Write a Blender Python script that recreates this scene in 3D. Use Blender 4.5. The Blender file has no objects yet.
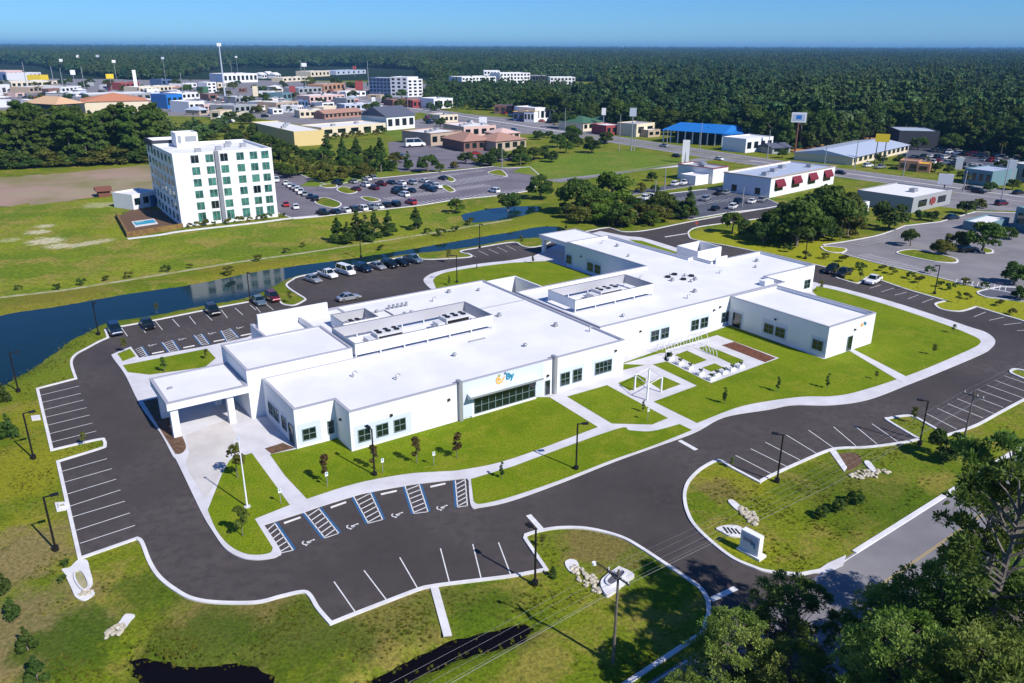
import bpy, bmesh, math, random
import numpy as np
from mathutils import Vector, Matrix, Quaternion
from mathutils.geometry import tessellate_polygon
rnd = random.Random(7)
scene = bpy.context.scene
col = scene.collection
R = math.radians
PI = math.pi
# ------------------------------------------------------------------ camera (26 mm-class drone lens, 46 m above the ground)
CAM_H, CAM_F = 46.0, 786.0
PITCH = math.atan((341.5-48.7)/CAM_F); ROLL = R(0.2)
def P(x, y, z=0.0):
    """photo pixel -> point of the world at height z"""
    a = (x-512)/CAM_F; b = -(y-341.5)/CAM_F
    a, b = a*math.cos(ROLL)-b*math.sin(ROLL), a*math.sin(ROLL)+b*math.cos(ROLL)
    d = Vector((a, math.cos(PITCH)+b*math.sin(PITCH), -math.sin(PITCH)+b*math.cos(PITCH)))
    t = (z-CAM_H)/d.z
    return Vector((d.x*t, d.y*t, z))
def proj(p):
    y = p[1]*math.cos(PITCH)-(p[2]-CAM_H)*math.sin(PITCH)
    v = p[1]*math.sin(PITCH)+(p[2]-CAM_H)*math.cos(PITCH)
    if y < 1: return (1e6, 1e6)
    a, b = p[0]/y, v/y
    a, b = a*math.cos(ROLL)+b*math.sin(ROLL), -a*math.sin(ROLL)+b*math.cos(ROLL)
    return (512+a*CAM_F, 341.5-b*CAM_F)
cam = bpy.data.cameras.new('camera'); co = bpy.data.objects.new('camera', cam); col.objects.link(co)
cam.sensor_width = 36; cam.lens = 36*CAM_F/1024; cam.clip_end = 60000; cam.clip_start = 1
co.location = (0, 0, CAM_H)
co.rotation_mode = 'QUATERNION'
q = Quaternion((1, 0, 0), PI/2-PITCH)
co.rotation_quaternion = q @ Quaternion((0, 0, 1), ROLL)
scene.camera = co
# ------------------------------------------------------------------ light
SUN_AZ, SUN_EL = R(-42), R(42)
sd = Vector((math.cos(SUN_EL)*math.cos(SUN_AZ), math.cos(SUN_EL)*math.sin(SUN_AZ), math.sin(SUN_EL)))
w = bpy.data.worlds.new('World'); scene.world = w; w.use_nodes = True
nt = w.node_tree; bg = nt.nodes['Background']
sky = nt.nodes.new('ShaderNodeTexSky'); sky.sky_type = 'NISHITA'; sky.sun_disc = False
sky.sun_elevation = SUN_EL; sky.sun_rotation = PI/2-SUN_AZ
sky.air_density = 1.0; sky.dust_density = 0.0; sky.ozone_density = 6.0; sky.altitude = 400
tint = nt.nodes.new('ShaderNodeMix'); tint.data_type = 'RGBA'; tint.blend_type = 'MULTIPLY'; tint.inputs[0].default_value = 1; tint.inputs[7].default_value = (0.38, 0.68, 1.08, 1)
nt.links.new(sky.outputs[0], tint.inputs[6]); nt.links.new(tint.outputs[2], bg.inputs[0]); bg.inputs[1].default_value = 0.10
sl = bpy.data.lights.new('sun', 'SUN'); sl.energy = 5.0; sl.angle = R(0.5); sl.color = (1.0, 0.955, 0.88)
so = bpy.data.objects.new('sun', sl); col.objects.link(so)
so.rotation_euler = sd.to_track_quat('Z', 'Y').to_euler()
scene.view_settings.view_transform = 'Standard'; scene.view_settings.look = 'None'
scene.view_settings.gamma = 1; scene.view_settings.exposure = 0.23
scene.cycles.max_bounces = 6; scene.cycles.diffuse_bounces = 2; scene.cycles.glossy_bounces = 2
scene.cycles.transparent_max_bounces = 6; scene.cycles.volume_bounces = 0
# ------------------------------------------------------------------ materials
MATS = {}
def mat(name, c, rough=0.8, c2=None, scale=1.0, amt=1.0, metal=0.0, bump=0.0, detail=4, spec=0.5, rnd_amt=0.0, coord='pos', emit=0, c3=None, scale3=0.05, coat=0):
    if name in MATS: return MATS[name]
    m = bpy.data.materials.new(name); m.use_nodes = True; t = m.node_tree; n = t.nodes; L = t.links
    b = n['Principled BSDF']
    b.inputs['Base Color'].default_value = (*c, 1); b.inputs['Roughness'].default_value = rough
    b.inputs['Metallic'].default_value = metal; b.inputs['Specular IOR Level'].default_value = spec
    if coat: b.inputs['Coat Weight'].default_value = coat; b.inputs['Coat Roughness'].default_value = 0.05
    cur = None
    g = n.new('ShaderNodeNewGeometry') if coord == 'pos' else n.new('ShaderNodeTexCoord')
    vec = g.outputs['Position'] if coord == 'pos' else g.outputs['Object']
    if c2 is not None:
        nz = n.new('ShaderNodeTexNoise'); nz.inputs['Scale'].default_value = scale; nz.inputs['Detail'].default_value = detail
        nz.inputs['Roughness'].default_value = 0.62
        L.new(vec, nz.inputs['Vector'])
        mr = n.new('ShaderNodeMapRange'); mr.inputs[1].default_value = 0.36; mr.inputs[2].default_value = 0.64; mr.inputs[4].default_value = amt
        L.new(nz.outputs['Fac'], mr.inputs[0])
        mx = n.new('ShaderNodeMix'); mx.data_type = 'RGBA'
        mx.inputs[6].default_value = (*c, 1); mx.inputs[7].default_value = (*c2, 1)
        L.new(mr.outputs[0], mx.inputs[0]); cur = mx.outputs[2]
        if c3 is not None:
            n3 = n.new('ShaderNodeTexNoise'); n3.inputs['Scale'].default_value = scale3; n3.inputs['Detail'].default_value = 6; n3.inputs['Roughness'].default_value = 0.65
            L.new(vec, n3.inputs['Vector'])
            m3 = n.new('ShaderNodeMapRange'); m3.inputs[1].default_value = 0.45; m3.inputs[2].default_value = 0.62; m3.inputs[4].default_value = 1
            L.new(n3.outputs['Fac'], m3.inputs[0])
            x3 = n.new('ShaderNodeMix'); x3.data_type = 'RGBA'; L.new(m3.outputs[0], x3.inputs[0]); L.new(cur, x3.inputs[6]); x3.inputs[7].default_value = (*c3, 1)
            cur = x3.outputs[2]
    if rnd_amt:
        oi = n.new('ShaderNodeObjectInfo'); isl = n.new('ShaderNodeNewGeometry')
        ad = n.new('ShaderNodeMath'); ad.operation = 'ADD'; L.new(oi.outputs['Random'], ad.inputs[0])
        L.new(isl.outputs['Random Per Island'], ad.inputs[1])
        m2 = n.new('ShaderNodeMapRange'); m2.inputs[2].default_value = 2; m2.inputs[3].default_value = 1-rnd_amt; m2.inputs[4].default_value = 1+rnd_amt
        L.new(ad.outputs[0], m2.inputs[0])
        hs = n.new('ShaderNodeHueSaturation'); L.new(m2.outputs[0], hs.inputs['Value'])
        h2 = n.new('ShaderNodeMapRange'); h2.inputs[3].default_value = 0.485; h2.inputs[4].default_value = 0.515; L.new(oi.outputs['Random'], h2.inputs[0]); L.new(h2.outputs[0], hs.inputs['Hue'])
        if cur is not None: L.new(cur, hs.inputs['Color'])
        else: hs.inputs['Color'].default_value = (*c, 1)
        cur = hs.outputs[0]
    if cur is not None: L.new(cur, b.inputs['Base Color'])
    if bump:
        bn = n.new('ShaderNodeTexNoise'); bn.inputs['Scale'].default_value = max(scale*4, 2.5) if c2 is not None else 3; L.new(vec, bn.inputs['Vector'])
        bp = n.new('ShaderNodeBump'); bp.inputs['Strength'].default_value = bump; bp.inputs['Distance'].default_value = 0.1
        L.new(bn.outputs['Fac'], bp.inputs['Height']); L.new(bp.outputs[0], b.inputs['Normal'])
    if emit: b.inputs['Emission Color'].default_value = (*c, 1); b.inputs['Emission Strength'].default_value = emit
    MATS[name] = m; return m
def grass(name, c1, c2, c3, c4, s_zone, s_patch, s_fine, spots=(), bump=0.8):
    m = bpy.data.materials.new(name); m.use_nodes = True; t = m.node_tree; n = t.nodes; L = t.links; b = n['Principled BSDF']; b.inputs['Roughness'].default_value = 0.95; b.inputs['Specular IOR Level'].default_value = 0.1
    g = n.new('ShaderNodeNewGeometry').outputs['Position']
    def noise(s, d=6, r_=0.65, dist=0.0):
        z = n.new('ShaderNodeTexNoise'); z.inputs['Scale'].default_value = s; z.inputs['Detail'].default_value = d; z.inputs['Roughness'].default_value = r_; z.inputs['Distortion'].default_value = dist; L.new(g, z.inputs['Vector']); return z.outputs['Fac']
    def rng(v, a, b_, lo=0, hi=1):
        q_ = n.new('ShaderNodeMapRange'); q_.interpolation_type = 'SMOOTHSTEP'; q_.inputs[1].default_value = a; q_.inputs[2].default_value = b_; q_.inputs[3].default_value = lo; q_.inputs[4].default_value = hi; L.new(v, q_.inputs[0]); return q_.outputs[0]
    def mix(f, A, B, mode='MIX'):
        x = n.new('ShaderNodeMix'); x.data_type = 'RGBA'; x.blend_type = mode
        for s_, v in ((0, f), (6, A), (7, B)):
            if isinstance(v, tuple): x.inputs[s_].default_value = (*v, 1)
            elif isinstance(v, (int, float)): x.inputs[s_].default_value = v
            else: L.new(v, x.inputs[s_])
        return x.outputs[2]
    cur = mix(rng(noise(s_zone, 7), 0.4, 0.6), c1, c2); cur = mix(rng(noise(s_patch, 8, 0.7, 0.4), 0.47, 0.62), cur, c3)
    for (px, py, rad, c_, k) in spots:
        c0 = P(px, py); vd = n.new('ShaderNodeVectorMath'); vd.operation = 'DISTANCE'; L.new(g, vd.inputs[0]); vd.inputs[1].default_value = c0
        ad = n.new('ShaderNodeMath'); ad.operation = 'MULTIPLY_ADD'; L.new(noise(2.2/rad, 6), ad.inputs[0]); ad.inputs[1].default_value = rad*2.0; L.new(vd.outputs['Value'], ad.inputs[2])
        cur = mix(rng(ad.outputs[0], rad*2.1, rad*1.45, 0, k), cur, c_)
    cur = mix(rng(noise(s_fine, 4, 0.8), 0.52, 0.7, 0, 0.6), cur, c4); f2 = noise(s_fine*3.1, 3, 0.8)
    hs_ = n.new('ShaderNodeHueSaturation'); L.new(rng(f2, 0.3, 0.7, 0.66, 1.4), hs_.inputs['Value']); L.new(cur, hs_.inputs['Color']); L.new(hs_.outputs[0], b.inputs['Base Color'])
    bp = n.new('ShaderNodeBump'); bp.inputs['Strength'].default_value = bump; bp.inputs['Distance'].default_value = 0.15; L.new(noise(s_fine*1.6, 5, 0.75), bp.inputs['Height']); L.new(bp.outputs[0], b.inputs['Normal'])
    MATS[name] = m; return m
YG = (0.205, 0.205, 0.012); BR = (0.17, 0.125, 0.045); GR = (0.05, 0.09, 0.006); BY = (0.26, 0.27, 0.012)
M_ground = grass('rough_grass', (0.09, 0.14, 0.006), (0.145, 0.175, 0.010), (0.21, 0.185, 0.035), (0.04, 0.06, 0.005), 0.05, 0.16, 0.9, [(25, 470, 9, YG, .9), (30, 545, 8, YG, .9), (45, 415, 6, YG, .8), (10, 560, 7, (0.2, 0.15, 0.07), .8), (15, 640, 8, (0.2, 0.15, 0.07), .8), (240, 620, 8, BR, .8), (380, 612, 7, BR, .6), (70, 640, 5, GR, .9), (200, 645, 6, GR, .8), (150, 590, 4, GR, .7),
    (300, 640, 7, GR, .7), (480, 610, 5, GR, .6), (600, 545, 5, BR, .8), (740, 480, 5, YG, .7), (745, 545, 3.5, BY, .6), (720, 490, 3, BR, .7), (860, 495, 9, GR, .6), (900, 460, 5, (0.12, 0.16, 0.01), .7), (820, 255, 26, BY, .9), (900, 285, 22, BY, .9), (740, 240, 16, BY, .9), (990, 300, 20, BY, .8), (60, 375, 8, (0.13, 0.17, 0.012), .8), (100, 350, 8, (0.13, 0.17, 0.012), .8), (545, 222, 18, (0.16, 0.18, 0.012), .8), (460, 237, 18, (0.17, 0.18, 0.012), .8), (250, 266, 16, (0.18, 0.16, 0.015), .8), (60, 297, 14, (0.17, 0.15, 0.02), .8)])
_old = lambda *a, **k: None
_old('rough_grass', (0.055, 0.088, 0.006), 0.95, (0.15, 0.155, 0.012), 0.07, 1, bump=0.9, detail=9, c3=(0.15, 0.12, 0.045), scale3=0.045, spec=0.1)
SA = (0.5, 0.45, 0.3)
M_field = grass('field_grass', (0.11, 0.165, 0.010), (0.19, 0.22, 0.014), (0.23, 0.20, 0.04), (0.07, 0.11, 0.008), 0.025, 0.09, 0.35, [(38, 232, 3.5, SA, .8), (46, 241, 5, SA, .9), (58, 246, 3.5, SA, .8), (75, 245.5, 3, SA, .7), (90, 243, 3, SA, .7), (105, 240.5, 2.5, SA, .6), (10, 240, 3, SA, .4), (100, 205, 6, SA, .4), (45, 226, 3, SA, .7)])
M_lawn = grass('mown_lawn', (0.115, 0.175, 0.004), (0.15, 0.205, 0.006), (0.175, 0.205, 0.012), (0.085, 0.14, 0.003), 0.09, 0.3, 1.8, bump=0.5)
M_forestfloor = mat('forest_floor', (0.012, 0.022, 0.008), 0.95, (0.02, 0.035, 0.01), 0.05, 1, spec=0.1)
M_asphalt = mat('new_asphalt', (0.043, 0.035, 0.034), 0.85, (0.085, 0.072, 0.069), 0.05, 1, bump=0.15, detail=14, spec=0.3, c3=(0.055, 0.046, 0.045), scale3=0.9)
M_asphalt2 = mat('old_asphalt', (0.17, 0.16, 0.175), 0.9, (0.235, 0.225, 0.235), 0.1, 1, bump=0.1, detail=8, spec=0.3)
M_asphalt3 = mat('dark_asphalt', (0.07, 0.075, 0.1), 0.9, (0.1, 0.105, 0.13), 0.1, 1, spec=0.3)
M_lotgrey = mat('hotel_lot_asphalt', (0.13, 0.115, 0.14), 0.9, (0.18, 0.165, 0.19), 0.08, 1, spec=0.3, detail=8)
M_conc = mat('concrete', (0.52, 0.505, 0.53), 0.85, (0.62, 0.61, 0.64), 0.3, 1, detail=8, spec=0.3)
M_kerb = mat('kerb_concrete', (0.58, 0.565, 0.58), 0.85, (0.7, 0.69, 0.7), 0.5, 1, spec=0.3)
M_drive = mat('drive_concrete', (0.48, 0.45, 0.43), 0.85, (0.58, 0.55, 0.53), 0.25, 1, detail=8, spec=0.3)
M_paint = mat('white_road_paint', (0.72, 0.72, 0.72), 0.7, (0.5, 0.49, 0.5), 1.5, 0.6)
M_blue = mat('blue_road_paint', (0.02, 0.1, 0.24), 0.7)
M_yellow = mat('yellow_road_paint', (0.42, 0.3, 0.1), 0.7)
M_mulch = mat('bark_mulch', (0.1, 0.03, 0.015), 0.95, (0.17, 0.06, 0.03), 2, 1, bump=0.6)
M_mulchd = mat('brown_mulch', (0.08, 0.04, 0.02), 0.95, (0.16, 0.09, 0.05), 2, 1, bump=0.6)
M_dirt = mat('bare_dirt', (0.33, 0.21, 0.17), 0.95, (0.3, 0.24, 0.15), 0.03, 1, detail=9, c3=(0.19, 0.17, 0.06), scale3=0.022)
M_sand = mat('pale_sand', (0.4, 0.36, 0.24), 0.95, (0.2, 0.21, 0.06), 0.4, 1, detail=9)
M_white = mat('white_stucco', (0.72, 0.735, 0.76), 0.85, (0.76, 0.77, 0.79), 0.5, 1)
M_pale = mat('pale_blue_panel', (0.56, 0.62, 0.72), 0.8)
M_roof = mat('white_roof_membrane', (0.75, 0.745, 0.76), 0.8, (0.67, 0.665, 0.69), 0.16, 1, detail=7)
M_coping = mat('grey_coping', (0.25, 0.25, 0.28), 0.5, metal=0.2)
M_greymetal = mat('grey_metal', (0.35, 0.36, 0.38), 0.45, metal=0.4)
M_darkmetal = mat('dark_bronze_metal', (0.015, 0.013, 0.013), 0.5, metal=0.3)
M_louvre = mat('louvre_screen', (0.42, 0.42, 0.45), 0.7)
M_glass = mat('dark_window_glass', (0.004, 0.012, 0.014), 0.06, spec=0.9)
M_glassg = mat('green_window_glass', (0.07, 0.26, 0.2), 0.1, (0.01, 0.05, 0.045), 0.35, 1, spec=0.9)
M_frame = mat('window_frame', (0.18, 0.25, 0.25), 0.5)
M_black = mat('black_rubber', (0.012, 0.012, 0.013), 0.7)
M_chrome = mat('bright_metal', (0.6, 0.6, 0.62), 0.25, metal=0.9)
M_lampglass = mat('lamp_glass', (0.7, 0.7, 0.65), 0.2)
M_red = mat('red_lens', (0.35, 0.01, 0.01), 0.3)
M_wood = mat('weathered_wood', (0.11, 0.095, 0.08), 0.9, (0.16, 0.14, 0.12), 2, 1)
M_trunk = mat('bark', (0.12, 0.09, 0.07), 0.95, (0.2, 0.17, 0.14), 1.5, 1)
M_trunkp = mat('pale_bark', (0.1, 0.085, 0.07), 0.95, (0.17, 0.15, 0.13), 1.5, 1)
M_stone = mat('pale_rock', (0.36, 0.31, 0.23), 0.9, (0.55, 0.5, 0.4), 2, 1, bump=0.4)
def leafmat(name, c, c2, r=0.3, sc=0.25, tl=0.35):
    m = mat(name, c, 0.7, c2, sc, 1, rnd_amt=r, spec=0.2); t = m.node_tree; b = t.nodes['Principled BSDF']; o = t.nodes['Material Output']
    tr = t.nodes.new('ShaderNodeBsdfTranslucent'); mx = t.nodes.new('ShaderNodeMixShader'); mx.inputs[0].default_value = tl
    t.links.new(b.inputs['Base Color'].links[0].from_socket, tr.inputs[0]); t.links.new(b.outputs[0], mx.inputs[1]); t.links.new(tr.outputs[0], mx.inputs[2]); t.links.new(mx.outputs[0], o.inputs[0])
    return m
M_leaf = leafmat('oak_leaves', (0.045, 0.090, 0.013), (0.109, 0.160, 0.023))
M_leafd = leafmat('dark_leaves', (0.036, 0.077, 0.015), (0.083, 0.134, 0.023))
M_leafb = leafmat('bright_leaves', (0.077, 0.141, 0.013), (0.154, 0.218, 0.026))
M_leafp = leafmat('pine_needles', (0.058, 0.109, 0.018), (0.128, 0.173, 0.038))
M_leafr = leafmat('reddish_leaves', (0.064, 0.058, 0.019), (0.128, 0.077, 0.026))
M_leafo = leafmat('olive_leaves', (0.077, 0.096, 0.013), (0.154, 0.154, 0.026))
M_leaff = leafmat('far_leaves', (0.023, 0.067, 0.023), (0.090, 0.147, 0.038), 0.6, 0.006, 0.15)
M_leaff2 = leafmat('far_pine_needles', (0.032, 0.077, 0.028), (0.109, 0.147, 0.045), 0.6, 0.004, 0.15)
# ------------------------------------------------------------------ mesh helpers
class MB:
    def __init__(s): s.v = []; s.f = []; s.m = []
    def add(s, vs, fs, mi=0):
        k = len(s.v); s.v += [tuple(v) for v in vs]; s.f += [tuple(k+i for i in f) for f in fs]; s.m += [mi]*len(fs)
    def box(s, x0, x1, y0, y1, z0, z1, mi=0, M=None):
        vs = [Vector((x, y, z)) for z in (z0, z1) for y in (y0, y1) for x in (x0, x1)]
        if M is not None: vs = [M @ v for v in vs]
        s.add(vs, [(0, 2, 3, 1), (4, 5, 7, 6), (0, 1, 5, 4), (2, 6, 7, 3), (0, 4, 6, 2), (1, 3, 7, 5)], mi)
    def tube(s, pts, rs, n=8, mi=0, cap=True):
        pts = [Vector(p) for p in pts]
        if not hasattr(rs, '__len__'): rs = [rs]*len(pts)
        k = len(s.v)
        for i, p in enumerate(pts):
            d = (pts[min(i+1, len(pts)-1)]-pts[max(i-1, 0)]).normalized()
            a = d.orthogonal().normalized() if i == 0 else (a-d*a.dot(d)).normalized()
            b = d.cross(a)
            for j in range(n):
                t = 2*PI*j/n; s.v.append(tuple(p+(a*math.cos(t)+b*math.sin(t))*rs[i]))
        for i in range(len(pts)-1):
            for j in range(n):
                j2 = (j+1) % n
                s.f.append((k+i*n+j, k+i*n+j2, k+(i+1)*n+j2, k+(i+1)*n+j)); s.m.append(mi)
        if cap:
            s.f.append(tuple(k+j for j in range(n))[::-1]); s.m.append(mi)
            s.f.append(tuple(k+(len(pts)-1)*n+j for j in range(n))); s.m.append(mi)
    def cyl(s, c, r, h, n=12, mi=0, r2=None):
        c = Vector(c); s.tube([c, c+Vector((0, 0, h))], [r, r if r2 is None else r2], n, mi)
    def poly(s, pts, z, mi=0):
        vs = [Vector((p[0], p[1], 0)) for p in pts]
        tri = tessellate_polygon([vs]); k = len(s.v)
        s.v += [(v.x, v.y, z) for v in vs]
        for t in tri:
            a, b, c = [vs[i] for i in t]
            if (b-a).cross(c-a).z < 0: t = (t[0], t[2], t[1])
            s.f.append(tuple(k+i for i in t)); s.m.append(mi)
    def prism(s, pts, z0, z1, mi=0, bottom=False):
        a = sum(pts[i][0]*pts[(i+1) % len(pts)][1]-pts[(i+1) % len(pts)][0]*pts[i][1] for i in range(len(pts)))
        if a < 0: pts = pts[::-1]
        s.poly(pts, z1, mi); n = len(pts); k = len(s.v)
        s.v += [(p[0], p[1], z0) for p in pts]+[(p[0], p[1], z1) for p in pts]
        for i in range(n):
            j = (i+1) % n; s.f.append((k+i, k+j, k+n+j, k+n+i)); s.m.append(mi)
    def mesh(s, name, mats):
        me = bpy.data.meshes.new(name); me.from_pydata(s.v, [], s.f)
        for m in (mats if isinstance(mats, (list, tuple)) else [mats]): me.materials.append(m)
        if any(s.m): me.polygons.foreach_set('material_index', s.m)
        me.update(); return me
    def build(s, name, mats, parent=None, loc=None, rz=0):
        o = bpy.data.objects.new(name, s.mesh(name, mats)); col.objects.link(o)
        if parent: o.parent = parent
        if loc is not None: o.location = loc
        if rz: o.rotation_euler.z = rz
        return o
def tag(o, label=None, cat=None, group=None, kind=None):
    if label: o['label'] = label
    if cat: o['category'] = cat
    if group: o['group'] = group
    if kind: o['kind'] = kind
    return o
def empty(name, loc, rz=0, label=None, cat=None, group=None):
    o = bpy.data.objects.new(name, None); col.objects.link(o); o.location = loc; o.rotation_euler.z = rz
    return tag(o, label, cat, group)
def dup(o, loc, rz=0, s=1, label=None, group=None, parts=True):
    r = o.copy(); col.objects.link(r); r.location = loc; r.rotation_euler.z = rz; r.scale = (s, s, s) if not hasattr(s, '__len__') else s
    if label: r['label'] = label
    if group: r['group'] = group
    for ch in (o.children if parts else []):
        c = ch.copy(); col.objects.link(c); c.parent = r
        for g in ch.children:
            d = g.copy(); col.objects.link(d); d.parent = c
    return r
def smooth(pts, closed=True, k=6):
    """points with a third value 1 are sharp corners, the rest lie on a spline"""
    n = len(pts); out = []
    g = lambda i: pts[i % n] if closed else pts[max(0, min(n-1, i))]
    for i in range(n if closed else n-1):
        p1, p2 = g(i), g(i+1)
        s1, s2 = len(p1) > 2 and p1[2], len(p2) > 2 and p2[2]
        p0 = p1 if s1 else g(i-1); p3 = p2 if s2 else g(i+2)
        if s1 and s2: out.append((p1[0], p1[1])); continue
        for j in range(k):
            t = j/k
            out.append(tuple(0.5*(2*p1[a]+(-p0[a]+p2[a])*t+(2*p0[a]-5*p1[a]+4*p2[a]-p3[a])*t*t+(-p0[a]+3*p1[a]-3*p2[a]+p3[a])*t**3) for a in (0, 1)))
    if not closed: out.append((pts[-1][0], pts[-1][1]))
    return out
def gp(pts, closed=True, k=6, z=0):
    w_ = [(*P(p[0], p[1], z)[:2], *p[2:]) for p in pts]
    return smooth(w_, closed, k)
S1 = lambda pts: [(a, b, 1) for a, b in pts]      # all corners sharp
def offs(pts, d, closed=False):
    n = len(pts); out = []
    for i in range(n):
        a = Vector(pts[(i-1) % n] if (closed or i > 0) else pts[i]); b = Vector(pts[i]); c = Vector(pts[(i+1) % n] if (closed or i < n-1) else pts[i])
        d1 = (b-a); d2 = (c-b)
        d1 = d1.normalized() if d1.length > 1e-6 else d2.normalized(); d2 = d2.normalized() if d2.length > 1e-6 else d1
        n1 = Vector((-d1.y, d1.x)); n2 = Vector((-d2.y, d2.x)); m = (n1+n2)
        if m.length < 0.2: m = n1
        m.normalize(); m = m/max(0.45, m.dot(n1)); out.append(tuple(b+m*d))
    return out
def strip(mb, pts, w, z0, z1, closed=False, side=0, mi=0):
    """a raised band of width w along a polyline (side -1/0/1)"""
    A = offs(pts, w*(0.5+side*0.5), closed); B = offs(pts, w*(-0.5+side*0.5), closed); n = len(pts); k = len(mb.v)
    for a, b in zip(A, B): mb.v += [(a[0], a[1], z0), (a[0], a[1], z1), (b[0], b[1], z1), (b[0], b[1], z0)]
    for i in range(n if closed else n-1):
        p = k+4*i; q_ = k+4*((i+1) % n)
        for e in (0, 1, 2): mb.f.append((p+e, p+e+1, q_+e+1, q_+e)[::-1]); mb.m.append(mi)
    if not closed:
        mb.f.append((k, k+1, k+2, k+3)); mb.f.append((k+4*n-1, k+4*n-2, k+4*n-3, k+4*n-4)); mb.m += [mi, mi]
def sheet(name, pts, z, m, kind='structure', thick=0):
    b = MB()
    if thick: b.prism(pts, z-thick, z)
    else: b.poly(pts, z)
    return tag(b.build(name, m), kind=kind)
def jit(pts, a, n=6, seed=1):
    r = random.Random(seed); out = []
    for i in range(len(pts)):
        p, q_ = pts[i], pts[(i+1) % len(pts)]
        for j in range(n):
            t = j/n; out.append((p[0]+(q_[0]-p[0])*t+r.uniform(-a, a), p[1]+(q_[1]-p[1])*t+r.uniform(-a, a)))
    return out
HAZE = 0.00008
# ------------------------------------------------------------------ ponds (water 0.5 m below the ground) and the ground sheet
WZ = -0.5
pond1 = [(-220, 452), (-160, 380), (-90, 345), (0, 316), (62, 306), (125, 294.5), (187, 285.5), (250, 273), (281, 268), (356, 258), (418, 248), (475, 238), (512, 232), (535, 227.5), (556, 226.5), (566, 230), (556, 235),
         (535, 237.5), (512, 239.5), (456, 249), (400, 255), (356, 265), (318, 272), (292, 277), (270, 288), (256, 294.5), (235, 300), (212, 304), (150, 316), (110, 322), (88, 332), (70, 341), (37, 366), (0, 387), (-40, 412), (-100, 450), (-180, 500)]
pond2 = [(462, 217), (466, 213.5), (500, 207.5), (537, 206), (541, 209), (532, 213), (504, 219.5), (470, 222.5)]
pond3 = [(128, 655), (140, 656), (152, 660), (166, 664), (185, 667), (200, 667), (212, 664.5), (232, 665), (256, 667), (272, 679), (282, 700), (262, 730), (200, 760), (160, 720), (140, 683), (130, 666)]
pond4 = [(340, 712), (366, 684), (396, 668), (446, 642), (491, 631), (522, 624), (535, 628), (516, 645), (470, 657), (441, 667), (412, 684), (392, 712)]
ponds = [(gp([(p[0], p[1]) for p in q_], z=WZ), wd) for q_, wd in ((pond1, 2.5), (pond2, 2.5), (pond3, 1.3), (pond4, 1.1))]
def sdist(X, Y, poly):
    px = np.array([p[0] for p in poly]); py = np.array([p[1] for p in poly]); d = np.full(X.shape, 1e9); ins = np.zeros(X.shape, bool)
    for i in range(len(px)):
        x0, y0, x1, y1 = px[i-1], py[i-1], px[i], py[i]
        dx, dy = x1-x0, y1-y0; t = np.clip(((X-x0)*dx+(Y-y0)*dy)/(dx*dx+dy*dy+1e-9), 0, 1)
        d = np.minimum(d, np.hypot(X-x0-t*dx, Y-y0-t*dy))
        if y0 != y1:
            c = ((y0 > Y) != (y1 > Y)) & (X < (x1-x0)*(Y-y0)/(y1-y0)+x0); ins ^= c
    return np.where(ins, -d, d)
def axis(a, b, st, far):
    c = list(np.arange(a, b+st/2, st)); g = st; x = c[-1]; out = []
    while x < far: g *= 1.35; x += g; out.append(x)
    g = st; x = c[0]; pre = []
    while x > -far: g *= 1.35; x -= g; pre.append(x)
    return np.array(pre[::-1]+c+out)
xs = axis(-150, 90, 0.8, 12000); ys = axis(28, 330, 0.8, 12000)
X, Y = np.meshgrid(xs, ys); Z = np.zeros_like(X)
for poly, wd in ponds:
    d = sdist(X, Y, poly); wob = 0.4*np.sin(X*1.7+np.sin(Y*1.1)*2)*np.cos(Y*1.9+X*0.6)
    Z = np.minimum(Z, np.where(d > 0, WZ+(-WZ)*np.minimum((d+wob)/wd, 1), np.maximum(-2.0, WZ+d*0.35)))
me = bpy.data.meshes.new('ground'); nx, ny = len(xs), len(ys)
vs = np.stack([X, Y, Z], -1).reshape(-1, 3).astype(np.float32)
idx = np.arange(nx*ny).reshape(ny, nx); qd = np.stack([idx[:-1, :-1], idx[:-1, 1:], idx[1:, 1:], idx[1:, :-1]], -1).reshape(-1, 4)
me.vertices.add(len(vs)); me.vertices.foreach_set('co', vs.ravel())
me.loops.add(qd.size); me.loops.foreach_set('vertex_index', qd.ravel().astype(np.int32))
me.polygons.add(len(qd)); me.polygons.foreach_set('loop_start', np.arange(0, qd.size, 4, dtype=np.int32)); me.polygons.foreach_set('loop_total', np.full(len(qd), 4, np.int32))
me.update(); me.materials.append(M_ground); me.materials.append(M_forestfloor)
cy = Y[:-1, :-1].ravel(); me.polygons.foreach_set('material_index', (cy > 1100).astype(np.int32)); me.polygons.foreach_set('use_smooth', np.ones(len(qd), bool)); me.update()
go = bpy.data.objects.new('ground', me); col.objects.link(go); tag(go, kind='structure')
def watermat(name, c, bumpk):
    m = mat(name, c, 0.06, spec=0.2); t = m.node_tree; b = t.nodes['Principled BSDF']; b.inputs['IOR'].default_value = 1.33
    g = t.nodes.new('ShaderNodeNewGeometry'); nz = t.nodes.new('ShaderNodeTexNoise'); nz.inputs['Scale'].default_value = 1.6; nz.inputs['Detail'].default_value = 3
    bp = t.nodes.new('ShaderNodeBump'); bp.inputs['Strength'].default_value = bumpk; bp.inputs['Distance'].default_value = 0.02
    t.links.new(g.outputs['Position'], nz.inputs['Vector']); t.links.new(nz.outputs['Fac'], bp.inputs['Height']); t.links.new(bp.outputs[0], b.inputs['Normal']); return m
M_water = watermat('pond_water', (0.005, 0.022, 0.028), 0.3); M_water2 = watermat('dark_ditch_water', (0.004, 0.003, 0.004), 0.08)
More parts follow.
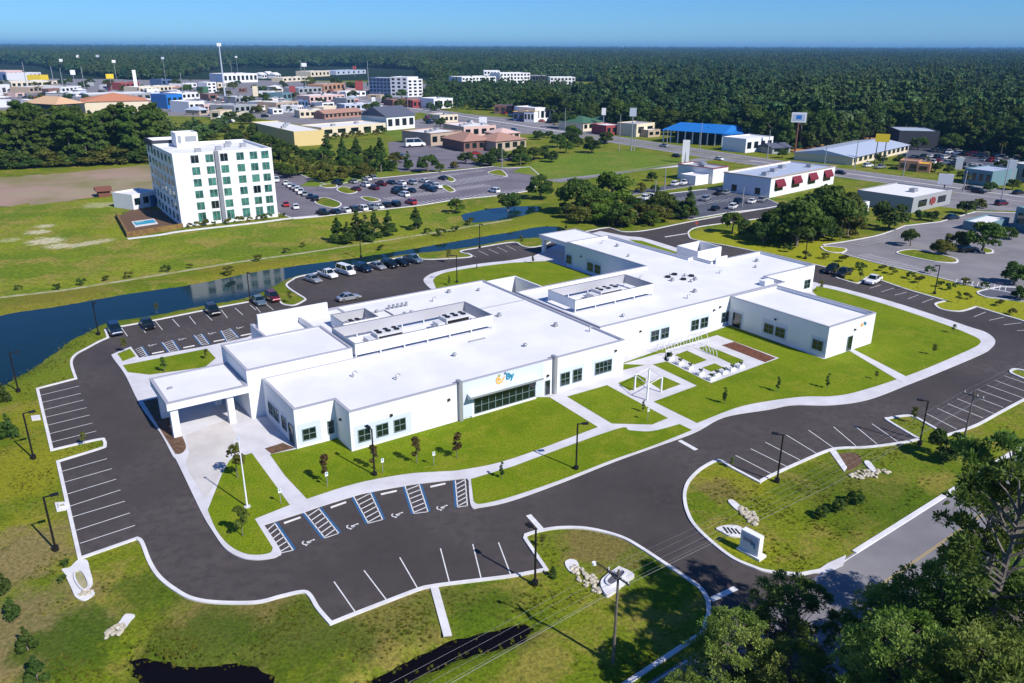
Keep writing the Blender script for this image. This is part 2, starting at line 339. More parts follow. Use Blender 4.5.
for nm, (poly, wd), m in zip(('pond_water', 'pond_water', 'ditch_water', 'ditch_water'), ponds, (M_water, M_water, M_water2, M_water2)):
    sheet(nm, offs(poly, -2.0 if sum(poly[i-1][0]*poly[i][1]-poly[i][0]*poly[i-1][1] for i in range(len(poly))) > 0 else 2.0, True), WZ, m)
# ------------------------------------------------------------------ the loop road and its car park
outerA = [(708, 600.5, 1), (699.5, 588), (682, 575.5), (659.5, 560.5), (642, 549), (624.5, 539), (604.5, 532.5), (582, 528.5), (557, 528.5), (537, 532), (526, 535.5, 1), (525, 539, 1), (546, 570, 1), (512, 576.5), (481, 580.5), (448, 584.5), (431, 587),
          (418.5, 590), (387, 602), (356, 614), (331, 624, 1), (318, 609), (310, 596), (302, 592.5), (281, 597), (256, 603), (217, 603), (192, 599), (175, 590), (160, 578), (150, 563), (142, 543), (137, 539, 1), (80, 559, 1), (58, 462, 1),
          (100, 449), (105, 446), (104, 441), (98, 440), (52, 450.5, 1), (37.5, 389, 1), (76, 379, 1), (72, 367), (72, 360), (77, 354), (87, 348.5), (99, 342), (108, 338, 1), (105.5, 330, 1), (120, 327), (150, 321.5), (212, 309), (230, 305.5), (252, 301.5), (277, 296.5, 1), (281, 303),
          (285, 305), (294.5, 305.5), (304, 301), (305, 299), (298, 294.5), (289, 288.5), (286.6, 284.6), (292.5, 280), (303, 276), (356, 265.5), (417, 255, 1), (421, 259), (436, 259.5), (468.5, 257.5), (470, 255), (461, 252.5), (463, 250.5), (475, 248.5),
          (512, 242.5), (522, 246), (530, 247.5), (543, 245.5), (562, 237.5), (589.5, 231), (607, 228), (616, 230), (624.5, 232), (647, 230.5), (687, 222.5), (727, 215), (768, 208), (815, 199, 1)]
outerB = [(822, 209.5, 1), (768, 217.5), (719.5, 224), (697, 227.5), (689, 231.5), (689, 236), (694.5, 240), (727, 246), (752, 251), (790, 260), (815.5, 265), (838, 271, 1), (836, 277), (843, 280), (855.5, 283.5), (861, 282), (867, 277.5, 1), (883, 281.5), (908, 290), (946, 301, 1),
          (936.5, 303.5), (936, 306), (943, 310), (960.5, 311.5), (976, 307, 1), (1005.5, 316), (1028, 323), (1070, 340), (1110, 362), (1100, 385), (1060, 398), (1052, 382), (1035, 375), (1024, 371), (1014, 369.5), (1011, 373), (1024, 379), (1046, 389, 1), (1024, 400), (1000.5, 412.5),
          (975.5, 426), (947, 435.5, 1), (918, 419, 1), (908, 416), (890, 418.5), (888, 421), (919, 439.5, 1), (903, 443), (868, 447.5), (842, 448.5), (828, 451), (800.5, 462.5), (768, 477.5), (759.5, 482.5, 1), (732, 468), (724, 463), (717, 461), (706, 466), (697, 472.5), (688.5, 482), (684.8, 492.5),
          (685, 503), (688, 514), (694.5, 525.5), (709.5, 540.5), (732, 558), (752, 567), (768, 572), (800, 575, 1), (826, 570, 1)]
A_ = gp(outerA, False); B_ = gp(outerB, False)
roadpts = A_+B_+[tuple(P(870, 600)[:2]), tuple(P(760, 668)[:2])]
sheet('loop_road', roadpts, 0.012, M_asphalt)
kb = MB(); strip(kb, A_, 0.37, 0, 0.15); strip(kb, B_, 0.37, 0, 0.15)
tag(kb.build('kerb', M_kerb), kind='structure')
# building island: concrete apron with lawns laid in it
inner = [(112.5, 357.5), (114.5, 354), (131, 347.3, 1), (139.5, 358.5, 1), (208, 346.5, 1), (247, 338, 1), (262, 331, 1), (330, 318), (420, 299), (441, 295, 1), (434, 291), (428.5, 287.5), (423.5, 281), (427, 276.5), (436, 272.5), (456, 268), (481, 264), (512, 260.5), (534.5, 256, 1), (545, 251, 1), (566, 240, 1), (600, 231.5, 1),
         (627, 236.5), (644, 238.5), (679, 249, 1), (697, 256, 1), (722, 259, 1), (755, 265, 1), (790, 275), (815.5, 283), (843, 289), (893, 302.5), (943, 318.5), (968, 327), (986, 333), (995, 341), (991, 348.5), (980.5, 355), (943, 371), (908, 385), (868, 400), (830.5, 405.5), (793, 405.5), (768, 410), (724.5, 417.5),
         (694.5, 433), (652, 448.5), (612, 463), (562, 483), (512, 501), (481, 507.8), (471, 506.5), (468.5, 481, 1), (466, 479, 1), (455, 480), (420, 484), (404.5, 486.3), (369.4, 492.7), (353.8, 496.6), (318.6, 507.5), (303, 513), (264, 525.5, 1), (280.5, 551), (278, 556.5), (271, 559), (256, 560.5), (240, 558), (225, 549), (212.5, 531.5), (201, 512), (177.5, 463), (172.5, 456), (160, 433), (140, 405), (125, 375)]
I_ = gp(inner, True)
b = MB(); b.prism(I_, 0, 0.13); tag(b.build('concrete_apron', M_conc), kind='structure')
LZ = 0.15
def lawn(pts, z=LZ, m=None, name='lawn', k=5): return sheet(name, gp([(p[0], p[1], 1) if len(p) == 2 else (p[0], p[1]) for p in pts], True, k), z, m or M_lawn)
lawn([(230, 461), (252, 454), (290, 506), (255, 520), (273, 549), (270, 554, 0), (256, 556, 0), (242, 553.5, 0), (228, 545, 0), (216, 530, 0), (208, 511), (223, 473)])
lawn([(270, 455.5), (297, 450), (330, 441.5), (339, 438), (352, 452.5), (470, 418.5), (538, 398), (549.5, 398), (598, 428), (512, 459.7, 0), (463.5, 470.5, 0), (440, 472.5, 0), (406, 475, 0), (356, 484.5, 0), (307, 500), (285, 476.5)])
lawn([(471, 480), (512, 467.7), (614.5, 430.5, 0), (630, 431.3, 0), (652, 432, 0), (679.5, 425), (692, 431), (652, 447, 0), (612, 461, 0), (562, 480.5, 0), (512, 497.5, 0), (481, 505, 0), (473.5, 502)])
lawn([(567, 397.5), (607, 386), (668, 419), (652, 425.5), (612, 424.5)])
lawn([(622, 364), (730, 326), (824, 360), (871, 344), (812, 292), (817, 286.7), (843, 292.5, 0), (893, 307.5, 0), (943, 324.5, 0), (966, 333.5, 0), (979, 340, 0), (979, 345, 0), (966, 352, 0), (918, 372.5, 0), (868, 389.5, 0), (836, 396.7, 0), (803, 397.5, 0), (768, 402, 0), (737, 408.5, 0), (697, 424), (653.5, 402.5), (697, 386.5), (651, 364.5), (622, 371)])
lawn([(433.5, 280, 0), (441, 274.5, 0), (456, 271, 0), (481, 267, 0), (512, 263.3), (548, 261.5), (600, 279), (560, 300), (440, 300), (435, 286, 0)])
lawn([(618, 384), (638, 375.5), (646, 379.5), (645, 385), (629.7, 391.7)]); lawn([(649, 383), (663.5, 377.5), (681, 385), (662.5, 391.7)])
lawn([(117.5, 354.5), (130, 349.5), (136, 357), (123, 362)]); lawn([(123, 366), (207, 349.5), (216, 359), (205, 368), (150, 375.5), (128, 373)])
lawn([(629, 240), (642, 241.3), (678, 253), (678, 258), (668, 258)])
# paths and plaza laid on the big lawn
for p in ([(622, 365), (660, 354), (672, 353), (668, 362), (650, 366)], [(666, 350.5), (717, 336), (779, 359), (765, 364), (711, 384), (664, 361)], [(849, 351.5), (853, 350), (911, 380), (903, 384)]):
    sheet('concrete_path', gp(S1(p)), LZ+0.015, M_conc)
for p in ([(674.5, 356), (687, 351.6), (707, 361), (694.5, 365.5)], [(698, 349), (706.8, 346.5), (743.9, 361.4), (733, 365.5)], [(702, 368.7), (714.6, 364.3), (723.8, 368.7), (711, 372.6)]): lawn(p, LZ+0.03)
sheet('mulch_bed', gp(S1([(721.5, 346.3), (734, 342.6), (776, 359), (765, 363.3)])), LZ+0.03, M_mulch)
sheet('mulch_bed', gp(S1([(272, 455), (295, 449), (283, 444), (265, 449.5)])), LZ+0.02, M_mulchd)
sheet('mulch_bed', gp([(143, 402, 1), (158, 399, 1), (176, 425, 1), (185.7, 445), (183.5, 453), (176.5, 455), (172, 449)]), LZ+0.01, M_mulchd)  # real bed at its near end; far strip paints the canopy's shadow darker
sheet('drive_lane', gp([(186, 436, 1), (228, 420, 1), (236, 436, 1), (226, 466, 1), (206, 500, 1), (187, 468), (189, 455), (188, 445)]), 0.145, M_drive)
# ------------------------------------------------------------------ painted markings
wl = MB(); bl = MB()
def line(mb, x0, y0, x1, y1, w=0.11, z=0.02, off=0.0):
    a, b_ = P(x0, y0), P(x1, y1); d = (b_-a); d.z = 0; d.normalize(); n = Vector((-d.y, d.x, 0)); a = a+n*off; b_ = b_+n*off
    q_ = [a+n*w/2, b_+n*w/2, b_-n*w/2, a-n*w/2]; mb.add([(p.x, p.y, z) for p in q_], [(3, 2, 1, 0)])
T = lambda ox, oy, s, L: [tuple((v/s+(ox if i % 2 == 0 else oy)) for i, v in enumerate(l)) for l in L]
LN = T(0, 180, 4, [(485, 590, 510, 625), (560, 580, 583, 612), (622, 565, 650, 600), (690, 557, 718, 587), (757, 545, 783, 577), (820, 532, 848, 562), (885, 520, 910, 552), (940, 512, 972, 540), (1000, 500, 1024, 520)])
LN += T(256, 180, 4, [(845, 290, 880, 308), (890, 283, 930, 302), (930, 276, 970, 295), (965, 268, 1005, 288), (1000, 262, 1040, 281), (0, 508, 18, 530), (42, 498, 70, 520)])
LN += [(735.7, 455.5, 772, 474.2), (750.8, 448.8, 787.3, 466.9), (765.4, 442.3, 799.8, 460), (786.2, 435, 817.3, 454), (808.6, 430.3, 835.4, 449.3), (833.5, 426.9, 856, 446), (854.8, 425.8, 877, 444), (872, 423.8, 898, 442)]
LN += T(768, 340, 4, [(635, 295, 755, 357), (677, 273, 800, 330), (718, 255, 860, 312), (757, 235, 905, 295), (797, 215, 940, 270), (837, 198, 975, 248), (875, 180, 1020, 232), (910, 162, 1064, 218), (945, 143, 1094, 196)])
LN += T(840, 250, 5.565, [(165, 213, 225, 195), (230, 233, 300, 212), (305, 252, 370, 235), (378, 272, 437, 250), (458, 293, 520, 270), (745, 372, 812, 345), (830, 392, 915, 373), (910, 417, 1010, 405), (985, 450, 1090, 440)])
LN += T(0, 340, 6.83, [(260, 382, 540, 315), (275, 430, 553, 365), (290, 480, 572, 410), (305, 530, 592, 462), (315, 585, 612, 513), (330, 643, 633, 567), (345, 700, 658, 622)])
LN += T(0, 340, 4, [(240, 528, 428, 475), (255, 570, 447, 515), (265, 618, 465, 557), (280, 665, 482, 600), (290, 708, 500, 645), (305, 762, 520, 692), (320, 814, 540, 742)])
LN += T(256, 513, 4, [(312, 275, 405, 408), (432, 230, 527, 355), (575, 178, 650, 308), (738, 142, 775, 283), (867, 125, 902, 268), (970, 118, 1020, 250)])
for l in LN: line(wl, *l)
line(wl, 679.5, 440.5, 696.5, 450, 0.6); line(wl, 528.5, 515, 542, 530, 0.6); line(wl, 665, 237, 687, 233.5, 0.6); line(wl, 711, 600, 736, 588, 0.6)
AIS = T(260, 440, 5.12, [(28, 440, 102, 580, 75, 425, 170, 565), (228, 372, 333, 503, 300, 350, 403, 478), (480, 290, 555, 427, 565, 270, 628, 408), (742, 235, 788, 377, 815, 228, 860, 368), (1000, 208, 1012, 345, 1050, 200, 1062, 337)])
AIS += T(110, 320, 6.4, [(155, 182, 205, 242, 200, 172, 240, 234), (335, 143, 383, 205, 395, 130, 440, 195), (540, 98, 590, 160, 583, 90, 632, 155), (712, 68, 750, 135, 765, 55, 820, 112)])
for i, (ax, ay, bx, by, cx, cy_, dx, dy) in enumerate(AIS):
    if i not in (0, 5): line(wl, ax, ay, bx, by, 0.12); line(bl, ax, ay, bx, by, 0.22, off=(-0.2))
    line(wl, cx, cy_, dx, dy, 0.12)
    if i not in (4,): line(bl, cx, cy_, dx, dy, 0.22, off=0.2)
    line(wl, bx, by, dx, dy, 0.12)
    for j in range(6):
        t = (j+0.15)/6.2; t2 = t+0.13
        line(wl, ax+(bx-ax)*t2, ay+(by-ay)*t2, cx+(dx-cx)*t, cy_+(dy-cy_)*t, 0.14)
def wheelchair(cx, cy_, s):
    c = P(cx, cy_); a0 = R(-55)
    def st(pts, w_=0.12):
        q_ = [Vector((c.x+(x*math.cos(a0)-y*math.sin(a0))*s, c.y+(x*math.sin(a0)+y*math.cos(a0))*s)) for x, y in pts]
        A1, B1 = offs(q_, w_/2), offs(q_, -w_/2)
        for i in range(len(q_)-1): wl.add([(*A1[i], 0.024), (*A1[i+1], 0.024), (*B1[i+1], 0.024), (*B1[i], 0.024)], [(3, 2, 1, 0)])
    st([(0.42*math.cos(t), 0.42*math.sin(t)-0.2) for t in np.linspace(-2.9, 1.2, 12)], 0.13); st([(0, 0.55), (0, -0.05), (0.38, -0.05), (0.6, -0.5)], 0.15); st([(-0.02, 0.25), (0.3, 0.25)], 0.12); st([(-0.12, 0.72), (0.12, 0.72)], 0.22)
for x, y in ((307.8, 542), (352, 526), (396.7, 514.6), (441.6, 507.4), (152, 345), (182, 339), (211.6, 333.2), (239.7, 327.6)): wheelchair(x, y, 0.85)
tag(wl.build('white_parking_lines', M_paint), kind='structure'); tag(bl.build('blue_parking_lines', M_blue), kind='structure')
# ------------------------------------------------------------------ the public road at the lower right
u0, u1 = P(845.5, 558), P(985, 470); du = (u1-u0).normalized(); nu = Vector((-du.y, du.x, 0))
def road(name, a, b_, width, m, z=0.02, ext=(0, 0), side=-1, lines=(), kerbs=True, lm=None):
    d = (b_-a).normalized(); n = Vector((-d.y, d.x, 0)); a = a-d*ext[0]; b_ = b_+d*ext[1]
    q_ = [a, b_, b_+n*width*side, a+n*width*side]; sheet(name, [(p.x, p.y) for p in q_], z, m)
    for f, w_, mm in lines:
        o = n*width*side*f; k_ = n*w_/2; mb = MB(); mb.add([(p.x, p.y, z+0.01) for p in (a+o+k_, a+o-k_, b_+o-k_, b_+o+k_)], [(0, 1, 2, 3)]); tag(mb.build(name+'_marking', mm), kind='structure')
road('public_road', u0, u1, 8.5, M_asphalt2, 0.022, (60, 160), -1, ((0.49, 0.09, M_yellow), (0.51, 0.09, M_yellow), (0.03, 0.12, M_paint)))
kb = MB(); m0 = u0-du*0.5
strip(kb, [tuple((u0+du*1.5)[:2]), tuple((u1+du*160)[:2])], 0.5, 0, 0.12, side=0); strip(kb, [tuple((u0-du*60)[:2]), tuple(P(702, 634)[:2]), tuple(P(709, 614)[:2]), tuple(P(708, 600.5)[:2])], 0.42, 0, 0.14)
tag(kb.build('kerb', M_kerb), kind='structure')
sheet('concrete_path', gp(S1([(813, 574), (828, 564), (846, 556), (843, 566), (826, 574)])), 0.14, M_conc, thick=0.1)
# ------------------------------------------------------------------ fields, dirt, paths beyond the pond
sheet('field', [tuple(v) for v in jit([tuple(P(*p)[:2]) for p in ((-120, 215), (0, 206), (60, 203), (120, 196), (123, 222), (128, 239), (185, 232), (278, 222), (330, 217), (420, 208), (455, 203), (462, 212), (460, 224), (420, 238), (330, 254), (250, 262), (160, 275), (60, 291), (0, 299), (-120, 316))], 0.7, 6, 3)], 0.006, M_field)
sheet('dirt_lot', [tuple(v) for v in jit([tuple(P(*p)[:2]) for p in ((-120, 184), (0, 178), (60, 173), (158, 164), (165, 190), (120, 193), (60, 203), (0, 206), (-120, 215))], 2.6, 7, 4)], 0.012, M_dirt)
mb = MB(); strip(mb, gp([(-60, 306), (0, 297.5), (57, 291), (110, 283), (165, 274), (220, 265), (256, 259.5), (300, 253.5), (356, 245), (420, 235), (470, 226.5), (512, 219.5)], False), 1.2, 0, 0.02); tag(mb.build('sandy_path', M_sand), kind='structure')
mb = MB(); strip(mb, gp([(127.5, 239), (160, 235), (185, 231), (256, 223), (290, 218.5), (318, 216)], False), 1.6, 0, 0.1); tag(mb.build('concrete_path', M_kerb), kind='structure')
# ------------------------------------------------------------------ car parks beyond
def lot(name, pts, m, z=0.02, kerb=True):
    g_ = gp(pts); sheet(name, g_, z, m)
    if kerb: k_ = MB(); strip(k_, g_, 0.35, 0, 0.16, True); tag(k_.build('kerb', M_kerb), kind='structure')
lot('car_park', [(262, 166, 1), (275, 163, 1), (306, 177), (330, 186, 1), (361, 180, 1), (431, 173), (493.5, 166.5, 1), (505, 168), (530, 167, 1), (540, 176, 1), (534, 190, 1), (504, 195), (456, 200), (416, 206), (360, 212), (318, 217, 1), (294, 219, 1), (272, 211, 1)], M_lotgrey)
lot('car_park', [(388, 142, 1), (455, 139, 1), (500, 150, 1), (520, 158, 1), (470, 168, 1), (400, 172, 1), (390, 160, 1)], M_lotgrey, 0.015, False)
lot('car_park', [(633, 198, 1), (700, 190, 1), (740, 186, 1), (793, 211, 1), (770, 208, 1), (727, 213, 1), (690, 219.5, 1), (645, 212, 1)], M_asphalt3, 0.025)
lot('car_park', [(823, 245, 1), (850, 241), (880, 235), (905, 226, 1), (940, 222, 1), (975, 212, 1), (1060, 214, 1), (1080, 262, 1), (1035, 300, 1), (1005, 292), (975, 287), (935, 277), (880, 264), (835, 252, 1)], M_asphalt2, 0.03)
lot('car_park', [(978, 292), (1000, 287, 1), (1060, 290, 1), (1060, 306, 1), (1000, 299), (985, 297)], M_asphalt3, 0.035)
lot('car_park', [(860, 125, 1), (1060, 130, 1), (1060, 180, 1), (950, 165, 1), (870, 150, 1)], M_asphalt3, 0.012, False)
lot('car_park', [(905, 190, 1), (990, 196, 1), (1060, 200, 1), (1060, 212, 1), (970, 210, 1), (925, 205, 1)], M_asphalt2, 0.012, False)
# town ground: pale paved blocks between the far buildings
lot('town_paving', [(-60, 78, 1), (250, 80, 1), (440, 84, 1), (445, 108, 1), (330, 128, 1), (255, 118, 1), (180, 116, 1), (-60, 108, 1)], M_asphalt2, 0.008, False)
lot('town_paving', [(445, 112, 1), (620, 128, 1), (620, 135, 1), (560, 134, 1), (440, 134, 1), (400, 125, 1)], M_asphalt2, 0.008, False)
def hw(pa, pb, w_, m=M_asphalt2, z=0.03, lines=((0.5, 0.5, M_conc),), side=-1, ext=(0, 0)): road('highway', P(*pa), P(*pb), w_, m, z, ext, side, lines)
hw((597, 133.5), (768, 159), 22, lines=((0.5, 1.2, M_field), (0.06, 0.3, M_paint), (0.94, 0.3, M_paint)), ext=(0, 0)); hw((766, 158.7), (1024, 192), 22, z=0.034, lines=((0.5, 1.0, M_conc), (0.06, 0.3, M_paint), (0.94, 0.3, M_paint)), ext=(0, 60))
hw((380, 101), (600, 134), 24, z=0.026, lines=((0.5, 2, M_conc), (0.05, 0.4, M_paint), (0.95, 0.4, M_paint)), ext=(60, 0))
hw((545, 180), (700, 158), 8, z=0.038, lines=((0.5, 0.2, M_paint),)); hw((540, 176), (700, 163), 5, M_conc, z=0.016, lines=())
hw((600, 200), (760, 176), 6, M_asphalt3, z=0.018, lines=((0.03, 0.5, M_conc),), side=1)
sheet('field', gp(S1([(512, 172), (548, 156), (600, 152), (632, 150.5), (697, 162), (632, 171), (554, 179)])), 0.044, grass('bright_field', (0.1, 0.165, 0.012), (0.135, 0.19, 0.016), (0.17, 0.19, 0.03), (0.07, 0.12, 0.008), 0.02, 0.05, 0.4))
sheet('field', gp(S1([(300, 186), (318, 176), (352, 166), (400, 163), (388, 176), (330, 187)])), 0.04, MATS['bright_field'])
sheet('field', gp(S1([(380, 133), (412, 130), (440, 134), (400, 140)])), 0.042, MATS['bright_field'])
sheet('dirt_lot', gp(S1([(790, 150), (860, 139), (880, 135), (880, 139), (850, 150), (800, 156)])), 0.02, mat('orange_dirt', (0.42, 0.2, 0.08), 0.9))
# car park islands
isl = MB(); islk = MB()
for pts in ([(315, 202), (322, 198), (330, 199), (341, 204), (335, 208), (322, 206)], [(337, 190), (342, 187), (352, 189), (357, 192), (350, 194), (342, 193)], [(361, 198), (367, 197), (377, 199), (380, 201), (370, 202)], [(442, 178), (447, 176), (455, 180), (450, 182)], [(441, 186), (448, 186), (455, 191), (448, 192)], [(488, 173), (500, 170), (507, 176), (500, 176)],
            [(320, 186), (333, 184), (337, 187), (326, 188)], [(897, 253), (912, 250), (935, 254), (955, 259), (955, 263), (935, 262), (910, 257)], [(980, 248), (991, 250), (992, 253), (982, 253)], [(822, 247), (845, 249), (842, 253), (828, 252)]):
    g_ = gp(pts); isl.prism(g_, 0.03, 0.17); strip(islk, g_, 0.4, 0.03, 0.2, True)
tag(isl.build('planted_island', M_ground), kind='structure'); tag(islk.build('kerb', M_kerb), kind='structure')
fl = MB()
def stalls(a, b_, n, L_, wid=0.15, z=0.036):
    """n painted stall lines between two pixels, each L_ metres long"""
    p, q_ = P(*a), P(*b_); d = (q_-p)/n; nn = Vector((-d.y, d.x, 0)).normalized()*L_; w_ = d.normalized()*wid
    for i in range(n+1):
        s_ = p+d*i; fl.add([(s_.x-w_.x, s_.y-w_.y, z), (s_.x+w_.x, s_.y+w_.y, z), (s_.x+w_.x+nn.x, s_.y+w_.y+nn.y, z), (s_.x-w_.x+nn.x, s_.y-w_.y+nn.y, z)], [(0, 1, 2, 3)])
stalls((400, 190), (500, 176), 26, 5); stalls((400, 190), (500, 176), 26, -5); stalls((392, 200), (490, 186), 26, 5); stalls((380, 183), (480, 170), 24, -4); stalls((420, 205), (530, 191), 24, 5)
stalls((850, 243), (892, 234), 10, -4, 0.07, 0.05); stalls((858, 256), (925, 275), 16, 4.5, 0.07, 0.05); stalls((955, 284), (1005, 291), 9, 4.5, 0.07, 0.05)
stalls((700, 205), (780, 195), 18, 4, 0.1, 0.04); stalls((660, 200), (735, 191), 18, -4, 0.1, 0.04)
tag(fl.build('white_parking_lines', M_paint), kind='structure')
# ------------------------------------------------------------------ the white medical building (local axes: x along the front, y to the back)
A0 = P(352, 452.7); TH = R(34.9)
med = empty('clinic_building', (A0.x, A0.y, 0), TH, 'long white single-storey clinic with flat white roofs, drive-up canopy and orange and teal logo', 'building')
def L2W(u, v, z=0): return Vector((A0.x+u*math.cos(TH)-v*math.sin(TH), A0.y+u*math.sin(TH)+v*math.cos(TH), z))
def ring(poly, z1, zr, t=0.3, parent=med, z0=0.0, wallm=M_white, roofm=M_roof, coping=True):
    inn = offs(poly, t, True); n = len(poly); b = MB()   # poly counter-clockwise, so +d is inward
    k = 0; b.v += [(p[0], p[1], z0) for p in poly]+[(p[0], p[1], z1) for p in poly]+[(p[0], p[1], z1) for p in inn]+[(p[0], p[1], zr-0.2) for p in inn]
    for i in range(n):
        j = (i+1) % n
        for a in (0, 1, 2): b.f.append((a*n+i, a*n+j, (a+1)*n+j, (a+1)*n+i)); b.m.append(0)
    wall = b.build('wall', wallm, parent)
    r = MB(); r.prism([tuple(p) for p in offs(poly, t-0.02, True)], zr-0.25, zr); rf = r.build('roof', roofm, parent)
    if coping:
        c = MB(); oo = offs(poly, -0.05, True); ii = offs(poly, t+0.03, True)
        c.v += [(p[0], p[1], z1-0.09) for p in oo]+[(p[0], p[1], z1+0.03) for p in oo]+[(p[0], p[1], z1+0.03) for p in ii]+[(p[0], p[1], z1-0.09) for p in ii]
        for i in range(n):
            j = (i+1) % n
            for a in range(3): c.f.append((a*n+i, a*n+j, (a+1)*n+j, (a+1)*n+i)); c.m.append(0)
        c.build('coping', M_copew, parent)
    return wall, rf
M_copew = mat('pale_grey_coping', (0.36, 0.36, 0.41), 0.5)
ZP = 5.45
ring([(-5.2, 4.4), (0, 4.4), (0, 0), (44.1, 0), (44.1, 38.9), (15.4, 38.9), (7.8, 38.7), (7.8, 16), (-5.2, 16)], ZP, 5.2)
ring([(-7.1, 15.9), (7.6, 15.9), (7.6, 27.2), (-7.1, 27.2)], 7.0, 6.85)
ring([(0.4, 27.3), (15.2, 27.3), (15.2, 38.6), (0.4, 38.6)], 5.3, 4.6)
b = MB(); b.box(1.3, 12.8, 37.3, 37.8, 4.6, 7.0); b.build('wall', M_white, med)
ring([(44.45, 6.0), (89.8, 6.0), (89.8, 10.6), (105.3, 10.6), (105.3, 24.2), (89.9, 24.2), (89.9, 29.0), (88.4, 29.0), (88.4, 54), (76.2, 54), (76.2, 29.0), (44.45, 29.0)], 5.55, 5.0)
ring([(74.5, -13.8), (87.2, -13.8), (87.2, 5.9), (74.5, 5.9)], 5.4, 4.75)
# walled service patio and bin enclosure
def low_walls(poly, h, t, closed, nm='patio_wall'):
    b = MB(); strip(b, poly, t, 0.1, h, closed); return b.build(nm, M_white, med)
low_walls([(44.6, 42), (53.6, 42), (53.6, 29.1)], 4.0, 0.3, False)
b = MB(); b.box(44.4, 53.4, 29.2, 41.8, 0.14, 0.17); b.build('patio_floor', M_sand, med)
low_walls([(101.6, 38.2), (109.4, 38.4), (109.8, 45.2), (102, 44.8)], 3.1, 0.3, True, 'bin_enclosure')
b = MB(); b.box(106, 108, 40, 41.6, 0.1, 1.6); b.box(103, 105, 40.3, 41.8, 0.1, 1.5); b.build('waste_bin', M_greymetal, med)
# ---- windows and doors, each a part with its pane
def window(u, v, z0, z1, w_, axis='v', out=-1, nx=2, nz=2, name='window', glass=None, fr=0.07, d=0.0):
    """axis 'v': in a wall of constant v facing -v; axis 'u': wall of constant u facing -u"""
    f = MB(); g = MB()
    def bx(mb, a0, a1, c0, c1, p0, p1):
        if axis == 'v': mb.box(a0, a1, v+out*p1, v+out*p0, c0, c1)
        else: mb.box(u+out*p1, u+out*p0, a0, a1, c0, c1)
    c = u if axis == 'v' else v
    a0, a1 = c-w_/2, c+w_/2
    bx(f, a0-fr, a1+fr, z0-fr, z0, 0.01, 0.12); bx(f, a0-fr, a1+fr, z1, z1+fr, 0.01, 0.12); bx(f, a0-fr, a0, z0, z1, 0.01, 0.12); bx(f, a1, a1+fr, z0, z1, 0.01, 0.12)
    for i in range(1, nx): x = a0+(a1-a0)*i/nx; bx(f, x-fr*0.45, x+fr*0.45, z0, z1, 0.035, 0.1)
    for i in range(1, nz): x = z0+(z1-z0)*i/nz; bx(f, a0, a1, x-fr*0.4, x+fr*0.4, 0.036, 0.095)
    bx(g, a0, a1, z0, z1, 0.012, 0.034)
    o = f.build(name, M_frame if glass is None else M_greymetal, med); g.build('pane', glass or M_glass, o); return o
def panel(a0, a1, z0, z1, v=None, u=None):
    b = MB()
    if v is not None: b.box(a0, a1, v-0.012, v+0.05, z0, z1)
    else: b.box(u-0.012, u+0.05, a0, a1, z0, z1)
    return b.build('wall_panel', M_pale, med)
for uc in (1.74, 4.14, 6.55): window(uc, 0, 1.13, 2.72, 1.5)
panel(0.45, 8.2, 0.5, 3.35, v=-0.003)
window(-3.55, 4.4, 1.05, 2.5, 1.6); panel(-5.0, -2.0, 0.5, 3.3, v=4.397); window(-0.75, 4.4, 1.05, 2.7, 0.7, nx=1)
# entry bay
for x in (15.05, 30.6): b = MB(); b.box(x, x+0.47, -0.5, 0.5, 0.1, 5.8); b.build('pilaster', M_greymetal, med)
b = MB(); b.box(15.52, 28.9, -0.12, -0.002, 2.9, ZP-0.1); b.box(15.52, 17.2, -0.12, -0.002, 0.3, 2.9); b.box(27.5, 28.9, -0.12, -0.002, 0.3, 2.9); b.build('wall_panel', M_pale, med)
for i in range(9): window(17.25+0.28+0.56+1.115*i, 0, 0.45, 2.6, 1.03, nx=1, nz=2, fr=0.05)
b = MB(); b.add([(16.2, -1.4, 3.45), (27.9, -1.4, 3.45), (27.9, -1.4, 3.62), (16.2, -1.4, 3.62), (16.4, -0.13, 2.75), (27.7, -0.13, 2.75), (27.7, -0.13, 3.72), (16.4, -0.13, 3.72)], [(0, 1, 2, 3), (3, 2, 6, 7), (4, 5, 1, 0), (0, 3, 7, 4), (1, 5, 6, 2)])
b.build('entrance_canopy', mat('canopy_metal', (0.62, 0.68, 0.72), 0.5), med)
b = MB(); b.box(16.15, 27.95, -1.46, -1.405, 3.4, 3.64); b.build('canopy_fascia', M_greymetal, med)
b = MB(); b.box(17.0, 27.6, -0.25, 0, 0.1, 0.4); b.build('sill', M_white, med)
window(29.7, 0, 0.2, 2.3, 0.75, nx=1, nz=1, name='door'); window(32.85, 0, 0.9, 2.75, 1.55); window(35.1, 0, 0.9, 2.8, 1.55); window(40.05, 0, 1.1, 2.9, 3.1, nx=4)
panel(31.7, 36.4, 0.55, 3.45, v=-0.003); panel(37.8, 42, 0.55, 3.55, v=-0.003)
for uc in (56.5, 58.8, 66.0, 68.3, 74.0-.35): window(uc, 6.0, 0.85, 2.6, 1.7)
panel(55.1, 60.1, 0.5, 3.3, v=5.997); panel(64.6, 69.6, 0.5, 3.3, v=5.997)
window(74.5, 4.0, 0.2, 2.75, 1.7, 'u', nx=1, nz=1, name='door')
for vc in (-2.75, -5.05, -12.2): window(74.5, vc, 1.15, 2.7, 1.75, 'u')
panel(-6.4, -1.3, 0.6, 3.5, u=74.497); panel(-13.6, -10.9, 0.6, 3.3, u=74.497); panel(2.6, 5.3, 0.2, 3.3, u=74.497)
window(80.7, -13.8, 0.2, 2.6, 1.2, nx=1, nz=1, name='door'); window(103.4, 10.6, 0.95, 2.65, 1.75)
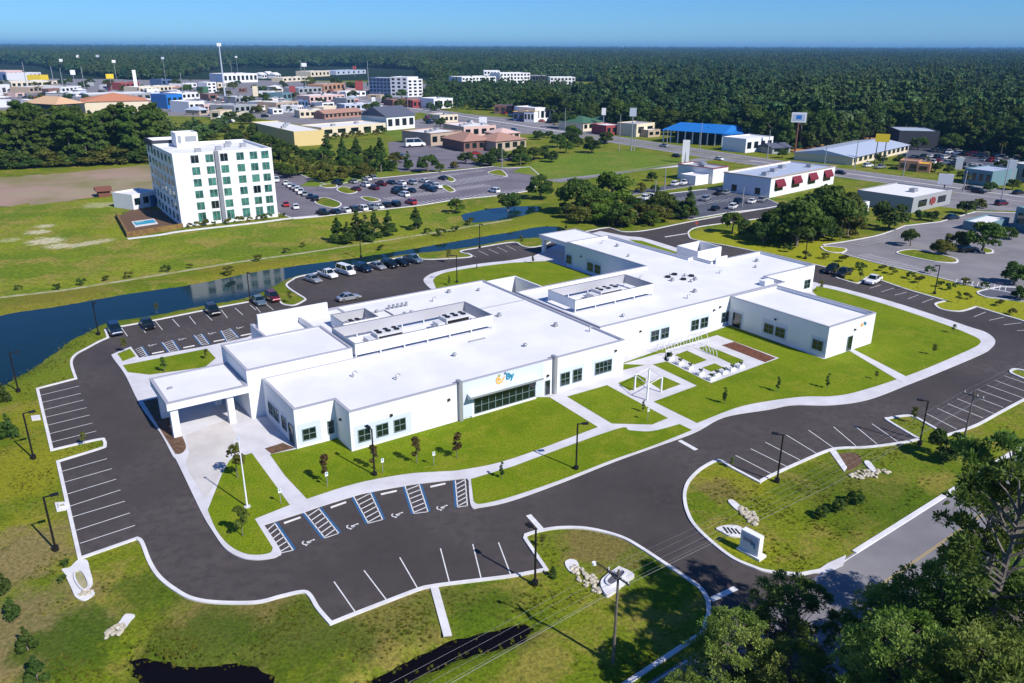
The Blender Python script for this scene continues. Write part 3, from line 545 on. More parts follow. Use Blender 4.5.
window(76.2, 53.1, 0.85, 2.6, 1.6, 'u'); window(76.2, 45.7, 0.75, 2.5, 1.7, 'u'); window(76.2, 43.3, 0.75, 2.5, 1.7, 'u'); panel(42.1, 47.2, 0.4, 3.3, u=76.197); panel(51.8, 54.0-0.05, 0.4, 3.3, u=76.197)
for vc in (13.3, 11.2): window(-5.2, vc, 1.25, 2.85, 1.6, 'u')
window(-5.2, 8.4, 1.2, 2.75, 1.5, 'u'); window(-5.2, 5.9, 0.3, 2.8, 1.5, 'u', nx=1); panel(9.9, 14.7, 0.5, 3.5, u=-5.203); panel(7.2, 9.5, 0.5, 3.4, u=-5.203)
lm = MB()
for (u_, v_, z_) in ((5.43, -0.1, 3.6), (13.65, -0.1, 3.55), (29.7, -0.1, 3.1), (42.3, -0.1, 4.1), (53.1, 5.9, 3.2), (72, 5.9, 3.9), (81.6, -13.9, 3.6), (70.5, 5.9, 3.6)):
    b = MB(); b.box(u_-0.16, u_+0.16, v_-0.16, v_+0.1, z_-0.12, z_+0.12); b.build('wall_light', M_darkmetal, med)
for (u_, v_, z_) in ((-0.05, 2.7, 3.4), (74.4, -3.9, 3.9), (76.1, 48.8, 3.35)):
    b = MB(); b.box(u_-0.2, u_, v_-0.16, v_+0.16, z_-0.12, z_+0.12); b.build('wall_light', M_darkmetal, med)
# logo on the entry wall: orange figure, teal letters, and the smaller copy on the east wing
def fig(parent, ox, oz, s, yy, M=None):
    o_ = (lambda x, z: (ox+x*s, yy, oz+z*s))
    def shp(pts, m, nm):
        mb = MB(); vs = [Vector(o_(x, z)) for x, z in pts]; n = len(vs); back = [v+Vector((0, 0.06, 0)) for v in vs]
        tri = tessellate_polygon([[Vector((x, z, 0)) for x, z in pts]]); mb.add(vs+back, [tuple(t) for t in tri]+[(i, (i+1) % n, n+(i+1) % n, n+i) for i in range(n)]); return mb.build(nm, m, parent)
    arc = lambda cx, cz, r0, r1, a, b_: [(cx+r0*math.cos(R(t)), cz+r0*math.sin(R(t))) for t in np.linspace(a, b_, 12)]+[(cx+r1*math.cos(R(t)), cz+r1*math.sin(R(t))) for t in np.linspace(b_, a, 12)]
    org = mat('orange_sign', (0.8, 0.42, 0.08), 0.5); tl = mat('teal_sign', (0.01, 0.23, 0.36), 0.5); gr = mat('grey_sign', (0.12, 0.2, 0.28), 0.5)
    shp(arc(0.55, 0.45, 0.55, 0.3, 100, 330), org, 'logo'); shp(arc(0.55, 0.5, 0.2, 0.02, 0, 355), org, 'logo'); shp(arc(0.5, 1.0, 0.16, 0.02, 0, 355), mat('olive_sign', (0.35, 0.35, 0.08), 0.5), 'logo')
    shp([(0.85, 0.15), (1.15, 0.35), (1.3, 0.8), (1.1, 0.65), (0.95, 0.45)], org, 'logo'); shp(arc(1.35, 1.12, 0.17, 0.02, 0, 355), gr, 'logo')
    for ch, dx, m in (('B', 1.45, tl), ('y', 2.1, tl)):
        cu = bpy.data.curves.new('lettering', 'FONT'); cu.body = ch; cu.size = 1.15*s; cu.extrude = 0.03; cu.offset = 0.03*s; cu.materials.append(m)
        ot = bpy.data.objects.new('lettering_curve', cu); col.objects.link(ot); bpy.context.view_layer.update(); lm_ = bpy.data.meshes.new_from_object(ot.evaluated_get(bpy.context.evaluated_depsgraph_get())); bpy.data.objects.remove(ot); o = bpy.data.objects.new('lettering', lm_); col.objects.link(o); o.parent = parent; o.location = o_(dx, 0.25); o.rotation_euler = (PI/2, 0, 0)
fig(med, 20.9, 3.95, 1.12, -0.2); fig(med, 83.2, 3.75, 0.6, -13.87)
# ---- drive-up canopy on the left and the rear canopy
def canopy(u0, u1, v0, v1, z0, z1, cols, open_side=None):
    ring([(u0, v0), (u1, v0), (u1, v1), (u0, v1)], z1, z1-0.1, z0=z0, t=0.35)
    b = MB(); b.box(u0+0.1, u1-0.1, v0+0.1, v1-0.1, z0, z0+0.15); b.build('canopy_soffit', M_white, med)
    for (cx, cy_, a, c) in cols: b = MB(); b.box(cx-a, cx+a, cy_-c, cy_+c, 0.1, z0+0.05); b.build('column', M_white, med)
canopy(-17.2, -7.2, 15.5, 25.0, 4.05, 5.1, [(-16.4, 16.3, 0.45, 0.45), (-9.5, 16.3, 0.4, 0.4), (-16.4, 22.9, 0.45, 0.45), (-9.5, 22.9, 0.4, 0.4)])
canopy(78.3, 89.6, 54.1, 67.3, 3.6, 4.5, [(79.2, 66.4, 0.4, 0.4), (79.2, 57.5, 0.4, 0.4), (88.7, 66.4, 0.4, 0.4), (88.7, 57.5, 0.4, 0.4)])
b = MB(); b.box(-16.0, -15.4, 20, 20.3, 5.0, 5.25); b.build('roof_vent', M_greymetal, med)
# ---- roof plant: screens on posts, rooftop units, vents
def screen(u0, u1, v0, v1, z0, z1, zr, t=0.12):
    b = MB(); strip(b, [(u0, v0), (u1, v0), (u1, v1), (u0, v1)], t, z0, z1, True); s_ = b.build('roof_screen', M_white, med)
    c = MB(); strip(c, [(u0, v0), (u1, v0), (u1, v1), (u0, v1)], t+0.06, z1, z1+0.06, True); c.build('screen_cap', M_coping, s_)
    n = max(1, int((u1-u0)/3.6))
    for i in range(n+1):
        for vv in (v0, v1):
            p = MB(); x = u0+(u1-u0)*i/n; p.box(x-0.07, x+0.07, vv-0.07, vv+0.07, zr, z0+0.1); p.build('screen_post', M_white, s_)
    i_ = MB(); strip(i_, [(u0+0.1, v0+0.1), (u1-0.1, v0+0.1), (u1-0.1, v1-0.1), (u0+0.1, v1-0.1)], 0.02, z0+0.05, z1-0.02, True); i_.build('screen_lining', M_louvre, s_)
screen(8.1, 30.9, 15.9, 24.0, 5.75, 7.4, 5.2); screen(10.9, 16.6, 26.4, 31.3, 5.4, 6.9, 5.2); screen(46.8, 64.4, 15.0, 22.3, 5.6, 7.15, 5.0)
def rtu(u, v, z, L_=4.2, W_=2.4, H_=2.0, fans=3):
    b = MB(); b.box(u, u+L_, v, v+W_, z+0.25, z+H_); b.box(u-1.3, u, v+0.3, v+W_-0.3, z+0.25, z+H_*0.72); b.box(u+0.1, u+L_-0.1, v+0.1, v+W_-0.1, z, z+0.25)
    o = b.build('rooftop_unit', mat('unit_white', (0.62, 0.62, 0.64), 0.5), med)
    for i in range(fans):
        f = MB(); f.cyl((u+L_*(i+0.5)/fans, v+W_*0.35, z+H_), 0.42, 0.14, 14, 0); f.build('fan', M_darkmetal, o)
        f = MB(); f.cyl((u+L_*(i+0.5)/fans, v+W_*0.75, z+H_), 0.36, 0.1, 14, 0); f.build('fan', M_darkmetal, o)
    g_ = MB(); g_.box(u+0.2, u+L_-0.2, v-0.02, v+0.02, z+0.5, z+H_-0.3); g_.build('coil_grille', M_darkmetal, o)
rtu(12.5, 18, 5.2); rtu(24.3, 18.5, 5.2); rtu(54.5, 17.5, 5.0, 5.0, 2.6, 1.7); rtu(12.6, 28, 5.2, 2.2, 1.6, 1.0, 2)
def vents(spots, z):
    for i, (u, v) in enumerate(spots):
        b = MB(); k = rnd.random()
        if i % 3 == 0: b.tube([(u, v, z), (u, v, z+0.7), (u+0.3, v, z+0.85), (u+0.6, v, z+0.6)], 0.09, 8); b.build('vent_pipe', M_greymetal, med)
        elif i % 3 == 1: b.cyl((u, v, z), 0.22, 0.35, 10); b.cyl((u, v, z+0.35), 0.36, 0.18, 10, r2=0.2); b.build('roof_vent', M_greymetal, med)
        else: b.box(u-0.3, u+0.3, v-0.3, v+0.3, z, z+0.4); b.cyl((u, v, z+0.4), 0.28, 0.25, 10); b.build('exhaust_fan', M_greymetal, med)
vents([(9.3, 6), (30.5, 6.5), (39.6, 11), (42.3, 6), (20, 9), (35, 20), (26, 28), (24, 29.5), (22.5, 29), (30, 33), (40, 34), (35, 36), (5, 10), (19.5, 33)], 5.2)
vents([(70, 24), (76.5, 17), (74, 19.5), (75.6, 21.8), (78.5, 20.5), (78, 17.5), (85.5, 18), (80, 38), (84, 46), (83, 50), (95, 17), (99, 20), (68, 10), (52, 9), (72, 12)], 5.0)
b = MB()
for (u_, v_) in ((76.5, 19), (75.2, 21.8), (77.6, 22.4), (79.5, 19.8)): b.cyl((u_, v_, 5.0), 0.55, 0.3, 12)
b.build('exhaust_fan', M_darkmetal, med)
b = MB(); b.box(1.0, 1.8, 29, 29.8, 4.6, 5.2); b.box(4, 5.5, 30, 30.8, 4.6, 5.1); b.build('roof_vent', M_greymetal, med)
b = MB(); b.box(24.6, 27.5, 12.5, 12.8, 5.2, 5.35); b.tube([(14, 33.2, 5.35), (21, 33.2, 5.35), (21, 30, 5.35)], 0.12, 8)
for i in range(5): b.cyl((22+i*0.8, 33.5, 5.2), 0.25, 0.7, 8)
b.build('roof_pipework', M_greymetal, med)
b = MB(); b.box(85.5, 88.0, 7.3, 8.6, 5.0, 5.95); b.build('roof_hatch', M_white, med)
b = MB(); b.box(90.3, 93.6, 23.2, 23.5, 4.8, 6.4); b.build('wall', M_white, med)
# roof seams
b = MB()
b.box(31.2, 43.9, 24.6, 24.9, 5.2, 5.35)
b.build('roof_seam', mat('roof_seam', (0.4, 0.4, 0.44), 0.8), med)
# ------------------------------------------------------------------ garden things in front of the clinic
# white frame pergola
c4 = [P(634.5, 390, .16), P(647, 400, .16), P(661, 392, .16), P(648.5, 382.5, .16)]
pg = empty('pergola', c4[0], 0, 'white square post-and-beam pergola between two small grass triangles', 'pergola')
o0 = c4[0]
for p in c4: b = MB(); b.box(-0.1, 0.1, -0.1, 0.1, 0, 2.3, M=Matrix.Translation(p-o0)@Matrix.Rotation(TH, 4, 'Z')); b.build('post', M_white, pg)
for i in range(4):
    a, c = c4[i]-o0, c4[(i+1) % 4]-o0; b = MB(); d = (c-a).normalized(); b.tube([a+Vector((0, 0, 2.33)), c+Vector((0, 0, 2.33))], 0.055, 4); b.build('beam', M_white, pg)
# arched trellis walk
tr0 = P(668, 356, .16); d_ = (P(694, 346.5)-P(664, 354.5)); d_.z = 0; d_.normalize(); nn_ = Vector((-d_.y, d_.x, 0))
tr = empty('arched_trellis', P(661, 354.5, .16), 0, 'row of white hooped garden arches beside the clinic lawn path', 'trellis')
base = tr.location
for i in range(8):
    c = d_*(i*1.35); b = MB(); b.tube([c+nn_*(1.15*math.cos(t))+Vector((0, 0, 0.05+2.1*math.sin(t))) for t in np.linspace(0, PI, 13)], 0.045, 6); b.build('hoop', M_white, tr)
for t in (0.5, 1.2, PI-1.2, PI-0.5): b = MB(); o_ = nn_*(1.15*math.cos(t))+Vector((0, 0, 0.05+2.1*math.sin(t))); b.tube([o_, o_+d_*9.5], 0.03, 5); b.build('rail', M_white, tr)
def hoop(px, py, lab):
    p = P(px, py, .2); b = MB(); b.tube([Vector((0.75*math.cos(t)*d_.y, -0.75*math.cos(t)*d_.x, 1.1*math.sin(t))) for t in np.linspace(0, PI, 11)], 0.04, 6)
    tag(b.build('garden_hoop', M_white, None, p), lab, 'garden hoop', 'small hoops on the lawn strip')
for i, (x, y) in enumerate(((703, 350.5), (706.5, 352), (710, 353.5), (713.5, 355))): hoop(x, y, ('first', 'second', 'third', 'fourth')[i]+' small white hoop from the building on the narrow grass strip')
# planters with dark shrubs on the L-shaped path
# ------------------------------------------------------------------ trees
def crown_mesh(name, seed, H, Rd, z0, n, leaf, kind, m, lobes=14, tri=False):
    r = np.random.RandomState(seed); C = []; 
    for i in range(lobes):
        t = r.rand(); a = r.rand()*2*PI
        if kind == 'cone': z = z0+(H-z0)*(0.03+0.93*t); rr = Rd*(1-t)**0.75*0.62; lr = Rd*(0.34*(1-t)+0.14)
        elif kind == 'pine': z = z0+(H-z0)*t; rr = Rd*math.sqrt(r.rand())*(1-0.55*t); lr = Rd*r.uniform(0.2, 0.36)
        elif kind == 'slim': z = z0+(H-z0)*(0.08+0.84*t); rr = Rd*0.45*math.sin(PI*(0.12+0.8*t)); lr = Rd*r.uniform(0.35, 0.6)
        else: ph = math.acos(1-1.5*r.rand()); rr = Rd*0.68*math.sin(ph); z = z0+(H-z0)*(0.42+0.36*math.cos(ph)); lr = Rd*r.uniform(0.24, 0.42)
        C.append((rr*math.cos(a), rr*math.sin(a), z, lr))
    C = np.array(C); pk = r.choice(len(C), n, p=C[:, 3]**2/np.sum(C[:, 3]**2))
    d = r.randn(n, 3); d /= np.linalg.norm(d, axis=1)[:, None]; d[:, 2] = np.where(d[:, 2] < -0.35, -d[:, 2], d[:, 2])
    rad = C[pk, 3]*(0.62+0.45*r.rand(n))
    c = C[pk, :3]+d*rad[:, None]*np.array([1, 1, 0.8]); nr = d+r.randn(n, 3)*0.55; nr /= np.linalg.norm(nr, axis=1)[:, None]
    up = r.randn(n, 3); a = np.cross(nr, up); a /= np.linalg.norm(a, axis=1)[:, None]; b_ = np.cross(nr, a)
    s = leaf*(0.6+0.8*r.rand(n))[:, None]; k = r.uniform(0.5, 0.9, n)[:, None]
    q_ = np.stack([c-a*s-b_*s*k*0.5, c+a*s*0.4-b_*s*k, c+a*s+b_*s*k*0.3, c-a*s*0.3+b_*s*k], 1)+r.randn(n, 4, 3)*leaf*0.12
    me = bpy.data.meshes.new(name); v = q_.reshape(-1, 3).astype(np.float32)
    me.vertices.add(len(v)); me.vertices.foreach_set('co', v.ravel()); me.loops.add(len(v)); me.loops.foreach_set('vertex_index', np.arange(len(v), dtype=np.int32))
    me.polygons.add(n); me.polygons.foreach_set('loop_start', np.arange(0, len(v), 4, dtype=np.int32)); me.polygons.foreach_set('loop_total', np.full(n, 4, np.int32)); me.update(); me.materials.append(m); return me, C
def tree_proto(kind, seed, H, Rd, z0, n, leaf, m, tm=None, lobes=14, name='tree', tr=0.16, limbs=5):
    me, C = crown_mesh('crown', seed, H, Rd, z0, n, leaf, kind, m, lobes)
    b = MB(); r = random.Random(seed); top = z0+(H-z0)*(0.9 if kind in ('cone', 'pine', 'slim') else 0.55)
    pts = [Vector((0, 0, -0.1))]+[Vector((r.uniform(-1, 1)*0.05*Rd, r.uniform(-1, 1)*0.05*Rd, top*t)) for t in (0.25, 0.5, 0.75, 1)]
    b.tube(pts, [tr*1.25, tr, tr*0.8, tr*0.55, tr*0.2], 7)
    for i in range(min(limbs, len(C))):
        c = C[(i*3) % len(C)]; zz = max(z0*0.6, min(c[2]-0.4*Rd, top*0.8)); b.tube([(0, 0, zz), (c[0]*0.5, c[1]*0.5, (zz+c[2])/2+0.1), (c[0], c[1], c[2])], [tr*0.45, tr*0.3, tr*0.1], 5)
    root = bpy.data.objects.new(name, None); t = bpy.data.objects.new('trunk', b.mesh('trunk', tm or M_trunk)); c = bpy.data.objects.new('crown', me)
    return (name, t.data, me, H)
def tree(pr, loc, s=1.0, label=None, group=None, rz=None, cat='tree', name=None, sxy=1.0):
    e = empty(name or pr[0], (loc[0], loc[1], loc[2] if len(loc) > 2 else 0), rnd.uniform(0, 6.28) if rz is None else rz, label, cat, group); e.scale = (s*sxy, s*sxy, s)
    for nm, d in (('trunk', pr[1]), ('crown', pr[2])): o = bpy.data.objects.new(nm, d); col.objects.link(o); o.parent = e
    return e
OAK = [tree_proto('oak', 10+i, 9, 4.6, 0.6, 2600, 0.34, M_leaf, name='oak_tree', lobes=20, tr=0.28) for i in range(3)]
DARK = [tree_proto('oak', 20+i, 9, 4.4, -0.6, 2600, 0.34, M_leafd, name='broadleaf_tree', lobes=20, tr=0.25) for i in range(3)]
BRI = [tree_proto('oak', 30+i, 9, 4.2, -0.4, 2400, 0.32, M_leafb, name='broadleaf_tree', lobes=18, tr=0.25) for i in range(2)]
OLV = [tree_proto('oak', 35+i, 7, 4.0, -0.8, 2000, 0.32, M_leafo, name='broadleaf_tree', lobes=16, tr=0.2) for i in range(2)]
CON = [tree_proto('cone', 40+i, 9, 2.9, 0.5, 2200, 0.3, M_leafd, name='cypress_tree', lobes=26, tr=0.2, limbs=2) for i in range(3)]
PIN = [tree_proto('pine', 50+i, 20, 4.2, 1.5 if i % 2 else -1.0, 2900, 0.5, M_leafp if i < 3 else M_leaf, M_trunkp, name='pine_tree', lobes=34, tr=0.2, limbs=8) for i in range(5)]
WOOD = [tree_proto('cone' if i == 3 else 'oak', 60+i, 22, 7.5, -3.0, 3000, 0.62, (M_leafd, M_leaf, M_leafd, M_leafp)[i], M_trunkp, name='forest_tree', lobes=22, tr=0.4, limbs=8) for i in range(4)]
SAP = [tree_proto('slim', 70+i, 3.6, 0.75, 0.7, 420, 0.13, M_leafr, name='crape_myrtle', lobes=10, tr=0.05, limbs=5) for i in range(2)]
SAPG = [tree_proto('slim', 75+i, 3.0, 0.8, 0.8, 300, 0.12, (M_leaf, M_leafo)[i], name='young_tree', lobes=9, tr=0.045, limbs=5) for i in range(2)]
COL = [tree_proto('slim', 80, 3.4, 0.55, 0.2, 520, 0.12, M_leafd, name='holly_shrub', lobes=12, tr=0.05, limbs=2)]
SHR = [tree_proto('oak', 85+i, 1.7, 1.1, 0.05, 420, 0.14, (M_leafd, M_leafo)[i], name='shrub', lobes=10, tr=0.05, limbs=3) for i in range(2)]
def palm_proto(seed, H=7):
    r = random.Random(seed); t = MB(); t.tube([(0, 0, -0.1), (0.1, 0, H*0.5), (0.05, 0.05, H)], [0.2, 0.16, 0.14], 7); c = MB()
    for i in range(26):
        a = r.uniform(0, 2*PI); e = r.uniform(-0.5, 1.1); L_ = r.uniform(1.7, 2.4); p = Vector((0.05, 0.05, H)); w_ = 0.3; prev = None; dirv = Vector((math.cos(a)*math.cos(e), math.sin(a)*math.cos(e), math.sin(e)))
        for j in range(6):
            sd_ = Vector((-math.sin(a), math.cos(a), 0))*w_*math.sin(PI*(0.15+0.8*j/6)); cur = (p+sd_+Vector((0, 0, -0.1)), p, p-sd_+Vector((0, 0, -0.1)))
            if prev: c.add([prev[0], prev[1], cur[1], cur[0]], [(0, 1, 2, 3)]); c.add([prev[1], prev[2], cur[2], cur[1]], [(0, 1, 2, 3)])
            prev = cur; p = p+dirv*L_/5; dirv = (dirv+Vector((0, 0, -0.28))).normalized()
    return ('palm_tree', t.mesh('trunk', M_trunkp), c.mesh('crown', M_leafo), H+1.5)
PALM = [palm_proto(1), palm_proto(2, 6)]
def hs(px, py, pt):
    """height in metres from base pixel to top pixel"""
    b_ = P(px, py); D = math.hypot(b_.x, b_.y)
    lo, hi = 0.1, 60
    for _ in range(30):
        m_ = (lo+hi)/2
        if proj((b_.x, b_.y, m_))[1] > pt: lo = m_
        else: hi = m_
    return lo
def place(kinds, px, py, pt, label, group=None, wid=None, cat='tree', z=0, name=None):
    pr = rnd.choice(kinds); h = hs(px, py, pt); s = h/pr[3]
    return tree(pr, P(px, py, z)[:2]+(z,) if False else (*P(px, py)[:2], z), s, label, group, sxy=wid or 1.0, cat=cat, name=name)
# saplings by the clinic
for x, y, t, lb in ((327, 484, 456, 'leftmost small reddish crape myrtle on the front lawn, with a sign at its foot'), (374.5, 470, 446, 'small reddish crape myrtle right beside the black lamp post on the front lawn'), (417, 464.5, 438, 'small reddish crape myrtle right of the lamp post on the front lawn'),
                    (457, 459, 433, 'small reddish crape myrtle farthest right on the front lawn')): place(SAP, x, y, t, lb, 'crape myrtles on the front lawn', z=.14)
for x, y, t, lb in ((502, 479.5, 463, 'small green bush on the narrow lawn strip by the road'), (643, 413, 401, 'dark columnar shrub at the corner of the square lawn below the pergola'), (724, 404.5, 388, 'dark columnar shrub on the big lawn nearest the mulch plaza'), (777, 392.5, 377, 'left one of two dark columnar shrubs on the right lawn'), (827, 389.5, 374, 'right one of two dark columnar shrubs on the right lawn'),
                    (533, 264, 254, 'dark pointed shrub on the courtyard lawn by the rear canopy'), (477, 270, 264, 'small dark shrub near the middle of the courtyard lawn edge'), (449, 286, 276, 'small dark shrub at the left tip of the courtyard lawn')): place(COL, x, y, t, lb, 'columnar shrubs on the clinic lawns', cat='shrub', z=.14)
for x, y, t, lb in ((875.5, 380.5, 372, 'thin young tree on the right lawn beside the path'), (933, 356, 345, 'thin young tree on the right lawn near the road bend'), (953, 334, 325, 'thin young tree nearest the curved end of the walk'), (165, 373, 358, 'thin young tree on the small lawn behind the drive-up canopy'), (125, 353, 339, 'bare young tree on the corner island behind the clinic'),
                    (85, 446, 433, 'thin young tree on the grass divider between the left parking bays'), (238, 479, 446, 'young tree with few leaves behind the white flagpole'), (243, 537, 507, 'sparse young tree in the curved tip of the left lawn'), (913, 423, 408, 'green young tree on the divider between right parking bays'), (731, 468, 458, 'small young tree on the tip of the entrance island'),
                    (207, 360, 350, 'small young tree at the right end of the lawn behind the canopy'), (157, 313.5, 304, 'bushy green young tree at the pond edge'), (290, 303, 292, 'small young tree on the island beside the maroon car'), (820, 292, 281, 'reddish young tree on the lawn behind the right wing'), (449, 263, 250, 'slender young tree on the rear road island'), (860, 282, 266, 'young tree beside the white pickup'),
                    (957, 303, 292, 'young tree on the grass bump of the right car park'), (737, 317, 304, 'reddish young tree against the shaded wing door'), (818, 352, 340, 'reddish young tree against the shaded wing window'), (521, 246, 236, 'young palm-like tree on the small rear island'), (543, 548, 556-20, 'tiny sapling with a stake on the bottom right verge')): place(SAPG, x, y, t, lb, 'young trees around the clinic', z=.12)
for x, y, t, lb in ((5, 402, 384, 'leafy young tree nearest the pond on the left verge'), (10, 438, 414, 'dark young tree left of the tall lamp post on the left verge'), (3, 592, 570, 'uppermost dark bush at the lower left edge'), (13, 618, 597, 'second dark bush down the lower left edge'), (28, 650, 627, 'third dark bush down the lower left edge'), (38, 680, 655, 'lowest dark bush at the lower left corner'),
                    (553, 577, 566, 'dark bush beside the lamp post at the bottom parking bay')): place(CON, x, y, t, lb, 'bushes on the left verge', 1.1)
for i, (x, y, h) in enumerate(((19, 290, 6), (57.5, 289.5, 7), (82, 285, 8), (106, 281, 6), (129, 278, 7), (166, 272, 8), (190, 268, 5), (229, 274, 9), (258, 261, 7), (287, 253, 6), (303, 247, 5), (381, 250, 6), (441, 236, 9), (455, 232, 7), (470, 225, 8), (428, 234, 7))):
    place(SHR, x, y, y-h, 'small dark bush along the sandy track beyond the pond', 'bushes along the sandy track', cat='shrub')
for i, (x, y, h) in enumerate(((806, 258, 8), (825, 259, 7), (843, 262, 8), (860.5, 270, 9), (882, 271, 7), (892, 274, 8), (911, 279, 8), (919, 283, 8), (940, 287, 7), (950, 290, 8), (967, 299, 7), (930, 274, 9), (965, 285, 8), (985, 289, 8), (999, 306, 7), (787, 252, 8), (770, 246, 6), (1012, 315, 7))):
    place(SHR, x, y, y-h, 'small round bush on the bright verge right of the car park', 'bushes on the right verge', cat='shrub')
for x, y in ((70, 534), (68, 560), (74, 533)): pass
for x, y, t, lb in ((66, 566, 559, 'dark green clump left of the round concrete drain, upper'), (63, 582, 575, 'dark green clump left of the round concrete drain, lower')): place(SHR[:1], x, y, t, lb, cat='shrub')
# the stand of conical trees and the belt behind the canal
for i, (x, y, t) in enumerate(((338, 242, 217), (358, 240, 210), (375, 237, 212), (389, 236, 211), (416, 229.5, 207), (348, 244, 222), (366, 241, 214))): place(CON, x, y, t, ('first', 'second', 'third', 'fourth', 'fifth', 'sixth', 'seventh')[i]+' dark conical tree planted in the field beyond the canal, counted as built from the left' if False else 'dark conical tree in the short row standing in the field beyond the canal', 'conical trees in the field', 1.15)
L3 = [(BRI, 456, 213, 196, 'round bright green tree between the hotel car park and the blue pond'), (DARK, 508, 211, 188, 'large round dark tree at the right end of the hotel car park'), (BRI, 514, 205, 190, 'round bright tree behind the dark one by the blue pond'), (DARK, 540, 199, 172, 'dark tree at the far corner of the hotel car park'), (OAK, 577, 214, 176, 'tall mid green tree left of the tallest bright tree behind the canal'),
      (BRI, 612, 208, 166, 'tallest bright green tree behind the canal'), (OLV, 602, 222, 202, 'olive bushy tree beneath the tallest bright tree'), (OLV, 622, 226, 203, 'olive bushy tree on the bank, second from left'), (OLV, 637, 223, 200, 'olive bushy tree on the bank, third from left'), (OAK, 658, 217, 196, 'bushy tree left of the pointed tree by the parking lot'), (CON, 688, 219, 187, 'tall pointed tree at the edge of the dark parking lot'),
      (OLV, 585, 218, 205, 'low olive tree on the bank, leftmost of the belt'), (DARK, 648, 213, 197, 'small dark tree behind the bank belt'), (OAK, 732, 234, 211, 'round tree on the verge left of the big oaks'), (DARK, 747, 239, 218, 'low dark tree joining the verge oaks'), (OAK, 778, 239, 205, 'broad oak of the verge group in front of the red awning shop'), (OAK, 796, 246, 196, 'large oak with spreading limbs in the verge group'),
      (DARK, 763, 244, 216, 'dark oak low in the verge group'), (OAK, 822, 236, 182, 'tallest oak of the verge group'), (OAK, 836, 233, 186, 'tall oak at the right of the verge group'), (DARK, 812, 241, 205, 'dark oak in the middle of the verge group'), (OLV, 848, 236, 208, 'thin olive tree at the right end of the verge group'), (DARK, 853, 222, 195, 'dark round tree left of the grey roofed shop'), (DARK, 888, 229, 196, 'round dark tree in front of the grey walled shop'),
      (OAK, 910, 246, 228, 'round tree on the left planted island of the right car park'), (OLV, 942, 254, 236, 'bushy tree in the middle of the right car park island'), (OLV, 955, 247, 228, 'bushy tree behind the middle one on the car park island'), (OAK, 982, 252, 219, 'bright tree beside the black car in the right car park'), (DARK, 966, 214, 197, 'dark palm-like tree at the far side of the right car park'), (DARK, 920, 220, 208, 'low dark tree at the grey shop corner'),
      (DARK, 932, 221, 209, 'low tree right of the grey shop corner'), (DARK, 1014, 284, 259, 'very dark round tree at the right edge by the car park'), (DARK, 1008, 239, 224, 'dark tree near the teal building at the right edge'), (DARK, 1020, 300, 284, 'dark bush at the right edge below the round tree'), (OLV, 979, 208, 197, 'small olive tree on the far verge')]
L3 += [(CON, 327, 158, 132, 'tall dark conical tree before the yellow wall'), (CON, 343, 162, 138, 'second dark conical tree right of the yellow wall'), (CON, 357, 161, 137, 'third dark conical tree right of the yellow wall'), (CON, 381, 172, 137, 'largest dark conical tree behind the hotel car park'), (CON, 372, 166, 145, 'dark conical tree left of the largest one'), (CON, 408, 170, 151, 'lone dark conical tree on the lawn strip'), (DARK, 428, 172, 151, 'round dark tree right of the lone conical one'),
       (OLV, 296, 175, 154, 'olive tree beside the hotel roof corner'), (OLV, 323, 181, 160, 'olive round tree at the lawn behind the hotel'), (OLV, 338, 181, 163, 'olive round tree right of its twin behind the hotel'), (OLV, 368, 178, 160, 'olive bush left of the lawn before the car park'), (DARK, 283, 166, 145, 'dark tree just behind the hotel corner'), (DARK, 310, 162, 146, 'small dark tree at the yellow building corner'), (DARK, 272, 152, 133, 'dark tree left of the yellow building'),
       (DARK, 466, 164, 149, 'dark tree at the near edge of the restaurant lot'), (OLV, 478, 164, 151, 'olive tree right of the restaurant lot edge'), (OAK, 534, 160, 146, 'round tree left of the green field'), (DARK, 544, 159, 144, 'dark round tree at the green field corner'), (OAK, 566, 153, 139, 'round tree near the bright field'), (DARK, 592, 153, 135, 'dark round tree at the upper right corner of the bright field'), (DARK, 537, 138, 129, 'small dark roadside tree left of its row'),
       (DARK, 549, 138, 129, 'second small dark roadside tree'), (DARK, 563, 141, 131, 'third small dark roadside tree'), (DARK, 574, 143, 132, 'fourth small dark roadside tree'), (DARK, 652, 181, 170, 'dark bush beside the small parking lot'), (OLV, 640, 192, 181, 'olive hedge tree left of the white cars'), (DARK, 655, 192, 183, 'hedge tree beside the white parked cars'), (OAK, 522, 155, 144, 'tree right of the terracotta roofs'), (DARK, 560, 128, 108, 'dark tree behind the white storefronts'),
       (DARK, 570, 129, 110, 'dark tree right of the white storefronts'), (OAK, 782, 158, 148, 'low tree behind the red awning shop'), (DARK, 795, 152, 140, 'dark tree behind the billboard foot')]
for k, x, y, t, lb in L3: place(k, x, y, t, lb, None, 1.12 if k is not CON else 1.0)
for i, (x, y, t) in enumerate(((255, 148, 138), (262, 156, 142), (266, 163, 148), (250, 140, 128), (280, 172, 157), (288, 178, 164), (303, 168, 152), (350, 176, 163), (360, 175, 160), (392, 171, 160), (397, 163, 150), (350, 160, 148), (236, 138, 126), (222, 132, 120), (300, 158, 148), (483, 163, 155), (455, 168, 160), (440, 172, 163), (496, 160, 152), (512, 160, 152))):
    place((DARK, OLV, OAK)[i % 3], x, y, t, 'bushy tree in the planting between the hotel and the yellow building', 'bushy trees behind the hotel', 1.2)
for i, (x, y, t) in enumerate(((880, 163, 152), (900, 166, 154), (935, 172, 160), (962, 180, 170), (1000, 170, 158), (1012, 190, 178), (918, 150, 134), (950, 152, 132), (975, 150, 130), (995, 150, 134), (990, 192, 180), (948, 174, 165))):
    place((DARK, OAK)[i % 2], x, y, t, 'dark tree among the shops along the highway at the far right', 'trees among the roadside shops', 1.2)
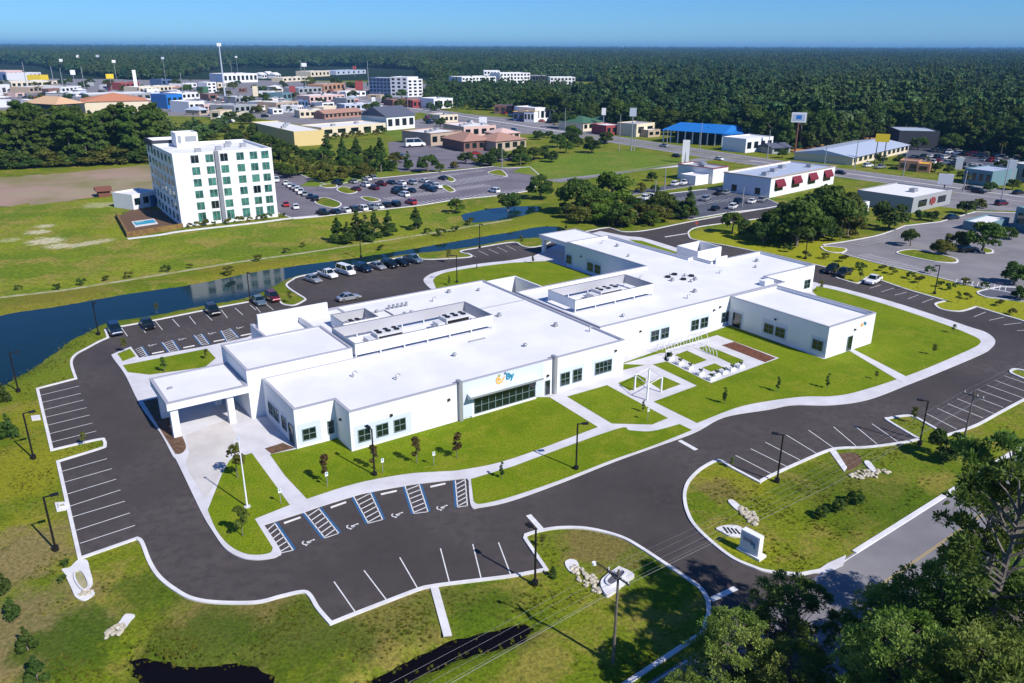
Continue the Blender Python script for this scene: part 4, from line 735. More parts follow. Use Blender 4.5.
for i, (x, y, t) in enumerate(((992, 150, 128), (966, 190, 174), (1000, 158, 141), (840, 240, 215), (926, 168, 155))): place(PALM, x, y, t, ('tall palm standing in the far right parking lot', 'palm on the highway verge left of the white pole sign', 'short palm at the far right parking lot', 'palm beside the verge oaks', 'palm behind the orange kiosk')[i])
# ------------------------------------------------------------------ left pine wood and the long wood on the right: nearest trees one by one
used = []
def wood(front, nx_, rows, gap, label, kinds, group, hmin, hmax, seed, wid=1.0):
    r = random.Random(seed); n = 0
    for row in range(rows):
        for i in range(nx_):
            t = (i+r.uniform(0.1, 0.9))/nx_; k = min(int(t*(len(front)-1)), len(front)-2); f = t*(len(front)-1)-k
            x = front[k][0]*(1-f)+front[k+1][0]*f; y = front[k][1]*(1-f)+front[k+1][1]*f
            p = P(x, y); d = Vector((p.x, p.y, 0)).normalized(); p = p+d*(row*gap+r.uniform(-0.35, 0.45)*gap); used.append((p.x, p.y))
            pr = kinds[r.randrange(len(kinds))]; h = r.uniform(hmin, hmax)*(0.93+0.1*math.sin(i*0.9)); tree(pr, (p.x, p.y, 0), h/pr[3], label, group, sxy=wid*r.uniform(0.85, 1.2)); n += 1
    return n
frontL = [(-30, 168), (20, 167), (60, 165), (100, 163), (150, 161), (168, 158)]
frontR = [(520, 116), (560, 122), (600, 127), (650, 132), (700, 138), (750, 143), (790, 149), (840, 147), (880, 138), (920, 140), (960, 149), (1000, 155), (1040, 164)]
wood(frontL, 34, 3, 11, 'tall slender pine at the edge of the wood behind the dirt lot', [PIN[0], PIN[1], PIN[2], PIN[3], PIN[4], PIN[3]], 'pines at the edge of the left wood', 19, 24, 3, 1.1)
wood([(-30, 169.5), (20, 168.5), (60, 166.5), (100, 164.5), (150, 162.5), (168, 159.5)], 26, 1, 3, 'low bushy tree at the foot of the pines behind the dirt lot', DARK+OLV, 'undergrowth at the foot of the left wood', 4, 9, 33, 1.5)
wood(frontR, 44, 2, 13, 'tall broad tree at the near edge of the long wood across the highway', WOOD, 'trees at the near edge of the right wood', 17, 24, 4)
# the mass of the woods: countless crowns
def scatter(name, pts, sc, protos, kind='stuff'):
    me = bpy.data.meshes.new(name); me.from_pydata([tuple(p) for p in pts], [], [])
    a = me.attributes.new('s', 'FLOAT', 'POINT'); a.data.foreach_set('value', np.array(sc, np.float32)); 
    o = bpy.data.objects.new(name, me); col.objects.link(o); tag(o, kind=kind)
    cc = bpy.data.collections.new(name+'_kinds')
    for i, m in enumerate(protos): cc.objects.link(bpy.data.objects.new(name+'_tree', m))
    g = bpy.data.node_groups.new(name, 'GeometryNodeTree'); g.interface.new_socket('Geometry', in_out='INPUT', socket_type='NodeSocketGeometry'); g.interface.new_socket('Geometry', in_out='OUTPUT', socket_type='NodeSocketGeometry')
    N = g.nodes; L = g.links; i_ = N.new('NodeGroupInput'); o_ = N.new('NodeGroupOutput'); ip = N.new('GeometryNodeInstanceOnPoints'); ci = N.new('GeometryNodeCollectionInfo'); ci.inputs['Collection'].default_value = cc; ci.inputs['Separate Children'].default_value = True; ci.inputs['Reset Children'].default_value = True
    at = N.new('GeometryNodeInputNamedAttribute'); at.data_type = 'FLOAT'; at.inputs['Name'].default_value = 's'
    rv = N.new('FunctionNodeRandomValue'); rv.data_type = 'FLOAT_VECTOR'; rv.inputs[1].default_value = (0.1, 0.1, 6.28)
    L.new(i_.outputs[0], ip.inputs['Points']); L.new(ci.outputs[0], ip.inputs['Instance']); ip.inputs['Pick Instance'].default_value = True
    L.new(rv.outputs[0], ip.inputs['Rotation']); L.new(at.outputs[0], ip.inputs['Scale']); L.new(ip.outputs[0], o_.inputs[0])
    md = o.modifiers.new('scatter', 'NODES'); md.node_group = g; return o
FAR = [crown_mesh('crown', 90+i, (18, 15, 22, 19, 24, 13)[i], (7.5, 8.5, 5.5, 7, 4.5, 7)[i], 1, 420, (1.3, 1.2, 1.1, 1.35, 0.95, 1.1)[i], ('oak', 'oak', 'oak', 'oak', 'cone', 'oak')[i], (M_leaff, M_leaff2, M_leaff, M_leafd, M_leaff2, M_leaff)[i], 12)[0] for i in range(6)]
def edge(x):
    pts = [(-200, 66), (0, 66), (40, 68), (70, 76), (130, 82), (170, 82), (220, 70), (300, 70), (330, 68), (420, 72), (426, 104), (440, 112), (520, 114), (560, 120), (600, 125), (650, 130), (700, 136), (750, 141), (790, 147), (840, 145), (880, 135), (920, 138), (960, 147), (1000, 153), (1040, 162), (1200, 180)]
    return np.interp(x, [p[0] for p in pts], [p[1] for p in pts])
def in_poly(x, y, poly):
    c = False
    for i in range(len(poly)):
        x0, y0 = poly[i-1]; x1, y1 = poly[i]
        if (y0 > y) != (y1 > y) and x < (x1-x0)*(y-y0)/(y1-y0)+x0: c = not c
    return c
clear = [[(455, 79), (600, 82), (598, 92), (500, 90), (455, 88)], [(365, 76), (435, 78), (425, 100), (365, 100)], [(885, 139), (925, 141), (925, 152), (885, 150)], [(300, 66), (380, 68), (380, 76), (300, 74)], [(905, 75), (925, 75), (925, 78), (905, 78)]]
pts = []; sc = []
r = random.Random(5); ycur = 175.0
dist = 320.0
while dist < 16000:
    gap = 8.0 if dist < 1500 else 8.0*(dist/1500)**0.85
    n = int(dist*1.62/gap)
    for i in range(n):
        a = -0.81+1.62*(i+r.random())/n; dd = dist+r.uniform(-0.5, 0.5)*gap; a += r.uniform(-0.7, 0.7)*1.6/n; p = (dd*math.sin(a), dd*math.cos(a), 0); x, y = proj(p)
        if math.sin(p[0]*0.004+1.3)*math.sin(p[1]*0.0031+math.sin(p[0]*0.002)*2) > 0.93: continue
        if x < -30 or x > 1054: continue
        leftwood = in_poly(x, y, [(-60, 160), (60, 158), (150, 154), (185, 150), (215, 140), (230, 131), (200, 133), (150, 145), (-60, 149)])
        if y > edge(x)-2 and not leftwood: continue
        if any(in_poly(x, y, c) for c in clear): continue
        pts.append(p); s_ = gap/8.0*r.uniform(0.62, 1.35)*(0.9+0.22*math.sin(p[0]*0.013+2*math.sin(p[1]*0.009)))*(0.55 if 425 < x < 600 and y < 110 and y > 86 else 1)
        if dist < 1500: s_ *= 0.95
        else: s_ = (gap/8.0)*r.uniform(0.7, 1.15)
        sc.append((0.5 if leftwood and x > 165 else 0.85) if leftwood else s_ if s_ < 1.35 else 1.35+(s_-1.35)*0.45)
    dist += gap*0.8 if dist < 1500 else gap*0.95
print('forest points', len(pts))
scatter('distant_forest', pts, sc, FAR)
for poly, n_, kinds, lb, gl in (([(178, 150), (190, 128), (215, 117), (255, 117), (262, 140), (240, 152), (215, 150)], 26, (DARK, OAK, OLV), 'tree in the loose planting between the left wood and the yellow building', 'trees left of the yellow building'), ([(756, 236), (775, 222), (800, 205), (860, 215), (868, 236), (830, 244), (800, 250), (775, 247)], 18, (OAK, DARK, DARK), 'tree within the dense dark oak group on the verge', 'oaks on the verge'), ([(552, 214), (585, 205), (640, 208), (700, 214), (668, 224), (625, 231), (590, 226)], 24, (OLV, DARK, OAK, BRI), 'bushy tree in the belt behind the canal', 'tree belt behind the canal'),
                                ([(250, 140), (262, 172), (300, 176), (330, 180), (380, 172), (372, 160), (330, 160), (300, 155), (275, 146)], 22, (DARK, OLV, OAK), 'bushy tree in the planting between the hotel and the yellow building', 'bushy trees behind the hotel'), ([(468, 168), (500, 160), (520, 160), (560, 160), (545, 170), (500, 166)], 7, (DARK, OAK), 'bushy tree at the edge of the restaurant lots', 'trees by the restaurants'),
                                ([(560, 152), (600, 152), (612, 143), (575, 138), (535, 140)], 9, (DARK, OAK), 'bushy tree between the highway and the bright field', 'trees by the bright field')):
    rr_ = random.Random(n_); k_ = 0; xs_ = [q_[0] for q_ in poly]; ys_ = [q_[1] for q_ in poly]
    while k_ < n_:
        x, y = rr_.uniform(min(xs_), max(xs_)), rr_.uniform(min(ys_), max(ys_))
        if in_poly(x, y, poly): k_ += 1; pr = rr_.choice(rr_.choice(kinds)); p = P(x, y); tree(pr, (p.x, p.y, 0), rr_.uniform(0.42, 0.9), lb, gl, sxy=1.2)
# gaps between town blocks also carry scattered trees, seen one by one
tn = 0; r = random.Random(11)
for i in range(190):
    x = r.uniform(0, 445); y = r.uniform(84, 130)
    if in_poly(x, y, [(258, 118), (420, 112), (420, 140), (258, 150)]) or in_poly(x, y, [(-5, 108), (170, 104), (250, 120), (200, 150), (-5, 160)]): continue
    place((DARK, OAK, OLV, PALM)[r.choice((0, 0, 1, 2, 3))], x, y, y-r.uniform(5, 11), 'street tree among the far shops and car parks of the town', 'street trees in the far town', 1.2)
for i, x in enumerate((328, 336, 345, 352, 360, 368, 376, 384)): place((OLV, OAK)[i % 2], x, 140-i*0.9, 133-i*0.9, 'round small tree in the row before the long pale yellow wing', 'trees before the yellow wing', 1.1)
# ------------------------------------------------------------------ lamp posts, poles, signs near the clinic
def lamp_proto():
    e = empty('lamp_post', (0, 0, 0), 0, 'x', 'lamp post', 'black car park lamp posts')
    b = MB(); b.cyl((0, 0, 0), 0.3, 0.5, 10); b.build('base', M_darkmetal, e)
    b = MB(); b.tube([(0, 0, 0.4), (0, 0, 6.0)], [0.11, 0.09], 8); b.build('pole', M_darkmetal, e)
    b = MB(); b.box(0.0, 0.75, -0.05, 0.05, 5.9, 6.0); b.build('arm', M_darkmetal, e)
    b = MB(); b.box(0.55, 1.25, -0.22, 0.22, 5.88, 6.02); o = b.build('lamp_head', M_darkmetal, e); b = MB(); b.box(0.65, 1.15, -0.15, 0.15, 5.86, 5.88); b.build('lens', M_lampglass, o)
    return e
lp = lamp_proto(); first = True
for x, y, rz, lb in ((18.6, 392, 35, 'black lamp post at the pond edge, farthest left'), (33.7, 458.7, 35, 'black lamp post on the left verge beside the upper parking bay'), (55.9, 550.3, 35, 'black lamp post on the left verge beside the lower parking bay'), (98.7, 335, -45, 'black lamp post on the grass tip beside the leftmost parked car'), (250.3, 302, -45, 'black lamp post at the pond by the blue car'),
                     (361, 257.5, -45, 'black lamp post beyond the canal behind the white pickup'), (457, 283, 200, 'black lamp post on the courtyard lawn'), (479.7, 248, -45, 'black lamp post on the canal bank'), (566, 228, -90, 'black lamp post on the bank behind the rear canopy'), (374.7, 476, 130, 'black lamp post on the front lawn among the crape myrtles'), (576, 470, 10, 'black lamp post beside the front path crossing'),
                     (535, 585, 130, 'black lamp post at the bottom row of parking stalls'), (776.8, 482.2, 150, 'black lamp post at the entrance island, left one of three on the right'), (919.3, 444.9, 150, 'black lamp post beside the grass divider of the right bays'), (934.3, 294, 200, 'black lamp post on the bright verge at the upper right'), (805, 259, 200, 'black lamp post behind the right end of the clinic')):
    p = P(x, y)
    if first: o = lp; o.location = p; o.rotation_euler.z = R(rz); o['label'] = lb; first = False
    else: dup(lp, p, R(rz), label=lb)
p = P(247.5, 508); e = empty('flagpole', p, 0, 'tall bare white flagpole on the left front lawn', 'flagpole')
b = MB(); b.tube([(0, 0, 0), (0, 0, 8.2)], [0.1, 0.05], 8); b.build('pole', M_white, e); b = MB(); b.cyl((0, 0, 8.2), 0.12, 0.2, 8); b.build('finial', M_pale, e); b = MB(); b.cyl((0, 0, 0.12), 0.35, 0.12, 12); b.build('base', M_conc, e)
def small_sign(x, y, lb, h=1.9, m=None, w_=0.34, hh=0.5):
    e = empty('parking_sign', P(x, y, .12), TH-PI/2*0, lb, 'sign', 'small parking signs'); b = MB(); b.cyl((0, 0, 0), 0.035, h, 6); b.build('post', M_greymetal, e); b = MB(); b.box(-w_/2, w_/2, -0.06, -0.03, h-hh, h); b.build('sign_plate', m or M_white, e); b = MB(); b.box(-w_*0.3, w_*0.3, -0.07, -0.062, h-hh*0.5, h-hh*0.15); b.build('sign_panel', mat('teal_plate', (0.02, 0.25, 0.22), 0.6), e)
for x, y, lb in ((327.5, 487, 'small white sign at the foot of the leftmost crape myrtle'), (383, 473, 'small white sign right of the lawn lamp post'), (434, 466, 'small white sign between the two right crape myrtles'), (281, 504, 'small sign beside the front path on the left lawn'), (647.5, 421, 'small sign where the pergola path meets the front walk')): small_sign(x, y, lb)
ws = 0
for x, y, a, lb in ((292.2, 520.7, 0, 'lowest left'), (338.3, 505.3, 0, 'second from left'), (388.8, 493, 0, 'third from left'), (437.8, 485.6, 0, 'farthest right')):
    q1, q2 = P(x-9, y+(3.2 if x < 370 else 2)), P(x+9, y-(3.2 if x < 370 else 2)); d = (q2-q1); b = MB(); b.box(-0.9, 0.9, -0.08, 0.08, 0, 0.12); b.box(-0.88, 0.88, -0.05, 0.05, 0.12, 0.14)
    tag(b.build('wheel_stop', M_kerb, None, P(x, y, 0.02), math.atan2(d.y, d.x)), 'white concrete wheel stop in the blue-edged front stalls, '+lb, 'wheel stop', 'front wheel stops')
for x, y, lb in ((158, 352.8, 'leftmost'), (189, 347, 'second from left'), (219, 340.8, 'third from left'), (246, 335, 'nearest the building')):
    b = MB(); b.box(-0.9, 0.9, -0.08, 0.08, 0, 0.12); b.box(-0.88, 0.88, -0.05, 0.05, 0.12, 0.14); tag(b.build('wheel_stop', M_kerb, None, P(x, y, 0.02), TH), 'white concrete wheel stop in the rear blue-edged stalls, '+lb, 'wheel stop', 'rear wheel stops')
# utility poles and wires
def upole(loc, h, rz, lb, arm=True, lamp=False):
    e = empty('utility_pole', loc, rz, lb, 'utility pole', 'wooden utility poles'); b = MB(); b.tube([(0, 0, 0), (0, 0, h)], [0.13, 0.09], 8); b.build('pole', M_wood, e)
    if arm:
        b = MB(); b.box(-0.06, 0.06, -1.2, 1.2, h-0.75, h-0.6); b.build('crossarm', M_wood, e)
        for yy in (-1.05, -0.4, 0.4, 1.05): b = MB(); b.cyl((0, yy, h-0.6), 0.05, 0.22, 8); b.build('insulator', M_white, e)
    if lamp: b = MB(); b.tube([(0, 0, h-1.0), (-0.6, 1.1, h-0.1), (-0.9, 1.6, h+0.1)], 0.05, 6); b.build('lamp_arm', M_darkmetal, e); b = MB(); b.cyl((-0.95, 1.7, h-0.1), 0.18, 0.2, 10); b.build('lamp_head', M_white, e)
    return e
u1p = P(613, 664); u2p = P(961, 452); dd = (u2p-u1p).normalized(); az = math.atan2(dd.y, dd.x); gap_ = (u2p-u1p).length; u0p = u1p-dd*gap_*0.9
upole(u1p, 9.0, az, 'wooden utility pole standing on the grass at the bottom centre', True, True); upole(u2p, 8.2, az, 'utility pole with crossarm and white insulators behind the right parking bays')
nn = Vector((-dd.y, dd.x, 0)); wires = []
for k, off in enumerate((-1.05, -0.4, 0.4, 1.05)):
    b = MB()
    for a, c, ha, hc in ((u0p, u1p, 9, 8.65), (u1p, u2p, 8.65, 7.85), (u2p, u2p+dd*70, 7.85, 8.5)):
        pts_ = [a.lerp(c, t)+nn*off+Vector((0, 0, ha+(hc-ha)*t-1.1*4*t*(1-t)*0.5)) for t in np.linspace(0, 1, 13)]; b.tube(pts_, 0.006, 5)
    tag(b.build('power_line', mat('wire', (0.3, 0.3, 0.3), 0.5, metal=0.5)), 'thin overhead power line, '+('first', 'second', 'third', 'fourth')[k]+' of the four from the road side', 'power line', 'overhead power lines')
b = MB(); b.tube([u0p+Vector((0, 0, 7.2)), u1p.lerp(u0p, 0.5)+Vector((0, 0, 6.6)), u1p+Vector((0, 0, 7.2)), u1p.lerp(u2p, 0.5)+Vector((0, 0, 5.9)), u2p+Vector((0, 0, 6.4))], 0.014, 5)
tag(b.build('telephone_cable', MATS['wire']), 'lowest thicker cable below the power lines', 'cable')
# monument sign
f0, f1 = P(739, 549.5), P(757.3, 559.5); dx = (f1-f0); w_ = dx.length; rz = math.atan2(dx.y, dx.x)
ms = empty('monument_sign', f0, rz, 'white slab entrance sign with a blue shaded face, near the driveway mouth', 'sign')
b = MB(); b.box(-0.15, w_+0.35, -0.2, 0.95, 0, 0.25); b.build('plinth', M_white, ms); b = MB(); b.box(0, w_, 0, 0.7, 0.25, 2.35); b.build('slab', M_white, ms)
b = MB(); b.box(0.12, w_-0.12, -0.03, -0.002, 0.4, 2.25); b.build('face_panel', M_pale, ms)
b = MB()
for i in range(9):
    hh = (0.5, 0.38, 0.38, 0.5, 0.34, 0.38, 0.5, 0.34, 0.38)[i]; b.box(0.35+i*0.13, 0.35+i*0.13+0.05, -0.05, -0.032, 1.35, 1.35+hh); b.box(0.35+i*0.13, 0.35+i*0.13+0.1, -0.05, -0.033, 1.35+hh*0.5, 1.35+hh*0.5+0.06)
b.build('lettering', mat('grey_sign2', (0.12, 0.14, 0.18), 0.5), ms)
b = MB(); b.box(w_*0.56, w_*0.82, -0.05, -0.032, 1.25, 1.6); b.box(w_*0.74, w_*0.82, -0.05, -0.031, 1.0, 1.25); b.build('logo', mat('teal_sign', (0, 0, 0)), ms)
# drains, flumes and rip-rap
def rocks(x0, y0, x1, y1, wd, n, label, seed, sz=0.3):
    r = random.Random(seed); pa, pb = P(x0, y0), P(x1, y1); c = (pa+pb)/2; dv = pb-pa; spread = (dv.length/2, wd, math.degrees(math.atan2(dv.y, dv.x)))
    for i in range(n):
        b = bmesh.new(); bmesh.ops.create_icosphere(b, subdivisions=1, radius=r.uniform(0.6, 1.2)*sz)
        for v in b.verts: v.co = Vector((v.co.x*r.uniform(0.8, 1.3), v.co.y*r.uniform(0.7, 1.2), v.co.z*r.uniform(0.45, 0.7)))
        me = bpy.data.meshes.new('boulder'); b.to_mesh(me); b.free(); me.materials.append(M_stone); o = bpy.data.objects.new('boulder', me); col.objects.link(o)
        a = r.uniform(0, 6.28); rr = math.sqrt(r.random()); dx, dy = rr*math.cos(a)*spread[0], rr*math.sin(a)*spread[1]; t = R(spread[2])
        o.location = (c.x+dx*math.cos(t)-dy*math.sin(t), c.y+dx*math.sin(t)+dy*math.cos(t), 0.1); o.rotation_euler.z = r.uniform(0, 6); tag(o, label, 'rock', label)
SLABS = []
def slab(name, pts, h, lb, cat='drain', m=None, hole=None):
    b = MB(); g_ = gp(pts); SLABS.append(g_); b.prism(g_, 0, h); o = b.build(name, m or M_kerb)
    tag(o, lb, cat)
    if hole: b = MB(); b.prism(gp(hole), h, h+0.02); b.build('basin', M_sand, o); b = MB(); strip(b, gp(hole), 0.16, h, h+0.18, True); b.build('rim', M_kerb, o)
    return o
slab('drain_apron', [(62, 570), (70, 568), (78, 561), (87, 561), (90, 570), (93, 583), (90, 590), (95, 594), (85, 601), (76, 598), (72, 590), (65, 575)], 0.12, 'white concrete apron round an oval drain below the left bay', hole=[(76, 573), (82, 573), (87, 580), (89, 588), (84, 592), (78, 586), (75, 579)])
rocks(77, 595, 93, 592, 0.4, 16, 'pale rip-rap rock at the foot of the oval drain', 1, 0.2)
slab('drain_apron', [(121, 621), (126, 615), (135, 616), (131, 621), (122, 632), (116, 628)], 0.12, 'small white concrete spillway on the lower left grass'); rocks(125, 625, 107, 639, 0.7, 34, 'pale rip-rap rock below the small spillway', 2, 0.22)
slab('drain_apron', [(565, 563), (570, 560, ), (577, 562), (579, 570), (572, 573), (567, 569)], 0.12, 'white concrete outlet beside the pile of tan rocks'); rocks(571, 566, 603, 594, 0.8, 60, 'tan rip-rap rock between the two drains at the bottom centre', 3, 0.26)
o = slab('culvert_headwall', [(601, 583), (617, 570), (621, 570), (634, 577), (627, 583), (610, 597), (604, 595)], 0.35, 'large white concrete culvert headwall beside the utility pole', hole=[(606, 584), (617, 574), (625, 577), (612, 589)])
o.children[0].data.materials[0] = M_asphalt3
slab('drain_apron', [(728, 502), (733, 501), (741, 508), (737, 511)], 0.15, 'white concrete outlet above the monument sign'); rocks(740, 508, 760, 526, 0.8, 42, 'pale rip-rap rock above the monument sign', 4, 0.28)
slab('drain_grate', [(716, 529), (728, 526), (741, 528), (742, 537), (730, 537), (722, 533)], 0.15, 'white drain with dark slots left of the monument sign', 'drain grate')
b = MB()
for i in range(4): line(b, 723+i*4, 528+i*0.6, 728+i*4, 534.5+i*0.3, 0.22, 0.16)
tag(b.build('grate_slot', M_darkmetal, o), kind=None)
slab('drain_apron', [(864, 463), (869, 462), (876, 471), (872, 472)], 0.15, 'white concrete outlet in the stony patch below the right bays'); rocks(850, 478, 888, 471, 0.9, 60, 'pale rock in the stony patch below the right bays', 5, 0.24)
sheet('mulch_patch', gp([(838, 455), (855, 453), (862, 462), (850, 470), (843, 465)]), 0.02, M_mulchd)
slab('flume', [(829, 451, 1), (836, 451, 1), (847, 468, 1), (844, 472, 1)], 0.1, 'narrow concrete flume beside the stony patch', 'flume')
slab('flume', [(430, 587, 1), (438, 586, 1), (452, 636, 1), (443.5, 637, 1)], 0.12, 'narrow concrete flume running from the bottom kerb to the ditch', 'flume')
slab('kerb_inlet', [(31, 417, 1), (40, 416, 1), (41, 420, 1), (32, 421, 1)], 0.2, 'white concrete inlet box behind the upper left bay kerb', 'drain'); slab('kerb_inlet', [(55, 504, 1), (66, 503, 1), (68, 510, 1), (57, 512, 1)], 0.2, 'white concrete inlet box behind the lower left bay kerb', 'drain', hole=[(59, 506, 1), (65, 505.5, 1), (66, 508.5, 1), (60, 509.5, 1)])
# planters on the plaza
for i, (x, y) in enumerate(((670.5, 359.5), (680, 364.2), (690, 369), (700.5, 374.8), (711.5, 379.8), (716.5, 376), (724, 373.3), (732, 370.3), (740.5, 367.5))):
    p = P(x, y, 0.17); e = empty('planter', p, TH, ('white box planter, '+('first', 'second', 'third', 'fourth')[i]+' down the left edge of the plaza') if i < 4 else 'white box planter on the plaza front edge, '+('at the corner', 'first after the corner', 'second after the corner', 'third after the corner', 'last one')[i-4], 'planter', 'planters round the plaza')
    b = MB(); b.box(-0.55, 0.55, -0.3, 0.3, 0, 0.4); b.build('box', M_white, e); c = bpy.data.objects.new('plant', SHR[0][2]); col.objects.link(c); c.parent = e; c.location.z = 0.4; c.scale = (0.42, 0.36, 0.45)
# ------------------------------------------------------------------ cars
def sec(x, w_, z0, z1, ch=0.12): return [(x, -w_, z0+ch), (x, -w_+ch, z0), (x, w_-ch, z0), (x, w_, z0+ch), (x, w_*0.97, z1-ch), (x, w_*0.97-ch, z1), (x, -w_*0.97+ch, z1), (x, -w_*0.97, z1-ch)]
def loft(mb, secs, mi=0):
    k = len(mb.v); n = len(secs[0])
    for s_ in secs: mb.v += s_
    for i in range(len(secs)-1):
        for j in range(n): j2 = (j+1) % n; mb.f.append((k+i*n+j, k+(i+1)*n+j, k+(i+1)*n+j2, k+i*n+j2)); mb.m.append(mi)
    mb.f.append(tuple(k+j for j in range(n))); mb.f.append(tuple(k+(len(secs)-1)*n+j for j in range(n))[::-1]); mb.m += [mi, mi]
SP = {'sedan': dict(b=[(-2.35, .72, .4, .72), (-2.2, .86, .24, .92), (-1.3, .91, .2, 1.0), (0.9, .91, .2, .97), (1.7, .88, .22, .86), (2.25, .82, .26, .7), (2.38, .7, .36, .6)], c=(-1.75, 1.05, -0.95, 0.3, .96, 1.45), wx=(-1.4, 1.4), r=.34),
      'suv': dict(b=[(-2.3, .78, .4, .9), (-2.2, .9, .28, 1.1), (-1.3, .94, .25, 1.14), (0.9, .94, .25, 1.1), (1.8, .9, .28, 1.02), (2.3, .84, .32, .85), (2.4, .74, .45, .7)], c=(-2.15, 1.15, -1.85, 0.35, 1.08, 1.75), wx=(-1.4, 1.45), r=.38),
      'van': dict(b=[(-2.6, .85, .35, 1.2), (-2.5, .95, .28, 1.3), (1.6, .95, .28, 1.25), (2.4, .88, .3, 1.0), (2.6, .78, .4, .8)], c=(-2.45, 1.8, -2.35, 1.0, 1.22, 2.1), wx=(-1.6, 1.6), r=.37),
      'pickup': dict(b=[(-2.75, .85, .4, 1.05), (-2.65, .93, .35, 1.1), (0.9, .95, .3, 1.12), (1.9, .92, .32, 1.08), (2.6, .88, .35, .95), (2.72, .78, .45, .8)], c=(-0.75, 1.25, -0.5, 0.6, 1.08, 1.78), wx=(-1.7, 1.7), r=.4)}
def car_geo(t):
    s_ = SP[t]; body = MB(); loft(body, [sec(*a) for a in s_['b']]); x0, x1, x2, x3, zb, zt = s_['c']; w1, w2 = s_['b'][2][1]-0.07, s_['b'][2][1]-0.25
    cab = MB(); v = [(x0, -w1, zb), (x1, -w1, zb), (x1, w1, zb), (x0, w1, zb), (x2, -w2, zt), (x3, -w2, zt), (x3, w2, zt), (x2, w2, zt)]
    cab.add(v, [(0, 1, 5, 4), (1, 2, 6, 5), (2, 3, 7, 6), (3, 0, 4, 7)]); rf = MB(); rf.box(x2-0.04, x3+0.04, -w2-0.03, w2+0.03, zt-0.02, zt+0.05)
    for sx in (-1, 1):
        for (xa, xb, ya, yb) in ((x0, x2, 0, 0), (x1, x3, 0, 0)): rf.tube([(xa, sx*w1, zb), (xb, sx*w2, zt)], 0.04, 4)
        xm = (x0+x1)/2-0.1; rf.tube([(xm, sx*(w1+0.005), zb), (xm-0.05, sx*(w2+0.005), zt)], 0.04, 4)
    if t == 'pickup': bed = MB(); bed.box(-2.6, -0.8, -0.78, 0.78, 1.13, 1.14); 
    else: bed = None
    return body, cab, rf, bed, s_
def paint(name, c, metal=0.3): return mat('paint_'+name, c, 0.3, metal=metal, coat=0.5)
PAINT = {'white': paint('white', (0.75, 0.75, 0.76), 0), 'silver': paint('silver', (0.42, 0.43, 0.45), 0.5), 'black': paint('black', (0.008, 0.008, 0.01)), 'navy': paint('navy', (0.01, 0.025, 0.06)), 'maroon': paint('maroon', (0.12, 0.005, 0.015)), 'red': paint('red', (0.35, 0.015, 0.02), 0), 'grey': paint('grey', (0.08, 0.085, 0.095)), 'blue': paint('blue', (0.02, 0.09, 0.2)), 'steel': paint('steel', (0.12, 0.17, 0.22)), 'tan': paint('tan', (0.35, 0.3, 0.2))}
MESHC = {}
def car_full(t, colr, loc, rz, label, group=None):
    if t not in MESHC:
        body, cab, rf, bed, s_ = car_geo(t); d = {'body': body.mesh('body', PAINT['white']), 'window': cab.mesh('window', M_glass), 'roof': rf.mesh('roof', PAINT['white'])}
        if bed: d['cargo_bed'] = bed.mesh('cargo_bed', M_black)
        wh = MB(); wh.tube([(0, -0.11, 0), (0, 0.11, 0)], s_['r'], 14); d['wheel'] = wh.mesh('wheel', M_black); rm = MB(); rm.tube([(0, -0.12, 0), (0, 0.12, 0)], s_['r']*0.6, 10); d['rim'] = rm.mesh('rim', M_chrome)
        xf = s_['b'][-2][0]; xb = s_['b'][0][0]; zf = s_['b'][-2][3]-0.16; zb = s_['b'][1][3]-0.22
        for nm, x, z, mm in (('headlight', xf+0.03, zf, M_lampglass), ('tail_light', xb+0.02, zb, M_red)): q_ = MB(); q_.box(-0.07, 0.07, -0.17, 0.17, -0.07, 0.07); d[nm] = q_.mesh(nm, mm)
        mi_ = MB(); mi_.box(-0.08, 0.08, -0.1, 0.1, -0.06, 0.08); d['mirror'] = mi_.mesh('mirror', PAINT['white']); d['s'] = s_; d['lf'] = (xf+0.03, zf); d['lb'] = (xb+0.06, zb); MESHC[t] = d
    d = MESHC[t]; s_ = d['s']; nm = {'sedan': 'car', 'suv': 'car', 'van': 'van', 'pickup': 'pickup_truck'}[t]
    e = empty('parked_'+nm, loc, rz, label, {'sedan': 'car', 'suv': 'car', 'van': 'van', 'pickup': 'pickup truck'}[t], group)
    def ad(n_, lo, par=e, paintit=False):
        o = bpy.data.objects.new(n_, d[n_]); col.objects.link(o); o.parent = par; o.location = lo
        if paintit: o.material_slots[0].link = 'OBJECT'; o.material_slots[0].material = PAINT[colr]
        return o
    ad('body', (0, 0, 0), e, True); ad('window', (0, 0, 0)); ad('roof', (0, 0, 0), e, True)
    if 'cargo_bed' in d: ad('cargo_bed', (0, 0, 0))
    wy = s_['b'][2][1]-0.1
    for x in s_['wx']:
        for y in (-wy, wy): w__ = ad('wheel', (x, y, s_['r'])); ad('rim', (0, 0, 0), w__)
    for y in (-0.6, 0.6): ad('headlight', (d['lf'][0], y, d['lf'][1])); ad('tail_light', (d['lb'][0], y, d['lb'][1]))
    for y in (-1.0, 1.0): ad('mirror', (s_['c'][1]-0.3, y*(wy+0.1), s_['c'][4]+0.05), e, True)
    return e
